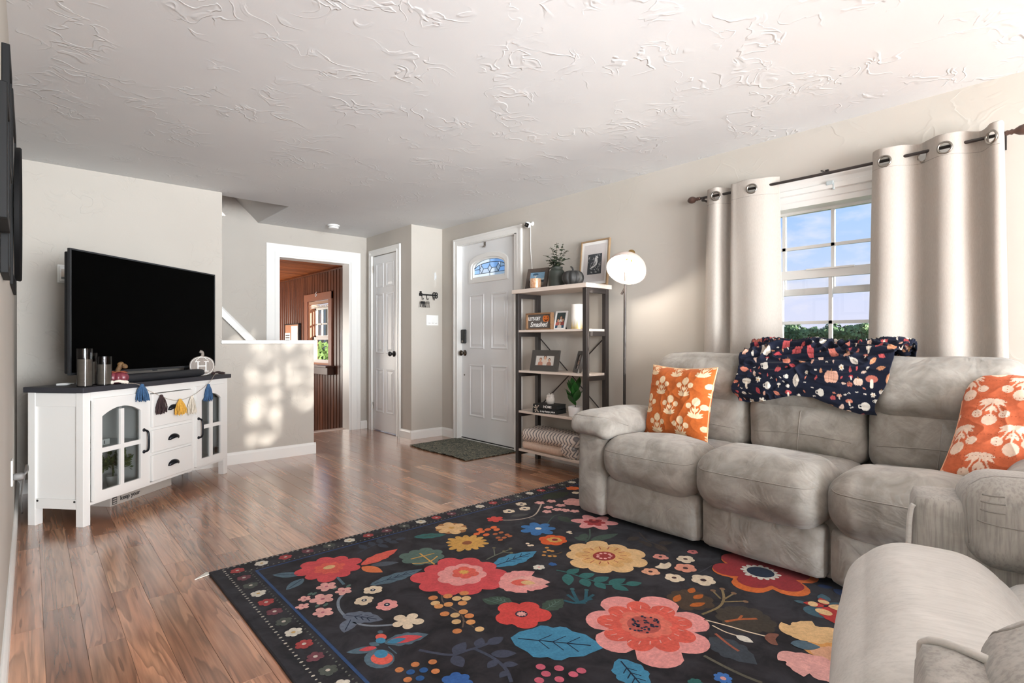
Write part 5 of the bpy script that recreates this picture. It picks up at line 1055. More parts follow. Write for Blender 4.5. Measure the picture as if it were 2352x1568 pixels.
for y0, y1, hh, k in SECS:
    yc, w = (y0+y1)/2, y1-y0
    fr = 2.345-(.022 if k == 1 else 0)
    soft('footrest_panel', (2.455, yc, .155), (.10, w-.006, .235), .035, (.012, 0, 0), 14, .004, 6, k)
    soft('seat_cushion', (fr+.185, yc, .245+hh/2), (.37, w+.012, hh), .105, (.012, .006, .022), 24, .010, 5, k+3, lines=([(fr+.03, y0+.0, .44), (fr+.0, y0+.06, .425), (fr-.01, yc, .425), (fr+.0, y1-.06, .425), (fr+.03, y1, .44)], [(fr+.33, y0+.02, .5), (fr+.30, y0+.12, .52), (fr+.29, yc, .53), (fr+.30, y1-.12, .52), (fr+.33, y1-.02, .5)]))
    soft('seat_back_section', (2.80, yc, .385), (.36, w-.01, .15), .06, (0, 0, .012), 14, .006, 5, k+8)
    soft('lumbar_cushion', (3.005, yc, .575), (.22, w-.004, .31), .07, (.022, 0, 0), 22, .009, 6, k+13, R=rotm('Y', 5), lines=([(2.86, y0+.03, .545), (2.86, yc, .56), (2.86, y1-.03, .545)], [(2.86, yc+.012, .44), (2.86, yc, .56), (2.86, yc-.006, .68)]))
    soft('headrest_cushion', (2.995, yc, .805), (.25, w+.006, .285), .105, (.022, .004, .004), 24, .010, 5, k+19, R=rotm('Y', 6), lines=([(2.98, y0+.03, .96), (2.965, yc, .965), (2.98, y1-.03, .96)],))
for s, yo in ((1, 1.995), (-1, .112)):
    soft('arm', (2.70, yo, .285), (.64, .20, .51), .05, (.01, .004, 0), 16, .005, 5, 31+s)
    mb = MB().rbox((2.65, yo-s*.012, .552), (.62, .285, .115), .055, (.012, 0, .016), None, 24, .007, 6, 40+s)
    for i, (x_, y_, z_) in enumerate(mb.v):   # the padded arm rolls down at its front end and on the seat side
        f = max(0, (2.46-x_)/.12); g = max(0, (yo-s*y_ if False else s*(yo-y_)-.06)/.1)
        mb.v[i] = (x_, y_, z_-.018*f*f-.045*g*max(0, 1-abs(x_-2.55)/.45))
    bv = mb.bvh(); o = build('arm_pad', mb, M_SOFA, sofa, smooth=True); sm_ = seam(bv, [(2.375, yo+s*.12, .60), (2.37, yo, .60), (2.40, yo-s*.10, .58), (2.55, yo-s*.15, .54)], .0024, .0004); build('seam', sm_, M_SEAM, o, smooth=True)
hb = MB()
for y0, y1, hh, k in SECS:
    q = MB().rbox((2.995, (y0+y1)/2, .805), (.25, y1-y0+.006, .285), .105, (.022, .004, .004), rotm('Y', 6), 24, .010, 5, k+19); hb.add(q.v, q.f)
    q = MB().rbox((3.005, (y0+y1)/2, .575), (.22, y1-y0-.004, .31), .07, (.022, 0, 0), rotm('Y', 5), 22, .009, 6, k+13); hb.add(q.v, q.f)
hbv = hb.bvh()

# ---------- throw over the sofa back
def smooth_step(t): t = max(0, min(1, t)); return t*t*(3-2*t)
def make_throw():
    nu, nv = 300, 230; mb = MB(); U = []; V = []; prev = {}
    A = Vector((3.03, 0, .78)); lowL = [(0, 203), (.08, 205), (.2, 200), (.45, 188), (.6, 189), (.75, 200), (.9, 211), (1, 214)]
    def interp(tab, s):
        for (a, fa), (b, fb_) in zip(tab, tab[1:]):
            if s <= b: return fa+(fb_-fa)*(s-a)/(b-a)
        return tab[-1][1]
    R0 = np.zeros((nv+1, nu+1)); PH = np.zeros((nv+1, nu+1)); YY = np.zeros((nv+1, nu+1))
    for j in range(nv+1):
        t = j/nv
        for i in range(nu+1):
            s = i/nu; end = interp(lowL, s); ph = math.radians(28+(end-28)*t)
            yl = 1.345+.02*math.sin(t*9)+.012*math.sin(t*23); yr = .615+.095*smooth_step((t-.35)/.6)+.012*math.sin(t*15)
            y = yl+(yr-yl)*s; d = Vector((math.cos(ph), 0, math.sin(ph))); o = A+d*.6; o.y = y
            h = hbv.ray_cast(o, -d)
            R0[j, i] = .6-h[3] if h[0] is not None else .17; PH[j, i] = ph; YY[j, i] = y
    kw = 44               # drape: bridge the creases between the cushions, then relax
    K = np.pad(R0, ((0, 0), (kw, kw)), mode='edge'); R0 = np.max([K[:, b:b+nu+1] for b in range(2*kw+1)], axis=0)
    for kw, kh in ((30, 6), (16, 6)):
        K = np.pad(R0, ((kh, kh), (kw, kw)), mode='edge'); K = sum(K[:, b:b+nu+1] for b in range(2*kw+1))/(2*kw+1); R0 = sum(K[a:a+nv+1] for a in range(2*kh+1))/(2*kh+1)
    for j in range(nv+1):
        t = j/nv
        for i in range(nu+1):
            s = i/nu; ph, y = PH[j, i], YY[j, i]; top = math.exp(-((math.degrees(ph)-95)/42)**2)
            w1 = noise.noise(Vector((y*4.5, ph*2.4, 2.0))); w2 = noise.noise(Vector((y*11+w1*2, ph*7, 5.0))); rid = (1-abs(w2))**4; w3 = noise.noise(Vector((y*20, ph*10, 9)))
            hump = .018*math.sin(max(0, (.3-s)/.3)*PI)+.020*math.exp(-((s-.85)/.14)**2)
            off = .014+top*(.022+hump+.040*rid+.022*w1+.006*w3)+(1-top)*(.005*w2+.008*w1+.008*rid*math.exp(-((s-.2)/.3)**2)+.004)
            if s < .12: off += .016*(1-s/.12)*abs(math.sin(ph*7+1))
            r = R0[j, i]+off; mb.v.append((A.x+math.cos(ph)*r, y, A.z+math.sin(ph)*r)); U.append(y); V.append(ph*.185)
    for j in range(nv):
        for i in range(nu): a = j*(nu+1)+i; mb.f.append((a, a+1, a+nu+2, a+nu+1)); mb.mi.append(0); mb.c.append(None)
    o = build('throw_blanket', mb, M_CLOTH, smooth=True, solid=.004)
    P = Paint(U, V, (26, 30, 46)); rg = random.Random(21); pts = []
    tries = 0
    while len(pts) < 330 and tries < 9000:
        tries += 1; x_, z_ = rg.uniform(.6, 1.37), rg.uniform(.08, .72); r = rg.choice((.008, .011, .014, .018, .024, .03))
        if all((x_-a)**2+(z_-b)**2 > (r+c_+.0015)**2 for a, b, c_ in pts): pts.append((x_, z_, r))
    CL = [(206, 128, 106), (190, 86, 88), (214, 164, 142), (206, 196, 184), (182, 106, 92), (200, 140, 104), (166, 64, 70), (220, 190, 172)]
    for x_, z_, r in pts:
        c_ = rg.choice(CL); a = rg.uniform(0, 2*PI); k = rg.random()
        if r < .011:
            if k < .5: [P.blob(x_+q*.004, z_+rg.uniform(-.003, .003), .0022, .0022, 0, (230, 222, 210)) for q in (-1, 0, 1)]
            else: P.leaf(x_-math.cos(a)*r, z_-math.sin(a)*r, 2*r, r*.4, a, c_)
        elif k < .4:
            P.leaf(x_-math.cos(a)*r, z_-math.sin(a)*r, 2*r, r*.48, a, c_); P.line(x_-math.cos(a)*r, z_-math.sin(a)*r, x_+math.cos(a)*r*.7, z_+math.sin(a)*r*.7, .0008, tuple(int(q*.7) for q in c_))
        elif k < .58:
            for dx in (-.45, .45, 0): P.blob(x_+dx*r, z_, r*.55, r*.8, 0, c_)
            for dx in (-.45, 0, .45): P.line(x_+dx*r*.8, z_-r*.6, x_+dx*r*.8, z_+r*.6, .0007, tuple(int(q*.75) for q in c_))
            P.line(x_, z_-r*.7, x_+.002, z_-r*1.1, .0016, (150, 110, 70))
        elif k < .72: P.blob(x_, z_-r*.2, r*.8, r*.5, 0, c_); P.line(x_, z_, x_, z_+r*.9, r*.2, (232, 220, 204))
        elif k < .82: P.flower(x_, z_, r*.8, 6, a, (232, 224, 210), .5); P.blob(x_, z_, r*.2, r*.2, 0, (206, 150, 70))
        elif k < .9: P.blob(x_, z_, r*.6, r*.7, 0, (230, 224, 214)); P.blob(x_+r*.65, z_, r*.3, r*.35, 0, (230, 224, 214)); P.blob(x_+r*.65, z_, r*.15, r*.2, 0, (26, 30, 46))
        else:
            for q in range(-2, 3): P.line(x_-math.cos(a)*r, z_-math.sin(a)*r, x_+math.cos(a+q*.4)*r*.7, z_+math.sin(a+q*.4)*r*.7, .0013, c_)
    vcolor(o, P.C); return tag(o, 'navy throw printed with autumn leaves and pumpkins draped over the sofa back', 'throw')
make_throw()

# ---------- cushions
def motif(P, x, y, s, f, col):
    g = lambda a, b: (x+a*s*f, y+b*s*f)
    a0 = 0 if f > 0 else PI
    base = g(0, -.46)
    for u, v, w in ((0, .2, .018), (-.26, .02, .016), (.26, .02, .016)): P.line(*base, *g(u, v), w*s, col)
    P.blob(*g(0, .30), .185*s, .2*s, 0, col); P.blob(*g(-.33, .09), .14*s, .13*s, .4, col); P.blob(*g(.33, .09), .14*s, .13*s, -.4, col)
    for an, l in ((18, .36), (38, .42), (58, .34), (122, .34), (142, .42), (162, .36)): P.leaf(*base, l*s, .055*s, a0+math.radians(an), col)
    for an in (60, 90, 120): P.leaf(*g(0, -.22), .28*s, .045*s, a0+math.radians(an), col)
def pillow(lab, c, ux, uy, w, h, T, base, flip, stitched, name='throw_pillow', sx=.165, sy=.113, ox=.0, oy=.0, ms=.105):
    ux, uy = Vector(ux).normalized(), Vector(uy); uy = (uy-ux*uy.dot(ux)).normalized(); un = ux.cross(uy); c = Vector(c)
    t = thing(name, lab, 'pillow', c-Vector((0, 0, h/2)), 0, 'orange flower pillows')
    def side(sgn, n, nm, par):
        mb = MB(); U = []; V = []
        for j in range(n+1):
            for i in range(n+1):
                u, v = 2*i/n-1, 2*j/n-1; fx = 1-.085*(1-v*v)**1.0; fy = 1-.075*(1-u*u)
                x_, y_ = u*w/2*fx, v*h/2*fy; z_ = T*((1-u**4)*(1-v**4))**.62*(1+.10*noise.noise(Vector((u*2, v*2, sgn))))
                z_ += .006*(1-abs(noise.noise(Vector((u*3+v, v*3-u, 4+sgn)))))**4*((1-u*u)*(1-v*v))**.4
                mb.v.append(tuple(c+ux*x_+uy*y_+un*(z_*sgn))); U.append(u*w/2); V.append(v*h/2)
        for j in range(n):
            for i in range(n):
                a = j*(n+1)+i; f = (a, a+1, a+n+2, a+n+1); mb.f.append(f if sgn > 0 else f[::-1]); mb.mi.append(0); mb.c.append(None)
        o = build(nm, mb, M_CLOTH, par, smooth=True); P = Paint(U, V, base); cr = (244, 216, 178) if not stitched else (250, 222, 200)
        for r in range(-3, 4):
            for q in range(-3, 4): motif(P, ox+(q+(.5 if r % 2 else 0))*sx, oy+r*sy, ms, -1 if flip else 1, cr)
        vcolor(o, P.C); return o
    side(1, 180, 'front_cover', t); side(-1, 60, 'back_cover', t)
    edge = []
    for k in range(80):
        q = k/20; s = int(q); f = 2*(q-s)-1; u, v = ((f, -1), (1, f), (-f, 1), (-1, -f))[s]; edge.append(c+ux*(u*w/2*(1-.085*(1-v*v)))+uy*(v*h/2*(1-.075*(1-u*u))))
    build('piping', MB().tube(edge, .0035, 6, closed=True), mat('piping_cream' if not stitched else 'piping_coral', (236, 196, 150) if not stitched else (240, 176, 140), .9), t, smooth=True)
    if stitched:
        st_ = MB()
        for k in range(-2, 3):
            for ax_ in (0, 1):
                for d in range(-40, 41):
                    u, v = (k*.36, d/42) if ax_ == 0 else (d/42, k*.36)
                    if abs(u) > .97 or abs(v) > .97 or d % 2: continue
                    fx = 1-.085*(1-v*v); fy = 1-.075*(1-u*u); z_ = T*((1-u**4)*(1-v**4))**.62*(1+.10*noise.noise(Vector((u*2, v*2, 1))))+.006*(1-abs(noise.noise(Vector((u*3+v, v*3-u, 5)))))**4*((1-u*u)*(1-v*v))**.4
                    p = c+ux*(u*w/2*fx)+uy*(v*h/2*fy)+un*(z_+.0004); st_.rbox(p, (.003, .003, .003), .0012, n=2)
        tag(build('stitching', st_, mat('stitch_thread', (170, 84, 50), .9), t), kind='stuff')
    return t
pillow('orange velvet pillow with cream flowers at the sofa’s left end', (2.765, 1.655, .665), (-.12, -1, 0), (.22, 0, 1), .44, .435,   .075, (198, 104, 50), False, False, sx=.168, sy=.116, ox=.0, oy=-.02, ms=.118)
pillow('stitched coral-orange pillow with upside-down flowers at the sofa’s right end', (2.76, .185, .695), (-.12, -1, -.0), (.62, -.0, .80), .50, .50, .075, (214, 112, 76), True, True, sx=.17, sy=.125, ox=.04, oy=.02, ms=.135)

# ---------- near armchair (arms run along local y, seat faces +y)
ac = thing('armchair', 'light grey chenille recliner armchair in the near right corner', 'armchair', (1.49, .40, .011), .25)
def asoft(name, c, sz, r, puff=(0, 0, 0), n=18, wob=.004, ws=5, seed=0, m=M_CHAIRH, R=None, post=None, par=None):
    mb = MB().rbox(c, sz, r, puff, R, n, wob, ws, seed)
    if post: mb.v = [post(*v) for v in mb.v]
    o = build(name, mb, m, par or ac, smooth=True, local=True); return o, mb
asoft('seat_cushion', (-.19, -.135, .30), (.86, .34, .40), .135, (.01, .02, .018), 30, .006, 4, 2)
asoft('seat_rear', (-.18, -.52, .33), (.80, .52, .24), .08, (0, 0, .01), 16)
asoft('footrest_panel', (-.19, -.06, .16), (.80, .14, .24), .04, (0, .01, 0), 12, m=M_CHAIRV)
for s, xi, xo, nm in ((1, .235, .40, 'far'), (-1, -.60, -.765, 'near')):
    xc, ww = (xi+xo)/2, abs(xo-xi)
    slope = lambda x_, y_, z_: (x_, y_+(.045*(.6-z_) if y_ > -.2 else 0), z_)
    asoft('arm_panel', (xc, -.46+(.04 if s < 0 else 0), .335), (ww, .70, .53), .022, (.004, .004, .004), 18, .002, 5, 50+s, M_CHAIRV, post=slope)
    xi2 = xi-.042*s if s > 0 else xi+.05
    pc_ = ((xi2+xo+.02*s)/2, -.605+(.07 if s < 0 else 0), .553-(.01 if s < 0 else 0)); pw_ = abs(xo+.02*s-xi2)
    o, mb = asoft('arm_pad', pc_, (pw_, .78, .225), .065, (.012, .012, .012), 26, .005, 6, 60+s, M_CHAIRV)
    bv = MB(); bv.v = mb.v; bv.f = mb.f; bv = bv.bvh(); sm_ = MB()
    yf = -.605+.39+(.07 if s < 0 else 0); dz_ = .045+(.01 if s < 0 else 0)
    for k in range(3):
        q = seam(bv, [(xi2+.004*s, yf-.02, .685-dz_-.022*k), (xi2-.002*s, yf-.045, .683-dz_-.022*k), (xi2-.004*s, yf-.07, .684-dz_-.022*k)], .0024, -.0006); sm_.add(q.v, q.f)
    q = seam(bv, [(xi2-.004*s, yf-.002, .565), (xi2-.01*s, yf-.06, .563), (xi2-.012*s, yf-.3, .555)], .0022, -.0008); sm_.add(q.v, q.f)
    q = seam(bv, [(xi2+.02*s, yf+.01, .50), (xi2+.03*s, yf+.01, .62), (xi2+.06*s, yf, .67), (xi2+.07*s, yf-.2, .68)], .0022, -.0006); sm_.add(q.v, q.f)
    build('pad_seam', sm_, mat('chenille_seam', (140, 136, 131), .9), o, smooth=True, local=True)
    if s > 0: pth = [(xi, -.095, .30), (xi, -.100, .50), (xi, -.104, .56), (xi, -.110, .578)]
    else: pth = [(xi+.003, -.072, .32), (xi+.003, -.076, .55), (xi-.002, -.082, .592), (xi-.03, -.12, .606), (xi-.085, -.195, .607)]
    build('piping', MB().tube(catmull(pth, 6), .0062, 8), M_CHAIRH, o, smooth=True, local=True)
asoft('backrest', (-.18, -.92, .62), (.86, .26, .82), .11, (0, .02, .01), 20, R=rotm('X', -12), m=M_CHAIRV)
for x_ in (-.7, .34):
    for y_ in (-.16, -.9): build('foot', MB().box(x_-.03, x_+.03, y_-.03, y_+.03, 0, .09), M_BLACK, ac, local=True)

# ================================================================== RUG
RUG=[
('F',0.996,2.325,0.1401,9,0.28,1.0,0.0,'#e0565c',2),
('F',0.996,2.325,0.0659,8,0.3,1.0,0.0,'#ee6a5c',3),
('E',0.997,2.335,0.0265,0.6,0,'#f0c690',4),
('L',1.114,2.262,1.334,2.321,0.075,'#ee6a5c',1,None),
('L',1.109,2.245,1.15,2.13,0.06,'#e88050',1,None),
('L',0.873,2.344,0.782,2.425,0.055,'#5c7484',1,'#1e2c44'),
('L',0.868,2.299,0.776,2.239,0.05,'#5c7484',1,'#1e2c44'),
('F',1.375,2.163,0.1044,8,0.25,1.0,0.0,'#5f7870',1),
('S',[(1.316,2.17),(1.375,2.163),(1.436,2.155)],0.008,'#e2ad5b',3),
('S',[(1.384,2.202),(1.365,2.048)],0.008,'#e2ad5b',3),
('S',[(1.294,2.122),(1.358,2.087),(1.427,2.116)],0.007,'#e2ad5b',3),
('L',1.05,2.052,1.299,2.043,0.075,'#5c7484',1,'#1e2c44'),
('L',1.146,2.233,1.258,2.177,0.05,'#555c68',0,None),
('F',1.379,1.876,0.1945,10,0.22,1.0,0.0,'#e0565c',2),
('F',1.394,1.886,0.1092,8,0.2,1.0,0.0,'#f6a6a4',3),
('F',1.415,1.887,0.0614,6,0.3,1.0,0.0,'#ee6a5c',4),
('F',1.415,1.892,0.0227,8,0.5,1.0,0.0,'#e2ad5b',5),
('L',1.544,1.855,1.818,1.85,0.11,'#4a92b8',1,'#1e2c44'),
('F',0.911,2.159,0.0411,5,0.55,1.0,0.3,'#f4b4ae',3),
('E',0.911,2.159,0.0066,0.8,0,'#c07080',4),
('F',0.945,2.075,0.0344,5,0.55,1.0,0.3,'#f4b4ae',3),
('E',0.945,2.075,0.0055,0.8,0,'#c07080',4),
('F',0.855,2.064,0.0478,5,0.55,1.0,0.3,'#f4b4ae',3),
('E',0.855,2.064,0.0077,0.8,0,'#c07080',4),
('F',0.804,2.113,0.0261,5,0.55,1.0,0.3,'#f4b4ae',3),
('E',0.804,2.113,0.0042,0.8,0,'#c07080',4),
('F',0.774,2.057,0.0254,5,0.55,1.0,0.3,'#f4b4ae',3),
('E',0.774,2.057,0.0041,0.8,0,'#c07080',4),
('F',0.813,1.962,0.04,5,0.55,1.0,0.3,'#f4b4ae',3),
('E',0.813,1.962,0.0064,0.8,0,'#c07080',4),
('E',0.931,2.122,0.0136,0.45,0.6,'#5f7870',2),
('E',0.981,2.105,0.0138,0.45,0.6,'#5f7870',2),
('E',0.835,2.14,0.0133,0.45,0.6,'#5f7870',2),
('E',0.849,2.131,0.0133,0.45,0.6,'#5f7870',2),
('E',0.818,2.025,0.0127,0.45,0.6,'#5f7870',2),
('E',0.845,2.012,0.0128,0.45,0.6,'#5f7870',2),
('F',1.038,2.003,0.0391,6,0.25,1.0,0.0,'#f3dfc4',3),
('E',1.038,2.003,0.0109,0.8,0,'#1e2c44',4),
('E',1.038,2.003,0.0047,0.8,0,'#ece6da',5),
('F',0.971,1.946,0.0375,6,0.25,1.0,0.0,'#f3dfc4',3),
('E',0.971,1.946,0.0105,0.8,0,'#1e2c44',4),
('E',0.971,1.946,0.0045,0.8,0,'#ece6da',5),
('F',1.02,1.855,0.0426,6,0.25,1.0,0.0,'#f6a6a4',3),
('E',1.02,1.855,0.0119,0.8,0,'#1e2c44',4),
('E',1.02,1.855,0.0051,0.8,0,'#ece6da',5),
('S',[(0.982,2.216),(0.973,2.13)],0.012,'#5c7484',0),
('S',[(0.929,2.047),(0.895,2.011),(0.869,1.941),(0.865,1.857),(0.877,1.798),(0.899,1.762),(0.947,1.722),(0.996,1.694)],0.011,'#8a93a0',1),
('L',0.861,1.897,0.954,1.764,0.08,'#6d7688',1,'#1e2c44'),
('L',0.873,1.85,0.812,1.778,0.085,'#6d7688',1,'#1e2c44'),
('F',1.013,1.697,0.0574,5,0.62,1.0,0.5,'#f3dfc4',3),
('L',0.884,1.627,1.025,1.574,0.075,'#5c7484',1,None),
('L',0.899,1.625,1.002,1.576,0.045,'#e0565c',2,None),
('L',0.891,1.621,0.953,1.601,0.03,'#4a92b8',3,None),
('E',0.829,1.557,0.0448,1.15,0.0,'#5c7484',1),
('E',0.835,1.552,0.0306,1.2,0.3,'#ee6a5c',2),
('E',0.845,1.576,0.0203,1.1,0,'#4a92b8',3),
('L',0.853,1.614,0.766,1.66,0.04,'#5c7484',1,None),
('L',0.853,1.62,0.801,1.643,0.026,'#e0565c',2,None),
('E',0.894,1.667,0.0177,1.0,0,'#ee6a5c',2),
('E',0.882,1.647,0.0155,1.0,0,'#4a92b8',3),
('L',0.847,1.66,0.866,1.625,0.03,'#5c7484',1,None),
('E',0.908,1.698,0.009,1.0,0,'#5c7484',1),
('S',[(0.884,1.598),(0.884,1.544)],0.004,'#5c7484',1),
('E',0.897,1.453,0.0134,0.8,0.3,'#d88a58',3),
('E',0.945,1.428,0.0135,0.8,0.3,'#d88a58',3),
('E',0.846,1.462,0.0132,0.8,0.3,'#d88a58',3),
('E',0.925,1.382,0.0131,0.8,0.3,'#d88a58',3),
('E',0.84,1.403,0.0128,0.8,0.3,'#d88a58',3),
('E',0.866,1.429,0.0131,0.8,0.3,'#2f5f9c',3),
('E',0.901,1.411,0.0132,0.8,0.3,'#2f5f9c',3),
('E',0.871,1.384,0.0129,0.8,0.3,'#2f5f9c',3),
('F',0.944,1.299,0.0484,6,0.35,1.0,0.0,'#3c6cb4',3),
('S',[(0.949,1.514),(0.977,1.466),(1.014,1.419),(1.064,1.407),(1.117,1.395),(1.189,1.389)],0.012,'#4a5064',1),
('S',[(1.087,1.404),(1.101,1.323),(1.093,1.248),(1.063,1.188)],0.012,'#4a5064',1),
('L',1.02,1.419,1.09,1.449,0.045,'#4a5064',2,None),
('L',1.015,1.413,0.999,1.343,0.045,'#4a5064',2,None),
('L',1.1,1.398,1.147,1.433,0.045,'#4a5064',2,None),
('L',1.137,1.389,1.205,1.388,0.045,'#4a5064',2,None),
('L',1.109,1.339,1.174,1.287,0.045,'#4a5064',2,None),
('L',1.102,1.302,1.054,1.288,0.045,'#4a5064',2,None),
('L',1.101,1.272,1.137,1.239,0.045,'#4a5064',2,None),
('L',1.089,1.237,1.05,1.227,0.045,'#4a5064',2,None),
('E',1.182,1.783,0.0192,0.75,0.0,'#e0905a',3),
('E',1.165,1.742,0.0188,0.75,0.3,'#f0c690',3),
('E',1.161,1.713,0.0186,0.75,0.6,'#e8a468',3),
('E',1.234,1.757,0.0194,0.75,0.0,'#e0905a',3),
('E',1.249,1.718,0.0192,0.75,0.3,'#f0c690',3),
('E',1.197,1.7,0.0188,0.75,0.6,'#e8a468',3),
('E',1.297,1.734,0.0196,0.75,0.0,'#e0905a',3),
('E',1.277,1.693,0.0192,0.75,0.3,'#f0c690',3),
('E',1.243,1.672,0.0188,0.75,0.6,'#e8a468',3),
('E',1.145,1.65,0.0181,0.75,0.0,'#e0905a',3),
('E',1.168,1.617,0.018,0.75,0.3,'#f0c690',3),
('E',1.206,1.617,0.0182,0.75,0.6,'#e8a468',3),
('E',1.204,1.578,0.018,0.75,0.0,'#e0905a',3),
('E',1.144,1.576,0.0176,0.75,0.3,'#f0c690',3),
('E',1.181,1.539,0.0176,0.75,0.6,'#e8a468',3),
('E',1.109,1.523,0.017,0.75,0.0,'#e0905a',3),
('E',1.175,1.481,0.0171,0.75,0.3,'#f0c690',3),
('S',[(1.223,1.783),(1.193,1.728),(1.191,1.638),(1.177,1.578),(1.138,1.531)],0.006,'#6a5a50',1),
('S',[(1.168,1.571),(1.169,1.503)],0.005,'#6a5a50',1),
('L',1.345,1.576,1.323,1.65,0.075,'#44584d',1,'#5f7870'),
('L',1.383,1.541,1.351,1.643,0.07,'#44584d',1,'#5f7870'),
('L',1.438,1.424,1.559,1.438,0.09,'#44584d',1,'#5f7870'),
('F',1.359,1.458,0.1064,5,0.36,1.0,0.4,'#e2514d',2),
('E',1.356,1.46,0.0231,0.8,0,'#1e2c44',3),
('F',1.356,1.46,0.0185,9,0.5,1.0,0.0,'#f4b4ae',4),
('F',1.632,2.157,0.1094,14,0.4,1.0,0.1,'#e2ad5b',3),
('E',1.632,2.157,0.026,0.7,0,'#a0603c',4),
('F',1.7,2.384,0.0921,6,0.6,1.0,0.2,'#f0c690',3),
('F',1.7,2.384,0.0901,6,0.6,1.0,0.72,'#b07a4a',2),
('E',1.701,2.388,0.016,0.8,0,'#e2ad5b',4),
('L',1.476,2.406,1.624,2.323,0.07,'#35706f',1,'#44584d'),
('S',[(1.163,2.4),(1.285,2.441),(1.434,2.422)],0.008,'#3c4252',1),
('L',1.22,2.423,1.22,2.5,0.035,'#3c4252',1,None),
('L',1.267,2.437,1.277,2.503,0.035,'#3c4252',1,None),
('L',1.31,2.441,1.33,2.51,0.035,'#3c4252',1,None),
('L',1.349,2.438,1.372,2.494,0.035,'#3c4252',1,None),
('L',1.291,2.437,1.31,2.368,0.035,'#3c4252',1,None),
('L',1.349,2.438,1.378,2.385,0.035,'#3c4252',1,None),
('L',1.389,2.434,1.442,2.423,0.035,'#3c4252',1,None),
('E',1.745,2.223,0.0213,0.6,0.4,'#ea7440',3),
('E',1.785,2.231,0.0216,0.6,0.4,'#ea7440',3),
('E',1.83,2.236,0.0218,0.6,0.4,'#ea7440',3),
('E',1.876,2.241,0.0221,0.6,0.4,'#ea7440',3),
('E',1.775,2.181,0.0213,0.6,0.4,'#ea7440',3),
('E',1.866,2.204,0.0218,0.6,0.4,'#ea7440',3),
('E',1.798,2.265,0.0218,0.6,0.4,'#ea7440',3),
('E',1.817,2.158,0.0163,0.6,0.4,'#c06c40',3),
('E',1.854,2.154,0.0164,0.6,0.4,'#c06c40',3),
('E',1.856,2.109,0.0162,0.6,0.4,'#c06c40',3),
('E',1.794,2.108,0.016,0.6,0.4,'#c06c40',3),
('E',1.817,2.087,0.016,0.6,0.4,'#c06c40',3),
('E',1.853,2.083,0.0161,0.6,0.4,'#c06c40',3),
('E',1.782,2.076,0.0158,0.6,0.4,'#c06c40',3),
('F',2.041,2.066,0.101,7,0.55,1.0,0.2,'#3d78b4',3),
('E',2.042,2.065,0.0171,0.8,0,'#ece6da',4),
('F',1.967,2.34,0.052,6,0.5,1.0,0.0,'#e05048',3),
('S',[(1.97,2.322),(2.032,2.264),(2.12,2.234),(2.204,2.251),(2.331,2.338),(2.383,2.383)],0.009,'#c9b8a8',1),
('L',2.069,2.32,2.175,2.277,0.05,'#4a4a4a',1,None),
('L',2.127,2.228,2.136,2.182,0.05,'#4a4a4a',1,None),
('F',2.122,2.391,0.0371,6,0.25,1.0,0.0,'#f3dfc4',3),
('E',2.122,2.391,0.0099,0.8,0,'#1e2c44',4),
('F',2.225,2.367,0.0377,6,0.25,1.0,0.0,'#f3dfc4',3),
('E',2.225,2.367,0.0101,0.8,0,'#1e2c44',4),
('F',2.271,2.446,0.0387,6,0.25,1.0,0.0,'#f3dfc4',3),
('E',2.271,2.446,0.0103,0.8,0,'#1e2c44',4),
('F',2.376,2.39,0.0323,5,0.5,1.0,0.0,'#f4b4ae',3),
('F',2.455,2.365,0.0326,5,0.5,1.0,0.0,'#f4b4ae',3),
('F',2.353,2.288,0.0314,5,0.5,1.0,0.0,'#f4b4ae',3),
('F',2.285,2.236,0.0306,5,0.5,1.0,0.0,'#f4b4ae',3),
('F',2.435,2.267,0.0318,5,0.5,1.0,0.0,'#f4b4ae',3),
('F',2.385,2.18,0.0309,5,0.5,1.0,0.0,'#f4b4ae',3),
('F',2.36,2.225,0.031,5,0.5,1.0,0.0,'#f4b4ae',3),
('F',2.414,2.133,0.0307,5,0.5,1.0,0.0,'#f4b4ae',3),
('F',2.552,2.255,0.0785,6,0.25,1.0,0.0,'#f4b4ae',3),
('F',2.78,2.473,0.0515,6,0.3,1.0,0.0,'#ea7440',3),
('L',2.45,2.442,2.692,2.431,0.12,'#353a2c',1,None),
('F',2.71,2.388,0.0278,6,0.3,1.0,0.0,'#f3dfc4',3),
('F',2.352,1.931,0.128,6,0.42,0.8,0.1,'#f6a6a4',2),
('F',2.348,1.927,0.0604,6,0.55,1.0,0.1,'#b83a3c',3),
('E',2.359,1.94,0.0304,0.75,0,'#8e2328',4),
('E',2.371,1.952,0.0117,0.7,0,'#ee6a5c',5),
('S',[(2.248,1.88),(2.153,1.8),(2.083,1.769)],0.009,'#44584d',0),
('L',2.174,1.846,2.083,1.8,0.05,'#44584d',1,None),
('L',2.12,1.767,2.301,1.732,0.06,'#44584d',1,None),
('L',2.107,1.778,2.092,1.854,0.05,'#44584d',1,None),
('S',[(2.135,2.089),(2.255,2.153),(2.306,2.147)],0.007,'#44584d',0),
('L',2.277,2.133,2.248,2.005,0.07,'#3a453a',1,None),
('F',1.983,1.895,0.0754,6,0.22,1.0,0.0,'#e8632e',3),
('F',1.986,1.893,0.0381,6,0.25,1.0,0.0,'#e2ad5b',4),
('E',1.988,1.891,0.0148,0.8,0,'#8e2328',5),
('F',2.01,1.59,0.1916,9,0.2,1.0,0.2,'#f0c690',2),
('F',2.013,1.592,0.1292,9,0.3,1.0,0.2,'#eab878',3),
('E',2.011,1.594,0.0568,0.7,0,'#9e3430',4),
('E',2.035,1.573,0.0078,0.8,0,'#f4b4ae',5),
('E',2.013,1.565,0.0078,0.8,0,'#f4b4ae',5),
('E',1.991,1.571,0.0077,0.8,0,'#f4b4ae',5),
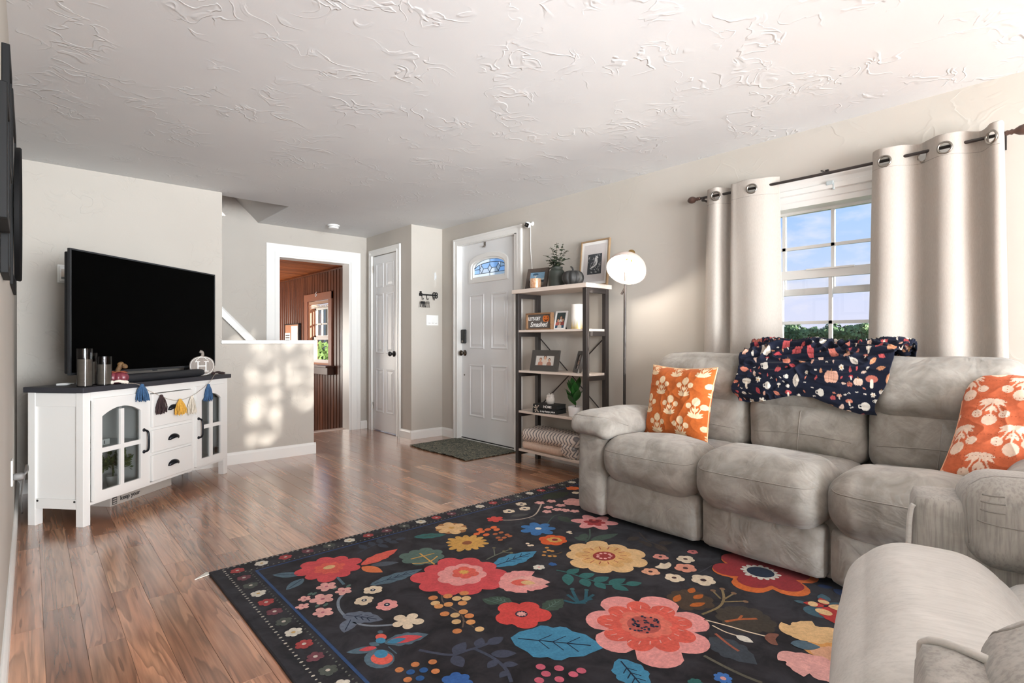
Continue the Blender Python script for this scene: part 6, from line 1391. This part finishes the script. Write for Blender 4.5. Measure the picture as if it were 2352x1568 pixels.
('E',1.978,1.587,0.0077,0.8,0,'#f4b4ae',5),
('E',1.981,1.607,0.0078,0.8,0,'#f4b4ae',5),
('E',1.998,1.62,0.0079,0.8,0,'#f4b4ae',5),
('E',2.022,1.622,0.0079,0.8,0,'#f4b4ae',5),
('E',2.04,1.61,0.0079,0.8,0,'#f4b4ae',5),
('E',2.045,1.59,0.0079,0.8,0,'#f4b4ae',5),
('S',[(2.071,1.548),(2.095,1.527)],0.004,'#a8483c',4),
('S',[(2.04,1.533),(2.05,1.506)],0.004,'#a8483c',4),
('S',[(2.004,1.531),(1.999,1.504)],0.004,'#a8483c',4),
('S',[(1.971,1.542),(1.953,1.52)],0.004,'#a8483c',4),
('S',[(1.947,1.564),(1.92,1.55)],0.004,'#a8483c',4),
('S',[(1.937,1.592),(1.904,1.589)],0.004,'#a8483c',4),
('S',[(1.941,1.622),(1.91,1.632)],0.004,'#a8483c',4),
('S',[(1.96,1.647),(1.937,1.668)],0.004,'#a8483c',4),
('S',[(1.991,1.664),(1.981,1.692)],0.004,'#a8483c',4),
('S',[(2.028,1.667),(2.034,1.697)],0.004,'#a8483c',4),
('S',[(2.063,1.656),(2.084,1.682)],0.004,'#a8483c',4),
('S',[(2.088,1.634),(2.12,1.649)],0.004,'#a8483c',4),
('S',[(2.099,1.604),(2.135,1.606)],0.004,'#a8483c',4),
('S',[(2.093,1.573),(2.126,1.562)],0.004,'#a8483c',4),
('F',2.2,1.412,0.0351,5,0.28,1.0,0.0,'#e89a8c',3),
('E',2.2,1.412,0.0088,0.75,0,'#4a3030',4),
('F',2.264,1.32,0.0425,5,0.28,1.0,0.0,'#f3dfc4',3),
('E',2.264,1.32,0.0106,0.75,0,'#4a3030',4),
('F',2.367,1.342,0.0264,5,0.28,1.0,0.0,'#d87a78',3),
('E',2.367,1.342,0.0066,0.75,0,'#4a3030',4),
('F',2.173,1.267,0.0482,5,0.28,1.0,0.0,'#eea088',3),
('E',2.173,1.267,0.012,0.75,0,'#4a3030',4),
('F',2.027,1.351,0.0394,5,0.28,1.0,0.0,'#f0b090',3),
('E',2.027,1.351,0.0099,0.75,0,'#4a3030',4),
('F',2.049,1.248,0.042,5,0.28,1.0,0.0,'#f3dfc4',3),
('E',2.049,1.248,0.0105,0.75,0,'#4a3030',4),
('F',2.12,1.153,0.0528,5,0.28,1.0,0.0,'#f3dfc4',3),
('E',2.12,1.153,0.0132,0.75,0,'#4a3030',4),
('P',[(2.083,1.366),(2.112,1.364),(2.142,1.374),(2.145,1.355),(2.175,1.352),(2.154,1.326),(2.109,1.319),(2.084,1.342)],'#f3dfc4',3),
('S',[(2.098,1.329),(2.109,1.262),(2.155,1.209),(2.291,1.204)],0.004,'#4a4650',1),
('F',1.695,1.71,0.0275,6,0.3,1.0,0.0,'#ece6da',3),
('E',1.695,1.71,0.0067,0.8,0,'#f6a6a4',4),
('F',1.765,1.692,0.0189,5,0.3,1.0,0.0,'#2f5f9c',3),
('E',1.851,1.948,0.0091,0.9,0,'#f3dfc4',3),
('E',1.839,1.923,0.0091,0.9,0,'#f3dfc4',3),
('E',1.852,1.917,0.0091,0.9,0,'#f3dfc4',3),
('E',2.12,1.92,0.0097,0.9,0,'#f3dfc4',3),
('E',2.119,1.902,0.0096,0.9,0,'#f3dfc4',3),
('E',2.134,1.921,0.0097,0.9,0,'#f3dfc4',3),
('E',1.839,1.816,0.0104,0.8,0,'#d89a50',3),
('E',1.868,1.817,0.0105,0.8,0,'#d89a50',3),
('E',1.873,1.799,0.0104,0.8,0,'#d89a50',3),
('E',1.884,1.845,0.0106,0.8,0,'#d89a50',3),
('E',1.821,1.765,0.0102,0.8,0,'#d89a50',3),
('E',1.838,1.749,0.0102,0.8,0,'#d89a50',3),
('E',1.807,1.79,0.0102,0.8,0,'#d89a50',3),
('S',[(1.825,1.774),(1.869,1.762),(1.901,1.76)],0.004,'#8a6a48',1),
('S',[(1.575,1.933),(1.65,1.945),(1.748,1.953)],0.008,'#6f7468',1),
('S',[(1.635,1.945),(1.684,2.01)],0.006,'#6f7468',1),
('S',[(1.687,1.952),(1.71,1.917)],0.006,'#6f7468',1),
('E',1.691,2.018,0.009,0.8,0,'#7d7458',2),
('E',1.747,1.959,0.0089,0.8,0,'#7d7458',2),
('E',1.713,1.915,0.0087,0.8,0,'#7d7458',2),
('E',1.7,1.954,0.0088,0.8,0,'#7d7458',2),
('L',1.483,1.728,1.649,1.69,0.1,'#f6a6a4',2,None),
('L',1.481,1.726,1.488,1.568,0.13,'#f6a6a4',2,None),
('L',1.503,1.695,1.625,1.571,0.12,'#f4b4ae',3,None),
('L',1.487,1.657,1.595,1.551,0.09,'#f6a6a4',2,None),
('L',1.498,1.679,1.573,1.617,0.06,'#ee6a5c',4,None),
('L',1.532,1.655,1.57,1.604,0.05,'#f0c690',5,None),
('F',2.374,1.024,0.2144,6,0.42,1.0,0.15,'#e07030',2),
('F',2.389,1.027,0.2008,6,0.42,1.0,0.15,'#a02a30',3),
('F',2.379,1.026,0.0801,16,0.3,1.0,0.0,'#ece6da',4),
('E',2.379,1.026,0.0546,0.8,0,'#1e2c44',5),
('S',[(1.732,1.638),(1.752,1.582),(1.766,1.481),(1.791,1.395),(1.898,1.31)],0.008,'#35706f',1),
('L',1.74,1.581,1.817,1.581,0.05,'#35706f',2,None),
('L',1.74,1.581,1.662,1.501,0.05,'#35706f',2,None),
('L',1.753,1.525,1.829,1.501,0.05,'#35706f',2,None),
('L',1.751,1.505,1.712,1.436,0.05,'#35706f',2,None),
('L',1.769,1.457,1.848,1.44,0.05,'#35706f',2,None),
('L',1.768,1.447,1.749,1.379,0.05,'#35706f',2,None),
('L',1.795,1.398,1.888,1.382,0.05,'#35706f',2,None),
('L',1.795,1.381,1.807,1.307,0.05,'#35706f',2,None),
('L',1.843,1.349,1.906,1.313,0.05,'#35706f',2,None),
('S',[(1.551,1.427),(1.579,1.375),(1.676,1.38)],0.013,'#2c6070',1),
('S',[(1.639,1.462),(1.579,1.375)],0.013,'#2c6070',1),
('S',[(1.681,1.423),(1.604,1.362)],0.013,'#2c6070',1),
('S',[(1.597,1.451),(1.579,1.375)],0.013,'#2c6070',1),
('S',[(1.56,1.392),(1.599,1.357)],0.013,'#2c6070',1),
('S',[(1.584,1.379),(1.644,1.362)],0.013,'#2c6070',1),
('E',1.647,1.469,0.0095,0.8,0,'#3f6a70',2),
('E',1.684,1.425,0.0095,0.8,0,'#3f6a70',2),
('L',1.22,1.368,1.417,1.117,0.25,'#4a92b8',1,'#1e2c44'),
('L',1.396,1.048,1.324,0.894,0.26,'#4a92b8',1,'#1e2c44'),
('F',1.63,1.1,0.2362,7,0.3,1.0,0.35,'#f6a6a4',2),
('F',1.631,1.107,0.1658,9,0.3,1.0,0.1,'#ee6a5c',3),
('F',1.633,1.113,0.098,9,0.18,1.0,0.0,'#f08070',4),
('E',1.629,1.113,0.0608,0.75,0,'#c06058',4),
('E',1.615,1.101,0.005,0.8,1.4823820035510888,'#1e2c44',5),
('E',1.604,1.118,0.005,0.8,2.4872457635950767,'#1e2c44',5),
('E',1.642,1.082,0.005,0.8,0.41771480086782464,'#1e2c44',5),
('E',1.686,1.097,0.0051,0.8,5.764757670590875,'#1e2c44',5),
('E',1.655,1.128,0.0051,0.8,4.805221143734154,'#1e2c44',5),
('E',1.612,1.138,0.0051,0.8,3.370350451337829,'#1e2c44',5),
('E',1.622,1.098,0.005,0.8,1.0843332439121167,'#1e2c44',5),
('E',1.593,1.074,0.0049,0.8,1.3464347165955957,'#1e2c44',5),
('E',1.689,1.124,0.0052,0.8,5.205617906328474,'#1e2c44',5),
('E',1.656,1.122,0.0051,0.8,5.026812426049828,'#1e2c44',5),
('E',1.581,1.1,0.0049,0.8,1.9458577318410835,'#1e2c44',5),
('E',1.671,1.15,0.0052,0.8,4.596298771758349,'#1e2c44',5),
('E',1.649,1.112,0.0051,0.8,5.526718718548333,'#1e2c44',5),
('E',1.626,1.157,0.0051,0.8,3.8047498297608455,'#1e2c44',5),
('E',1.611,1.131,0.005,0.8,3.1773897114614083,'#1e2c44',5),
('E',1.614,1.123,0.005,0.8,2.9741319340347117,'#1e2c44',5),
('E',1.686,1.092,0.0051,0.8,5.8692149252914225,'#1e2c44',5),
('E',1.614,1.14,0.0051,0.8,3.4391721010066987,'#1e2c44',5),
('E',1.678,1.102,0.0051,0.8,5.707705417524231,'#1e2c44',5),
('E',1.691,1.108,0.0051,0.8,5.540952266438802,'#1e2c44',5),
('E',1.602,1.14,0.005,0.8,3.19257851708968,'#1e2c44',5),
('E',1.624,1.148,0.0051,0.8,3.7611703253531337,'#1e2c44',5),
('E',1.619,1.086,0.005,0.8,1.0130934064437014,'#1e2c44',5),
('E',1.642,1.117,0.0051,0.8,5.103079761025418,'#1e2c44',5),
('E',1.651,1.076,0.005,0.8,0.29090215374205936,'#1e2c44',5),
('E',1.588,1.095,0.0049,0.8,1.7611205689498535,'#1e2c44',5),
('E',1.598,1.133,0.005,0.8,2.959387740802156,'#1e2c44',5),
('E',1.649,1.096,0.005,0.8,6.262911329800866,'#1e2c44',5),
('E',1.601,1.121,0.005,0.8,2.5923504422380015,'#1e2c44',5),
('E',1.633,1.141,0.0051,0.8,3.9731360856476,'#1e2c44',5),
('E',1.573,1.111,0.0049,0.8,2.234617138934171,'#1e2c44',5),
('E',1.582,1.103,0.0049,0.8,2.0138007124083797,'#1e2c44',5),
('E',1.65,1.109,0.0051,0.8,5.679098837612531,'#1e2c44',5),
('E',1.64,1.09,0.005,0.8,0.3869123200123043,'#1e2c44',5),
('E',1.672,1.138,0.0052,0.8,4.805218875529013,'#1e2c44',5),
('E',1.603,1.092,0.005,0.8,1.4909798265030467,'#1e2c44',5),
('E',1.612,1.081,0.005,0.8,1.1149492751583778,'#1e2c44',5),
('E',1.653,1.074,0.005,0.8,0.26885425927108336,'#1e2c44',5),
('E',1.694,1.103,0.0051,0.8,5.626426452822247,'#1e2c44',5),
('E',1.675,1.151,0.0052,0.8,4.615033566656255,'#1e2c44',5),
('E',1.65,1.09,0.005,0.8,0.11421765884197092,'#1e2c44',5),
('E',1.677,1.086,0.0051,0.8,6.066522433759812,'#1e2c44',5),
('E',1.568,1.128,0.005,0.8,2.577485837112538,'#1e2c44',5),
('E',1.631,1.161,0.0051,0.8,3.896805760790963,'#1e2c44',5),
('E',1.603,1.104,0.005,0.8,1.8426163929651835,'#1e2c44',5),
('E',1.608,1.123,0.005,0.8,2.789213263941785,'#1e2c44',5),
('S',[(1.721,1.026),(1.735,1.009)],0.004,'#f4b4ae',5),
('S',[(1.69,1.013),(1.697,0.994)],0.004,'#f4b4ae',5),
('S',[(1.655,1.008),(1.655,0.989)],0.004,'#f4b4ae',5),
('S',[(1.619,1.01),(1.612,0.993)],0.004,'#f4b4ae',5),
('S',[(1.585,1.02),(1.572,1.006)],0.004,'#f4b4ae',5),
('S',[(1.555,1.037),(1.537,1.026)],0.004,'#f4b4ae',5),
('S',[(1.531,1.059),(1.509,1.052)],0.004,'#f4b4ae',5),
('S',[(1.514,1.084),(1.49,1.083)],0.004,'#f4b4ae',5),
('S',[(1.506,1.112),(1.482,1.116)],0.004,'#f4b4ae',5),
('S',[(1.508,1.14),(1.485,1.149)],0.004,'#f4b4ae',5),
('S',[(1.519,1.166),(1.5,1.18)],0.004,'#f4b4ae',5),
('S',[(1.54,1.188),(1.526,1.207)],0.004,'#f4b4ae',5),
('S',[(1.569,1.205),(1.561,1.226)],0.004,'#f4b4ae',5),
('S',[(1.604,1.213),(1.604,1.236)],0.004,'#f4b4ae',5),
('S',[(1.643,1.213),(1.651,1.235)],0.004,'#f4b4ae',5),
('S',[(1.681,1.204),(1.697,1.223)],0.004,'#f4b4ae',5),
('S',[(1.715,1.187),(1.738,1.201)],0.004,'#f4b4ae',5),
('S',[(1.743,1.162),(1.77,1.171)],0.004,'#f4b4ae',5),
('S',[(1.76,1.133),(1.789,1.135)],0.004,'#f4b4ae',5),
('S',[(1.767,1.103),(1.795,1.098)],0.004,'#f4b4ae',5),
('S',[(1.762,1.073),(1.787,1.063)],0.004,'#f4b4ae',5),
('S',[(1.746,1.047),(1.766,1.032)],0.004,'#f4b4ae',5),
('F',1.922,1.103,0.088,9,0.2,1.0,0.0,'#4e3f34',1),
('L',1.615,0.888,1.922,1.188,0.0,'#5a4334',0,None),
('L',1.861,1.131,1.931,1.151,0.03,'#c0682c',2,None),
('L',1.973,1.132,2.026,1.144,0.03,'#c0682c',2,None),
('L',1.874,1.075,1.943,1.048,0.03,'#c0682c',2,None),
('L',1.941,1.096,2.0,1.089,0.03,'#c0682c',2,None),
('F',1.941,0.891,0.1001,11,0.16,1.0,0.0,'#474039',1),
('S',[(1.866,0.93),(1.917,0.905),(1.972,0.863)],0.012,'#b4663c',2),
('S',[(1.917,0.905),(1.955,0.91)],0.009,'#b4663c',2),
('L',1.729,0.918,1.693,0.74,0.16,'#434b55',1,None),
('S',[(1.764,0.915),(1.734,0.852),(1.721,0.812)],0.01,'#a8604a',2),
('S',[(1.851,1.012),(1.951,0.998),(2.028,1.017),(2.098,1.059)],0.01,'#8c7a58',2),
('S',[(2.022,1.014),(2.098,1.011)],0.008,'#8c7a58',2),
('S',[(1.995,1.011),(2.072,0.951)],0.008,'#8c7a58',2),
('S',[(2.019,1.026),(2.057,1.077)],0.008,'#8c7a58',2),
('E',2.103,1.061,0.0109,0.8,0,'#8a6a50',3),
('E',2.101,1.012,0.0107,0.8,0,'#8a6a50',3),
('E',2.068,0.949,0.0103,0.8,0,'#8a6a50',3),
('E',2.061,1.079,0.0108,0.8,0,'#8a6a50',3),
('S',[(1.822,0.989),(1.846,0.907),(1.86,0.843),(1.88,0.783)],0.007,'#f3dfc4',2),
('S',[(1.807,0.949),(1.8,0.897),(1.809,0.853)],0.006,'#f3dfc4',2),
('L',1.805,0.861,1.805,0.802,0.05,'#ece6da',3,None),
('P',[(1.864,0.79),(1.901,0.792),(1.921,0.766),(1.881,0.761),(1.851,0.741),(1.842,0.762)],'#8a5c4e',3),
('S',[(1.614,0.876),(1.607,0.8),(1.607,0.738),(1.613,0.691)],0.012,'#6a665a',1),
('L',2.238,0.723,2.143,0.742,0.0,'#5c7484',1,None),
('E',2.197,0.726,0.0466,1.5,0.5,'#41606e',1),
('L',2.257,0.723,2.146,0.661,0.12,'#b83430',2,None),
('E',2.206,0.718,0.0233,1.1,0,'#f0c690',3),
('L',2.264,0.725,2.306,0.615,0.07,'#a83030',2,None),
('L',2.266,0.723,2.302,0.652,0.05,'#f0c690',3,None),
('L',2.269,0.73,2.318,0.767,0.06,'#b83430',2,None),
('E',2.29,0.746,0.0161,1.2,0.3,'#f0c690',3),
('L',2.257,0.732,2.226,0.798,0.05,'#b83430',2,None),
('E',2.242,0.768,0.0224,0.6,0.2,'#f0c690',3),
('L',2.231,0.79,2.218,0.828,0.03,'#41606e',1,None),
('L',2.296,0.741,2.361,0.775,0.05,'#41606e',1,None),
('L',2.286,0.732,2.341,0.63,0.05,'#41606e',1,None),
('L',1.939,0.73,2.119,0.613,0.11,'#f0c690',3,None),
('L',1.947,0.722,2.011,0.794,0.07,'#f0c690',3,None),
('L',1.954,0.73,2.102,0.723,0.08,'#f0c690',3,None),
('L',1.896,0.687,2.028,0.482,0.24,'#e9a862',2,None),
('L',1.901,0.663,1.95,0.481,0.15,'#f0b896',3,None),
('L',1.84,0.692,1.797,0.48,0.13,'#f4b4ae',4,None),
('L',1.848,0.685,1.764,0.706,0.07,'#f4b4ae',4,None),
('L',1.83,0.683,1.734,0.619,0.09,'#f4b4ae',4,None),
('L',1.892,0.717,1.943,0.642,0.09,'#5c7484',5,None),
('E',1.18,1.183,0.0145,0.85,0.2,'#d86a80',3),
('E',1.217,1.14,0.0144,0.85,0.2,'#d86a80',3),
('E',1.259,1.086,0.0143,0.85,0.2,'#d86a80',3),
('E',1.167,1.147,0.0142,0.85,0.2,'#d86a80',3),
('E',1.227,1.09,0.0141,0.85,0.2,'#d86a80',3),
('E',1.13,1.139,0.0139,0.85,0.2,'#d86a80',3),
('E',1.178,1.102,0.0139,0.85,0.2,'#d86a80',3),
('F',1.549,0.779,0.0287,7,0.35,1.0,0.0,'#4a80cc',3),
('E',1.546,0.777,0.0087,0.8,0,'#f4b4ae',4),
('F',1.466,0.822,0.0222,6,0.3,1.0,0.0,'#35706f',3),
('L',2.341,1.631,2.258,1.643,0.05,'#3f342e',1,None),
('L',2.289,1.555,2.302,1.603,0.05,'#3f342e',1,None),
('L',2.308,1.568,2.27,1.513,0.05,'#3f342e',1,None),
('L',2.339,1.51,2.408,1.478,0.05,'#3f342e',1,None),
('L',2.326,1.521,2.276,1.424,0.05,'#3f342e',1,None),
('S',[(2.403,1.673),(2.334,1.575),(2.319,1.498),(2.282,1.418)],0.006,'#4a3c34',1),
('L',2.427,0.815,2.453,0.761,0.05,'#1d3560',1,None),
('L',2.445,0.759,2.413,0.672,0.08,'#1d3560',1,None),
('L',2.389,0.712,2.405,0.67,0.06,'#1d3560',1,None)]

RX0, RX1, RY0, RY1 = .585, 3.02, -.75, 2.645
rug = thing('floral_rug', 'large black area rug printed with big colourful flowers and a dotted border', 'rug', ((RX0+RX1)/2, (RY0+RY1)/2, 0))
rb = MB(); per = []
def edge_pts():
    P = []
    for a, b, n in (((RX0, RY0), (RX1, RY0), 20), ((RX1, RY0), (RX1, RY1), 20), ((RX1, RY1), (RX0, RY1), 60), ((RX0, RY1), (RX0, RY0), 60)):
        for i in range(n): t = i/n; P.append((a[0]+(b[0]-a[0])*t+.003*noise.noise(Vector((t*14, a[0]*3, 1))), a[1]+(b[1]-a[1])*t+.003*noise.noise(Vector((t*14, a[1]*3, 7)))))
    return P
ep = edge_pts(); n = len(ep); cxr, cyr = (RX0+RX1)/2, (RY0+RY1)/2
ins = lambda p, d: (p[0]+math.copysign(d, cxr-p[0])*(1 if min(abs(p[0]-RX0), abs(p[0]-RX1)) < .01 else 0), p[1]+math.copysign(d, cyr-p[1])*(1 if min(abs(p[1]-RY0), abs(p[1]-RY1)) < .01 else 0))
vs = [(*p, .0005) for p in ep]+[(*p, .0075) for p in ep]+[(*ins(p, .004), .010) for p in ep]+[(*ins(p, .03), .0105) for p in ep]
fs = [(r*n+i, r*n+(i+1) % n, (r+1)*n+(i+1) % n, (r+1)*n+i) for r in range(3) for i in range(n)]+[tuple(range(3*n, 4*n))]
M_RUGB = suede('rug_pile', (30, 29, 33), (52, 51, 57), sheen=.04); build('pile', rb.add(vs, fs), M_RUGB, rug)
pr_ = MB(); ctr = [0]
def lay(poly, col, L, hole=None):
    ctr[0] += 1; z = .0108+.00036*L+.00003*(ctr[0] % 9)
    poly = [(min(max(x_, RX0+.004), RX1), min(y_, RY1-.004)) for x_, y_ in poly]
    A = sum(p[0]*q[1]-q[0]*p[1] for p, q in zip(poly, poly[1:]+poly[:1]))
    if A < 0: poly = poly[::-1]
    k = len(pr_.v); pr_.add([(x_, y_, z) for x_, y_ in poly], [tuple(range(len(poly)))], 0, col)
def r_flower(x_, y_, R, nn, dep, p, rot, col, L):
    m_ = nn*9; rg = random.Random(int(x_*1e4+y_*1e3)); am = [rg.uniform(.9, 1.08) for _ in range(nn)]
    pts = []
    for i in range(m_):
        a = 2*PI*i/m_; k = int(((a-rot)/(2*PI)*nn+.5)) % nn; r = R*am[k]*(1-dep+dep*abs(math.cos(nn*(a-rot)/2))**(.5 if p == 1 else 1.3))
        pts.append((x_+r*math.cos(a), y_+r*math.sin(a)))
    lay(pts, col, L)
def r_leaf(x0, y0, x1, y1, w, col, L, vein):
    if w < .001: return
    d = np.array([x1-x0, y1-y0]); l = np.hypot(*d); d /= l; s = np.array([-d[1], d[0]]); A = []; B = []; k = 14; rg = random.Random(int(abs(x0*1e4)))
    w = min(w, l*.62)
    for i in range(k+1):
        t = i/k; ww = w/2*math.sin(PI*t**.85)**.85*(1+(.10*math.sin(t*26) if w > .06 else 0)); q = np.array([x0, y0])+d*l*t; A.append(tuple(q+s*ww)); B.append(tuple(q-s*ww))
    lay(A+B[::-1][1:-1], col, L)
    if vein:
        r_stroke([(x0+d[0]*l*.08, y0+d[1]*l*.08), (x0+d[0]*l*.85, y0+d[1]*l*.85)], .005 if w > .1 else .0035, vein, L+1)
        if w > .06:
            for t in (.3, .45, .6): 
                q = np.array([x0, y0])+d*l*t
                for sg_ in (-1, 1): e = q+d*l*.13+s*sg_*w*.22; r_stroke([tuple(q), tuple(e)], .0035, vein, L+1)
def r_stroke(pts, w, col, L):
    P = catmull([(x_, y_, 0) for x_, y_ in pts], 5) if len(pts) > 2 else [Vector((x_, y_, 0)) for x_, y_ in pts]; A = []; B = []
    for i, q in enumerate(P):
        t = (P[min(i+1, len(P)-1)]-P[max(i-1, 0)]).normalized(); s = Vector((-t.y, t.x, 0))*w/2; A.append((q.x+s.x, q.y+s.y)); B.append((q.x-s.x, q.y-s.y))
    for i in range(len(P)-1):
        c0 = ctr[0]; lay([A[i], A[i+1], B[i+1], B[i]], col, L); ctr[0] = c0
    ctr[0] += 1
def r_ell(x_, y_, R, asp, ang, col, L, k=16):
    lay([(x_+R*math.cos(2*PI*i/k)*math.cos(ang)-R*asp*math.sin(2*PI*i/k)*math.sin(ang), y_+R*math.cos(2*PI*i/k)*math.sin(ang)+R*asp*math.sin(2*PI*i/k)*math.cos(ang)) for i in range(k)], col, L)
for e in RUG:
    if e[0] == 'F': r_flower(*e[1:])
    elif e[0] == 'E': r_ell(*e[1:4], min(1.25, e[4]*1.28), *e[5:])
    elif e[0] == 'L': r_leaf(*e[1:])
    elif e[0] == 'S': r_stroke(*e[1:])
    elif e[0] == 'P':
        q = [(x_, y_, 0) for x_, y_ in e[1]]; lay([(p.x, p.y) for p in catmull(q[-2:]+q+q[:2], 4)[8:-4-1]], e[2], e[3])
BC = ['#e9e2d4', '#b04848', '#7a4650', '#555a54']
k = 0; y = 2.572
while y > -.6:
    c_ = BC[(k+1) % 4]; r_flower(.682, y, .030, 6, .28, 1, .3, c_, 2); r_ell(.682, y, .0075, 1, 0, '#d8b070' if c_ == BC[0] else '#d8ccc0', 3, 8); y -= .0965; k += 1
k = 1; x_ = .787
while x_ < 2.98:
    c_ = BC[(k-1) % 4]; r_flower(x_, 2.584, .030, 6, .28, 1, .1, c_, 2); r_ell(x_, 2.584, .0075, 1, 0, '#d8b070' if c_ == BC[0] else '#d8ccc0', 3, 8); x_ += .1055; k += 1
y = 2.62; k = 0
while y > -.6:
    r_ell(.637, y, .0045+.002*(k % 2), .7, 0, '#cfc8ba', 2, 7); 
    if y < 2.53: r_ell(.720, y, .005, .7, .6, '#6d6f68', 2, 7)
    y -= .0235; k += 1
x_ = .66; k = 0
while x_ < 3.0:
    r_ell(x_, 2.628, .0045+.002*(k % 2), .7, 0, '#cfc8ba', 2, 7); r_ell(x_, 2.540, .005, .7, .6, '#8f8f86', 2, 7); x_ += .0235; k += 1
r_stroke([(.744, 2.521), (.744, -.6)], .011, '#33507e', 2); r_stroke([(.74, 2.516), (3.0, 2.516)], .008, '#2f4f86', 2)
build('printed_pattern', pr_, M_PRINT, rug, attr=True)
tb_ = MB().prism([(0, 0), (.068, .018), (.064, .042), (.052, .046)], (.545, 2.615, .001), (1, 0, 0), (0, 1, 0), (0, 0, 1), .004); tb_.v = [(x_-.02, y_-.0, z_+.012*max(0, x_-.55)) for x_, y_, z_ in tb_.v]
build('corner_gripper', tb_, mat('white_sticker', (226, 222, 214), .6), rug)

# ================================================================== OUTSIDE
M_GRASS = mat('lawn_grass', (92, 120, 62), .9, var=(120, 138, 78), vscale=.8)
struct('ground_lawn', MB().box(-60, 400, -80, 400, -.9, -.6), M_GRASS)
struct('roof_stairwell', MB().box(-.3, 1.9, 4.87, 6.03, 3.6, 3.7), M_CEIL)
M_TREE = mat('tree_leaf_green', (112, 142, 92), .8, var=(140, 164, 112), vscale=.4); M_TREE2 = mat('tree_leaf_deep_green', (92, 124, 84), .8, var=(118, 144, 98), vscale=.4); M_BARK = mat('bark', (92, 78, 64), .9)
def crown_mesh(seed, n, lobes, leaf, m, R=2.6, H=2.4):
    rg = random.Random(seed); mb = MB(); lb = [(Vector((rg.gauss(0, R*.42), rg.gauss(0, R*.42), rg.uniform(-H*.55, H*.6))), rg.uniform(.32, .6)*R) for _ in range(lobes)]
    for i in range(n):
        c_, r = rg.choice(lb); d = Vector((rg.gauss(0, 1), rg.gauss(0, 1), rg.gauss(0, 1))).normalized(); p = c_+d*r*rg.uniform(.75, 1.03); u = d.orthogonal().normalized(); u = Matrix.Rotation(rg.uniform(0, 6.3), 3, d) @ u; v = d.cross(u); l = leaf*rg.uniform(.6, 1.3)
        d2 = (d+Vector((rg.gauss(0, .4), rg.gauss(0, .4), rg.gauss(0, .4))))*l*.3
        mb.add([p+u*l, p+v*l*.6+d2, p-u*l, p-v*l*.6-d2], [(0, 1, 2, 3)])
    return mesh_of('crown', mb, m, False)
crowns = [crown_mesh(s, 1500, 9, .34, m) for s, m in ((1, M_TREE), (2, M_TREE2), (3, M_TREE), (4, M_TREE2))]
trunk_me = mesh_of('trunk', MB().tube([(0, 0, 0), (.05, .02, 1.5), (0, 0, 3.2)], [.22, .17, .12], 8), M_BARK, True)
def tree(name, lab, x_, y_, z_, s, k, group, cz=3.2):
    t = thing(name, lab, 'tree', (x_, y_, z_), 0, group); t.scale = (s, s, s)
    for nm, me, zz in (('crown', crowns[k], cz), ('trunk', trunk_me, 0)):
        o = bpy.data.objects.new(nm, me); COL.objects.link(o); o.parent = t; o.location = (0, 0, zz); o.rotation_euler = (0, 0, k*1.7+x_)
        if nm == 'crown': o['kind'] = 'stuff'
    return t
rg = random.Random(8)
for i in range(24):
    f = i/23; x_ = 124+12*(i % 2); y_ = x_*(.12+.44*f)+rg.uniform(-1, 1)
    tree('broadleaf_tree', 'green tree in the far tree line seen through the main window', x_, y_, -.6, .80+.26*rg.random()+(.22 if i in (13, 10) else 0), rg.randrange(4), 'far tree line')
# leafy tree beside the house: stands towards the sun and dapples its light on the half wall
sh_p = Vector((3.4, -3.4, 1.5))-SUN_DIR*4.6
shade = thing('garden_tree', 'leafy garden tree standing close to the house wall, behind the camera’s right', 'tree', (sh_p.x, sh_p.y, -.6))
rg2 = random.Random(12); lm = MB()
for i in range(520):
    d = Vector((rg2.gauss(0, 1), rg2.gauss(0, 1), rg2.gauss(0, 1))).normalized(); p = sh_p+Vector((d.x*.8, d.y*.8, d.z*.9))*rg2.random()**.34; u = Vector((rg2.gauss(0, 1), rg2.gauss(0, 1), rg2.gauss(0, 1))).normalized(); v = u.orthogonal().normalized(); l = rg2.uniform(.05, .09)
    lm.add([p+u*l, p+v*l*.6, p-u*l, p-v*l*.6], [(0, 1, 2, 3)])
tag(build('crown', lm, M_TREE, shade), kind='stuff'); build('trunk', MB().tube([(sh_p.x, sh_p.y, -.6), (sh_p.x+.05, sh_p.y, sh_p.z)], [.12, .06], 8), M_BARK, shade)
# garden seen through the porch window
fe = thing('garden_fence', 'wooden plank fence seen through the porch window', 'fence', (7.4, 15.5, -.6)); M_FENCE = mat('weathered_fence', (188, 150, 112), .8, var=(206, 172, 138), vscale=3); M_PALE = mat('pale_picket', (214, 208, 198), .8)
y = 12.5
while y < 21.5:
    build('plank', MB().prism([(0, 0), (.15, 0), (.15, 2.75), (.075, 2.85), (0, 2.75)], (7.4, y, -.6), (0, 1, 0), (0, 0, 1), (1, 0, 0), .025), M_FENCE if int(y*7) % 3 else M_PALE, fe); y += .19
build('rail', MB().box(7.425, 7.47, 12.5, 21.6, .2, .3).box(7.425, 7.47, 12.5, 21.6, 1.4, 1.5), M_FENCE, fe)
M_BUSH = mat('bush_leaf', (96, 128, 62), .7, var=(128, 152, 84), vscale=3)
for i, (x_, y_, z_, r) in enumerate(((4.75, 11.6, .12, .62), (5.3, 13.2, .3, .68), (5.9, 14.9, .3, .7), (4.3, 10.1, .05, .55), (6.2, 16.8, .4, .7))):
    b_ = MB(); leafy(b_, (x_, y_, z_), 900, r, .13, random.Random(i), .0, .4)
    o = thing('garden_bush', 'green bush in front of the fence, seen through the porch window', 'bush', (x_, y_, -.6), 0, 'garden bushes'); tag(build('foliage', b_, M_BUSH, o), kind='stuff'); build('stem', MB().tube([(x_, y_, -.6), (x_, y_, z_)], .03, 6), M_BARK, o)
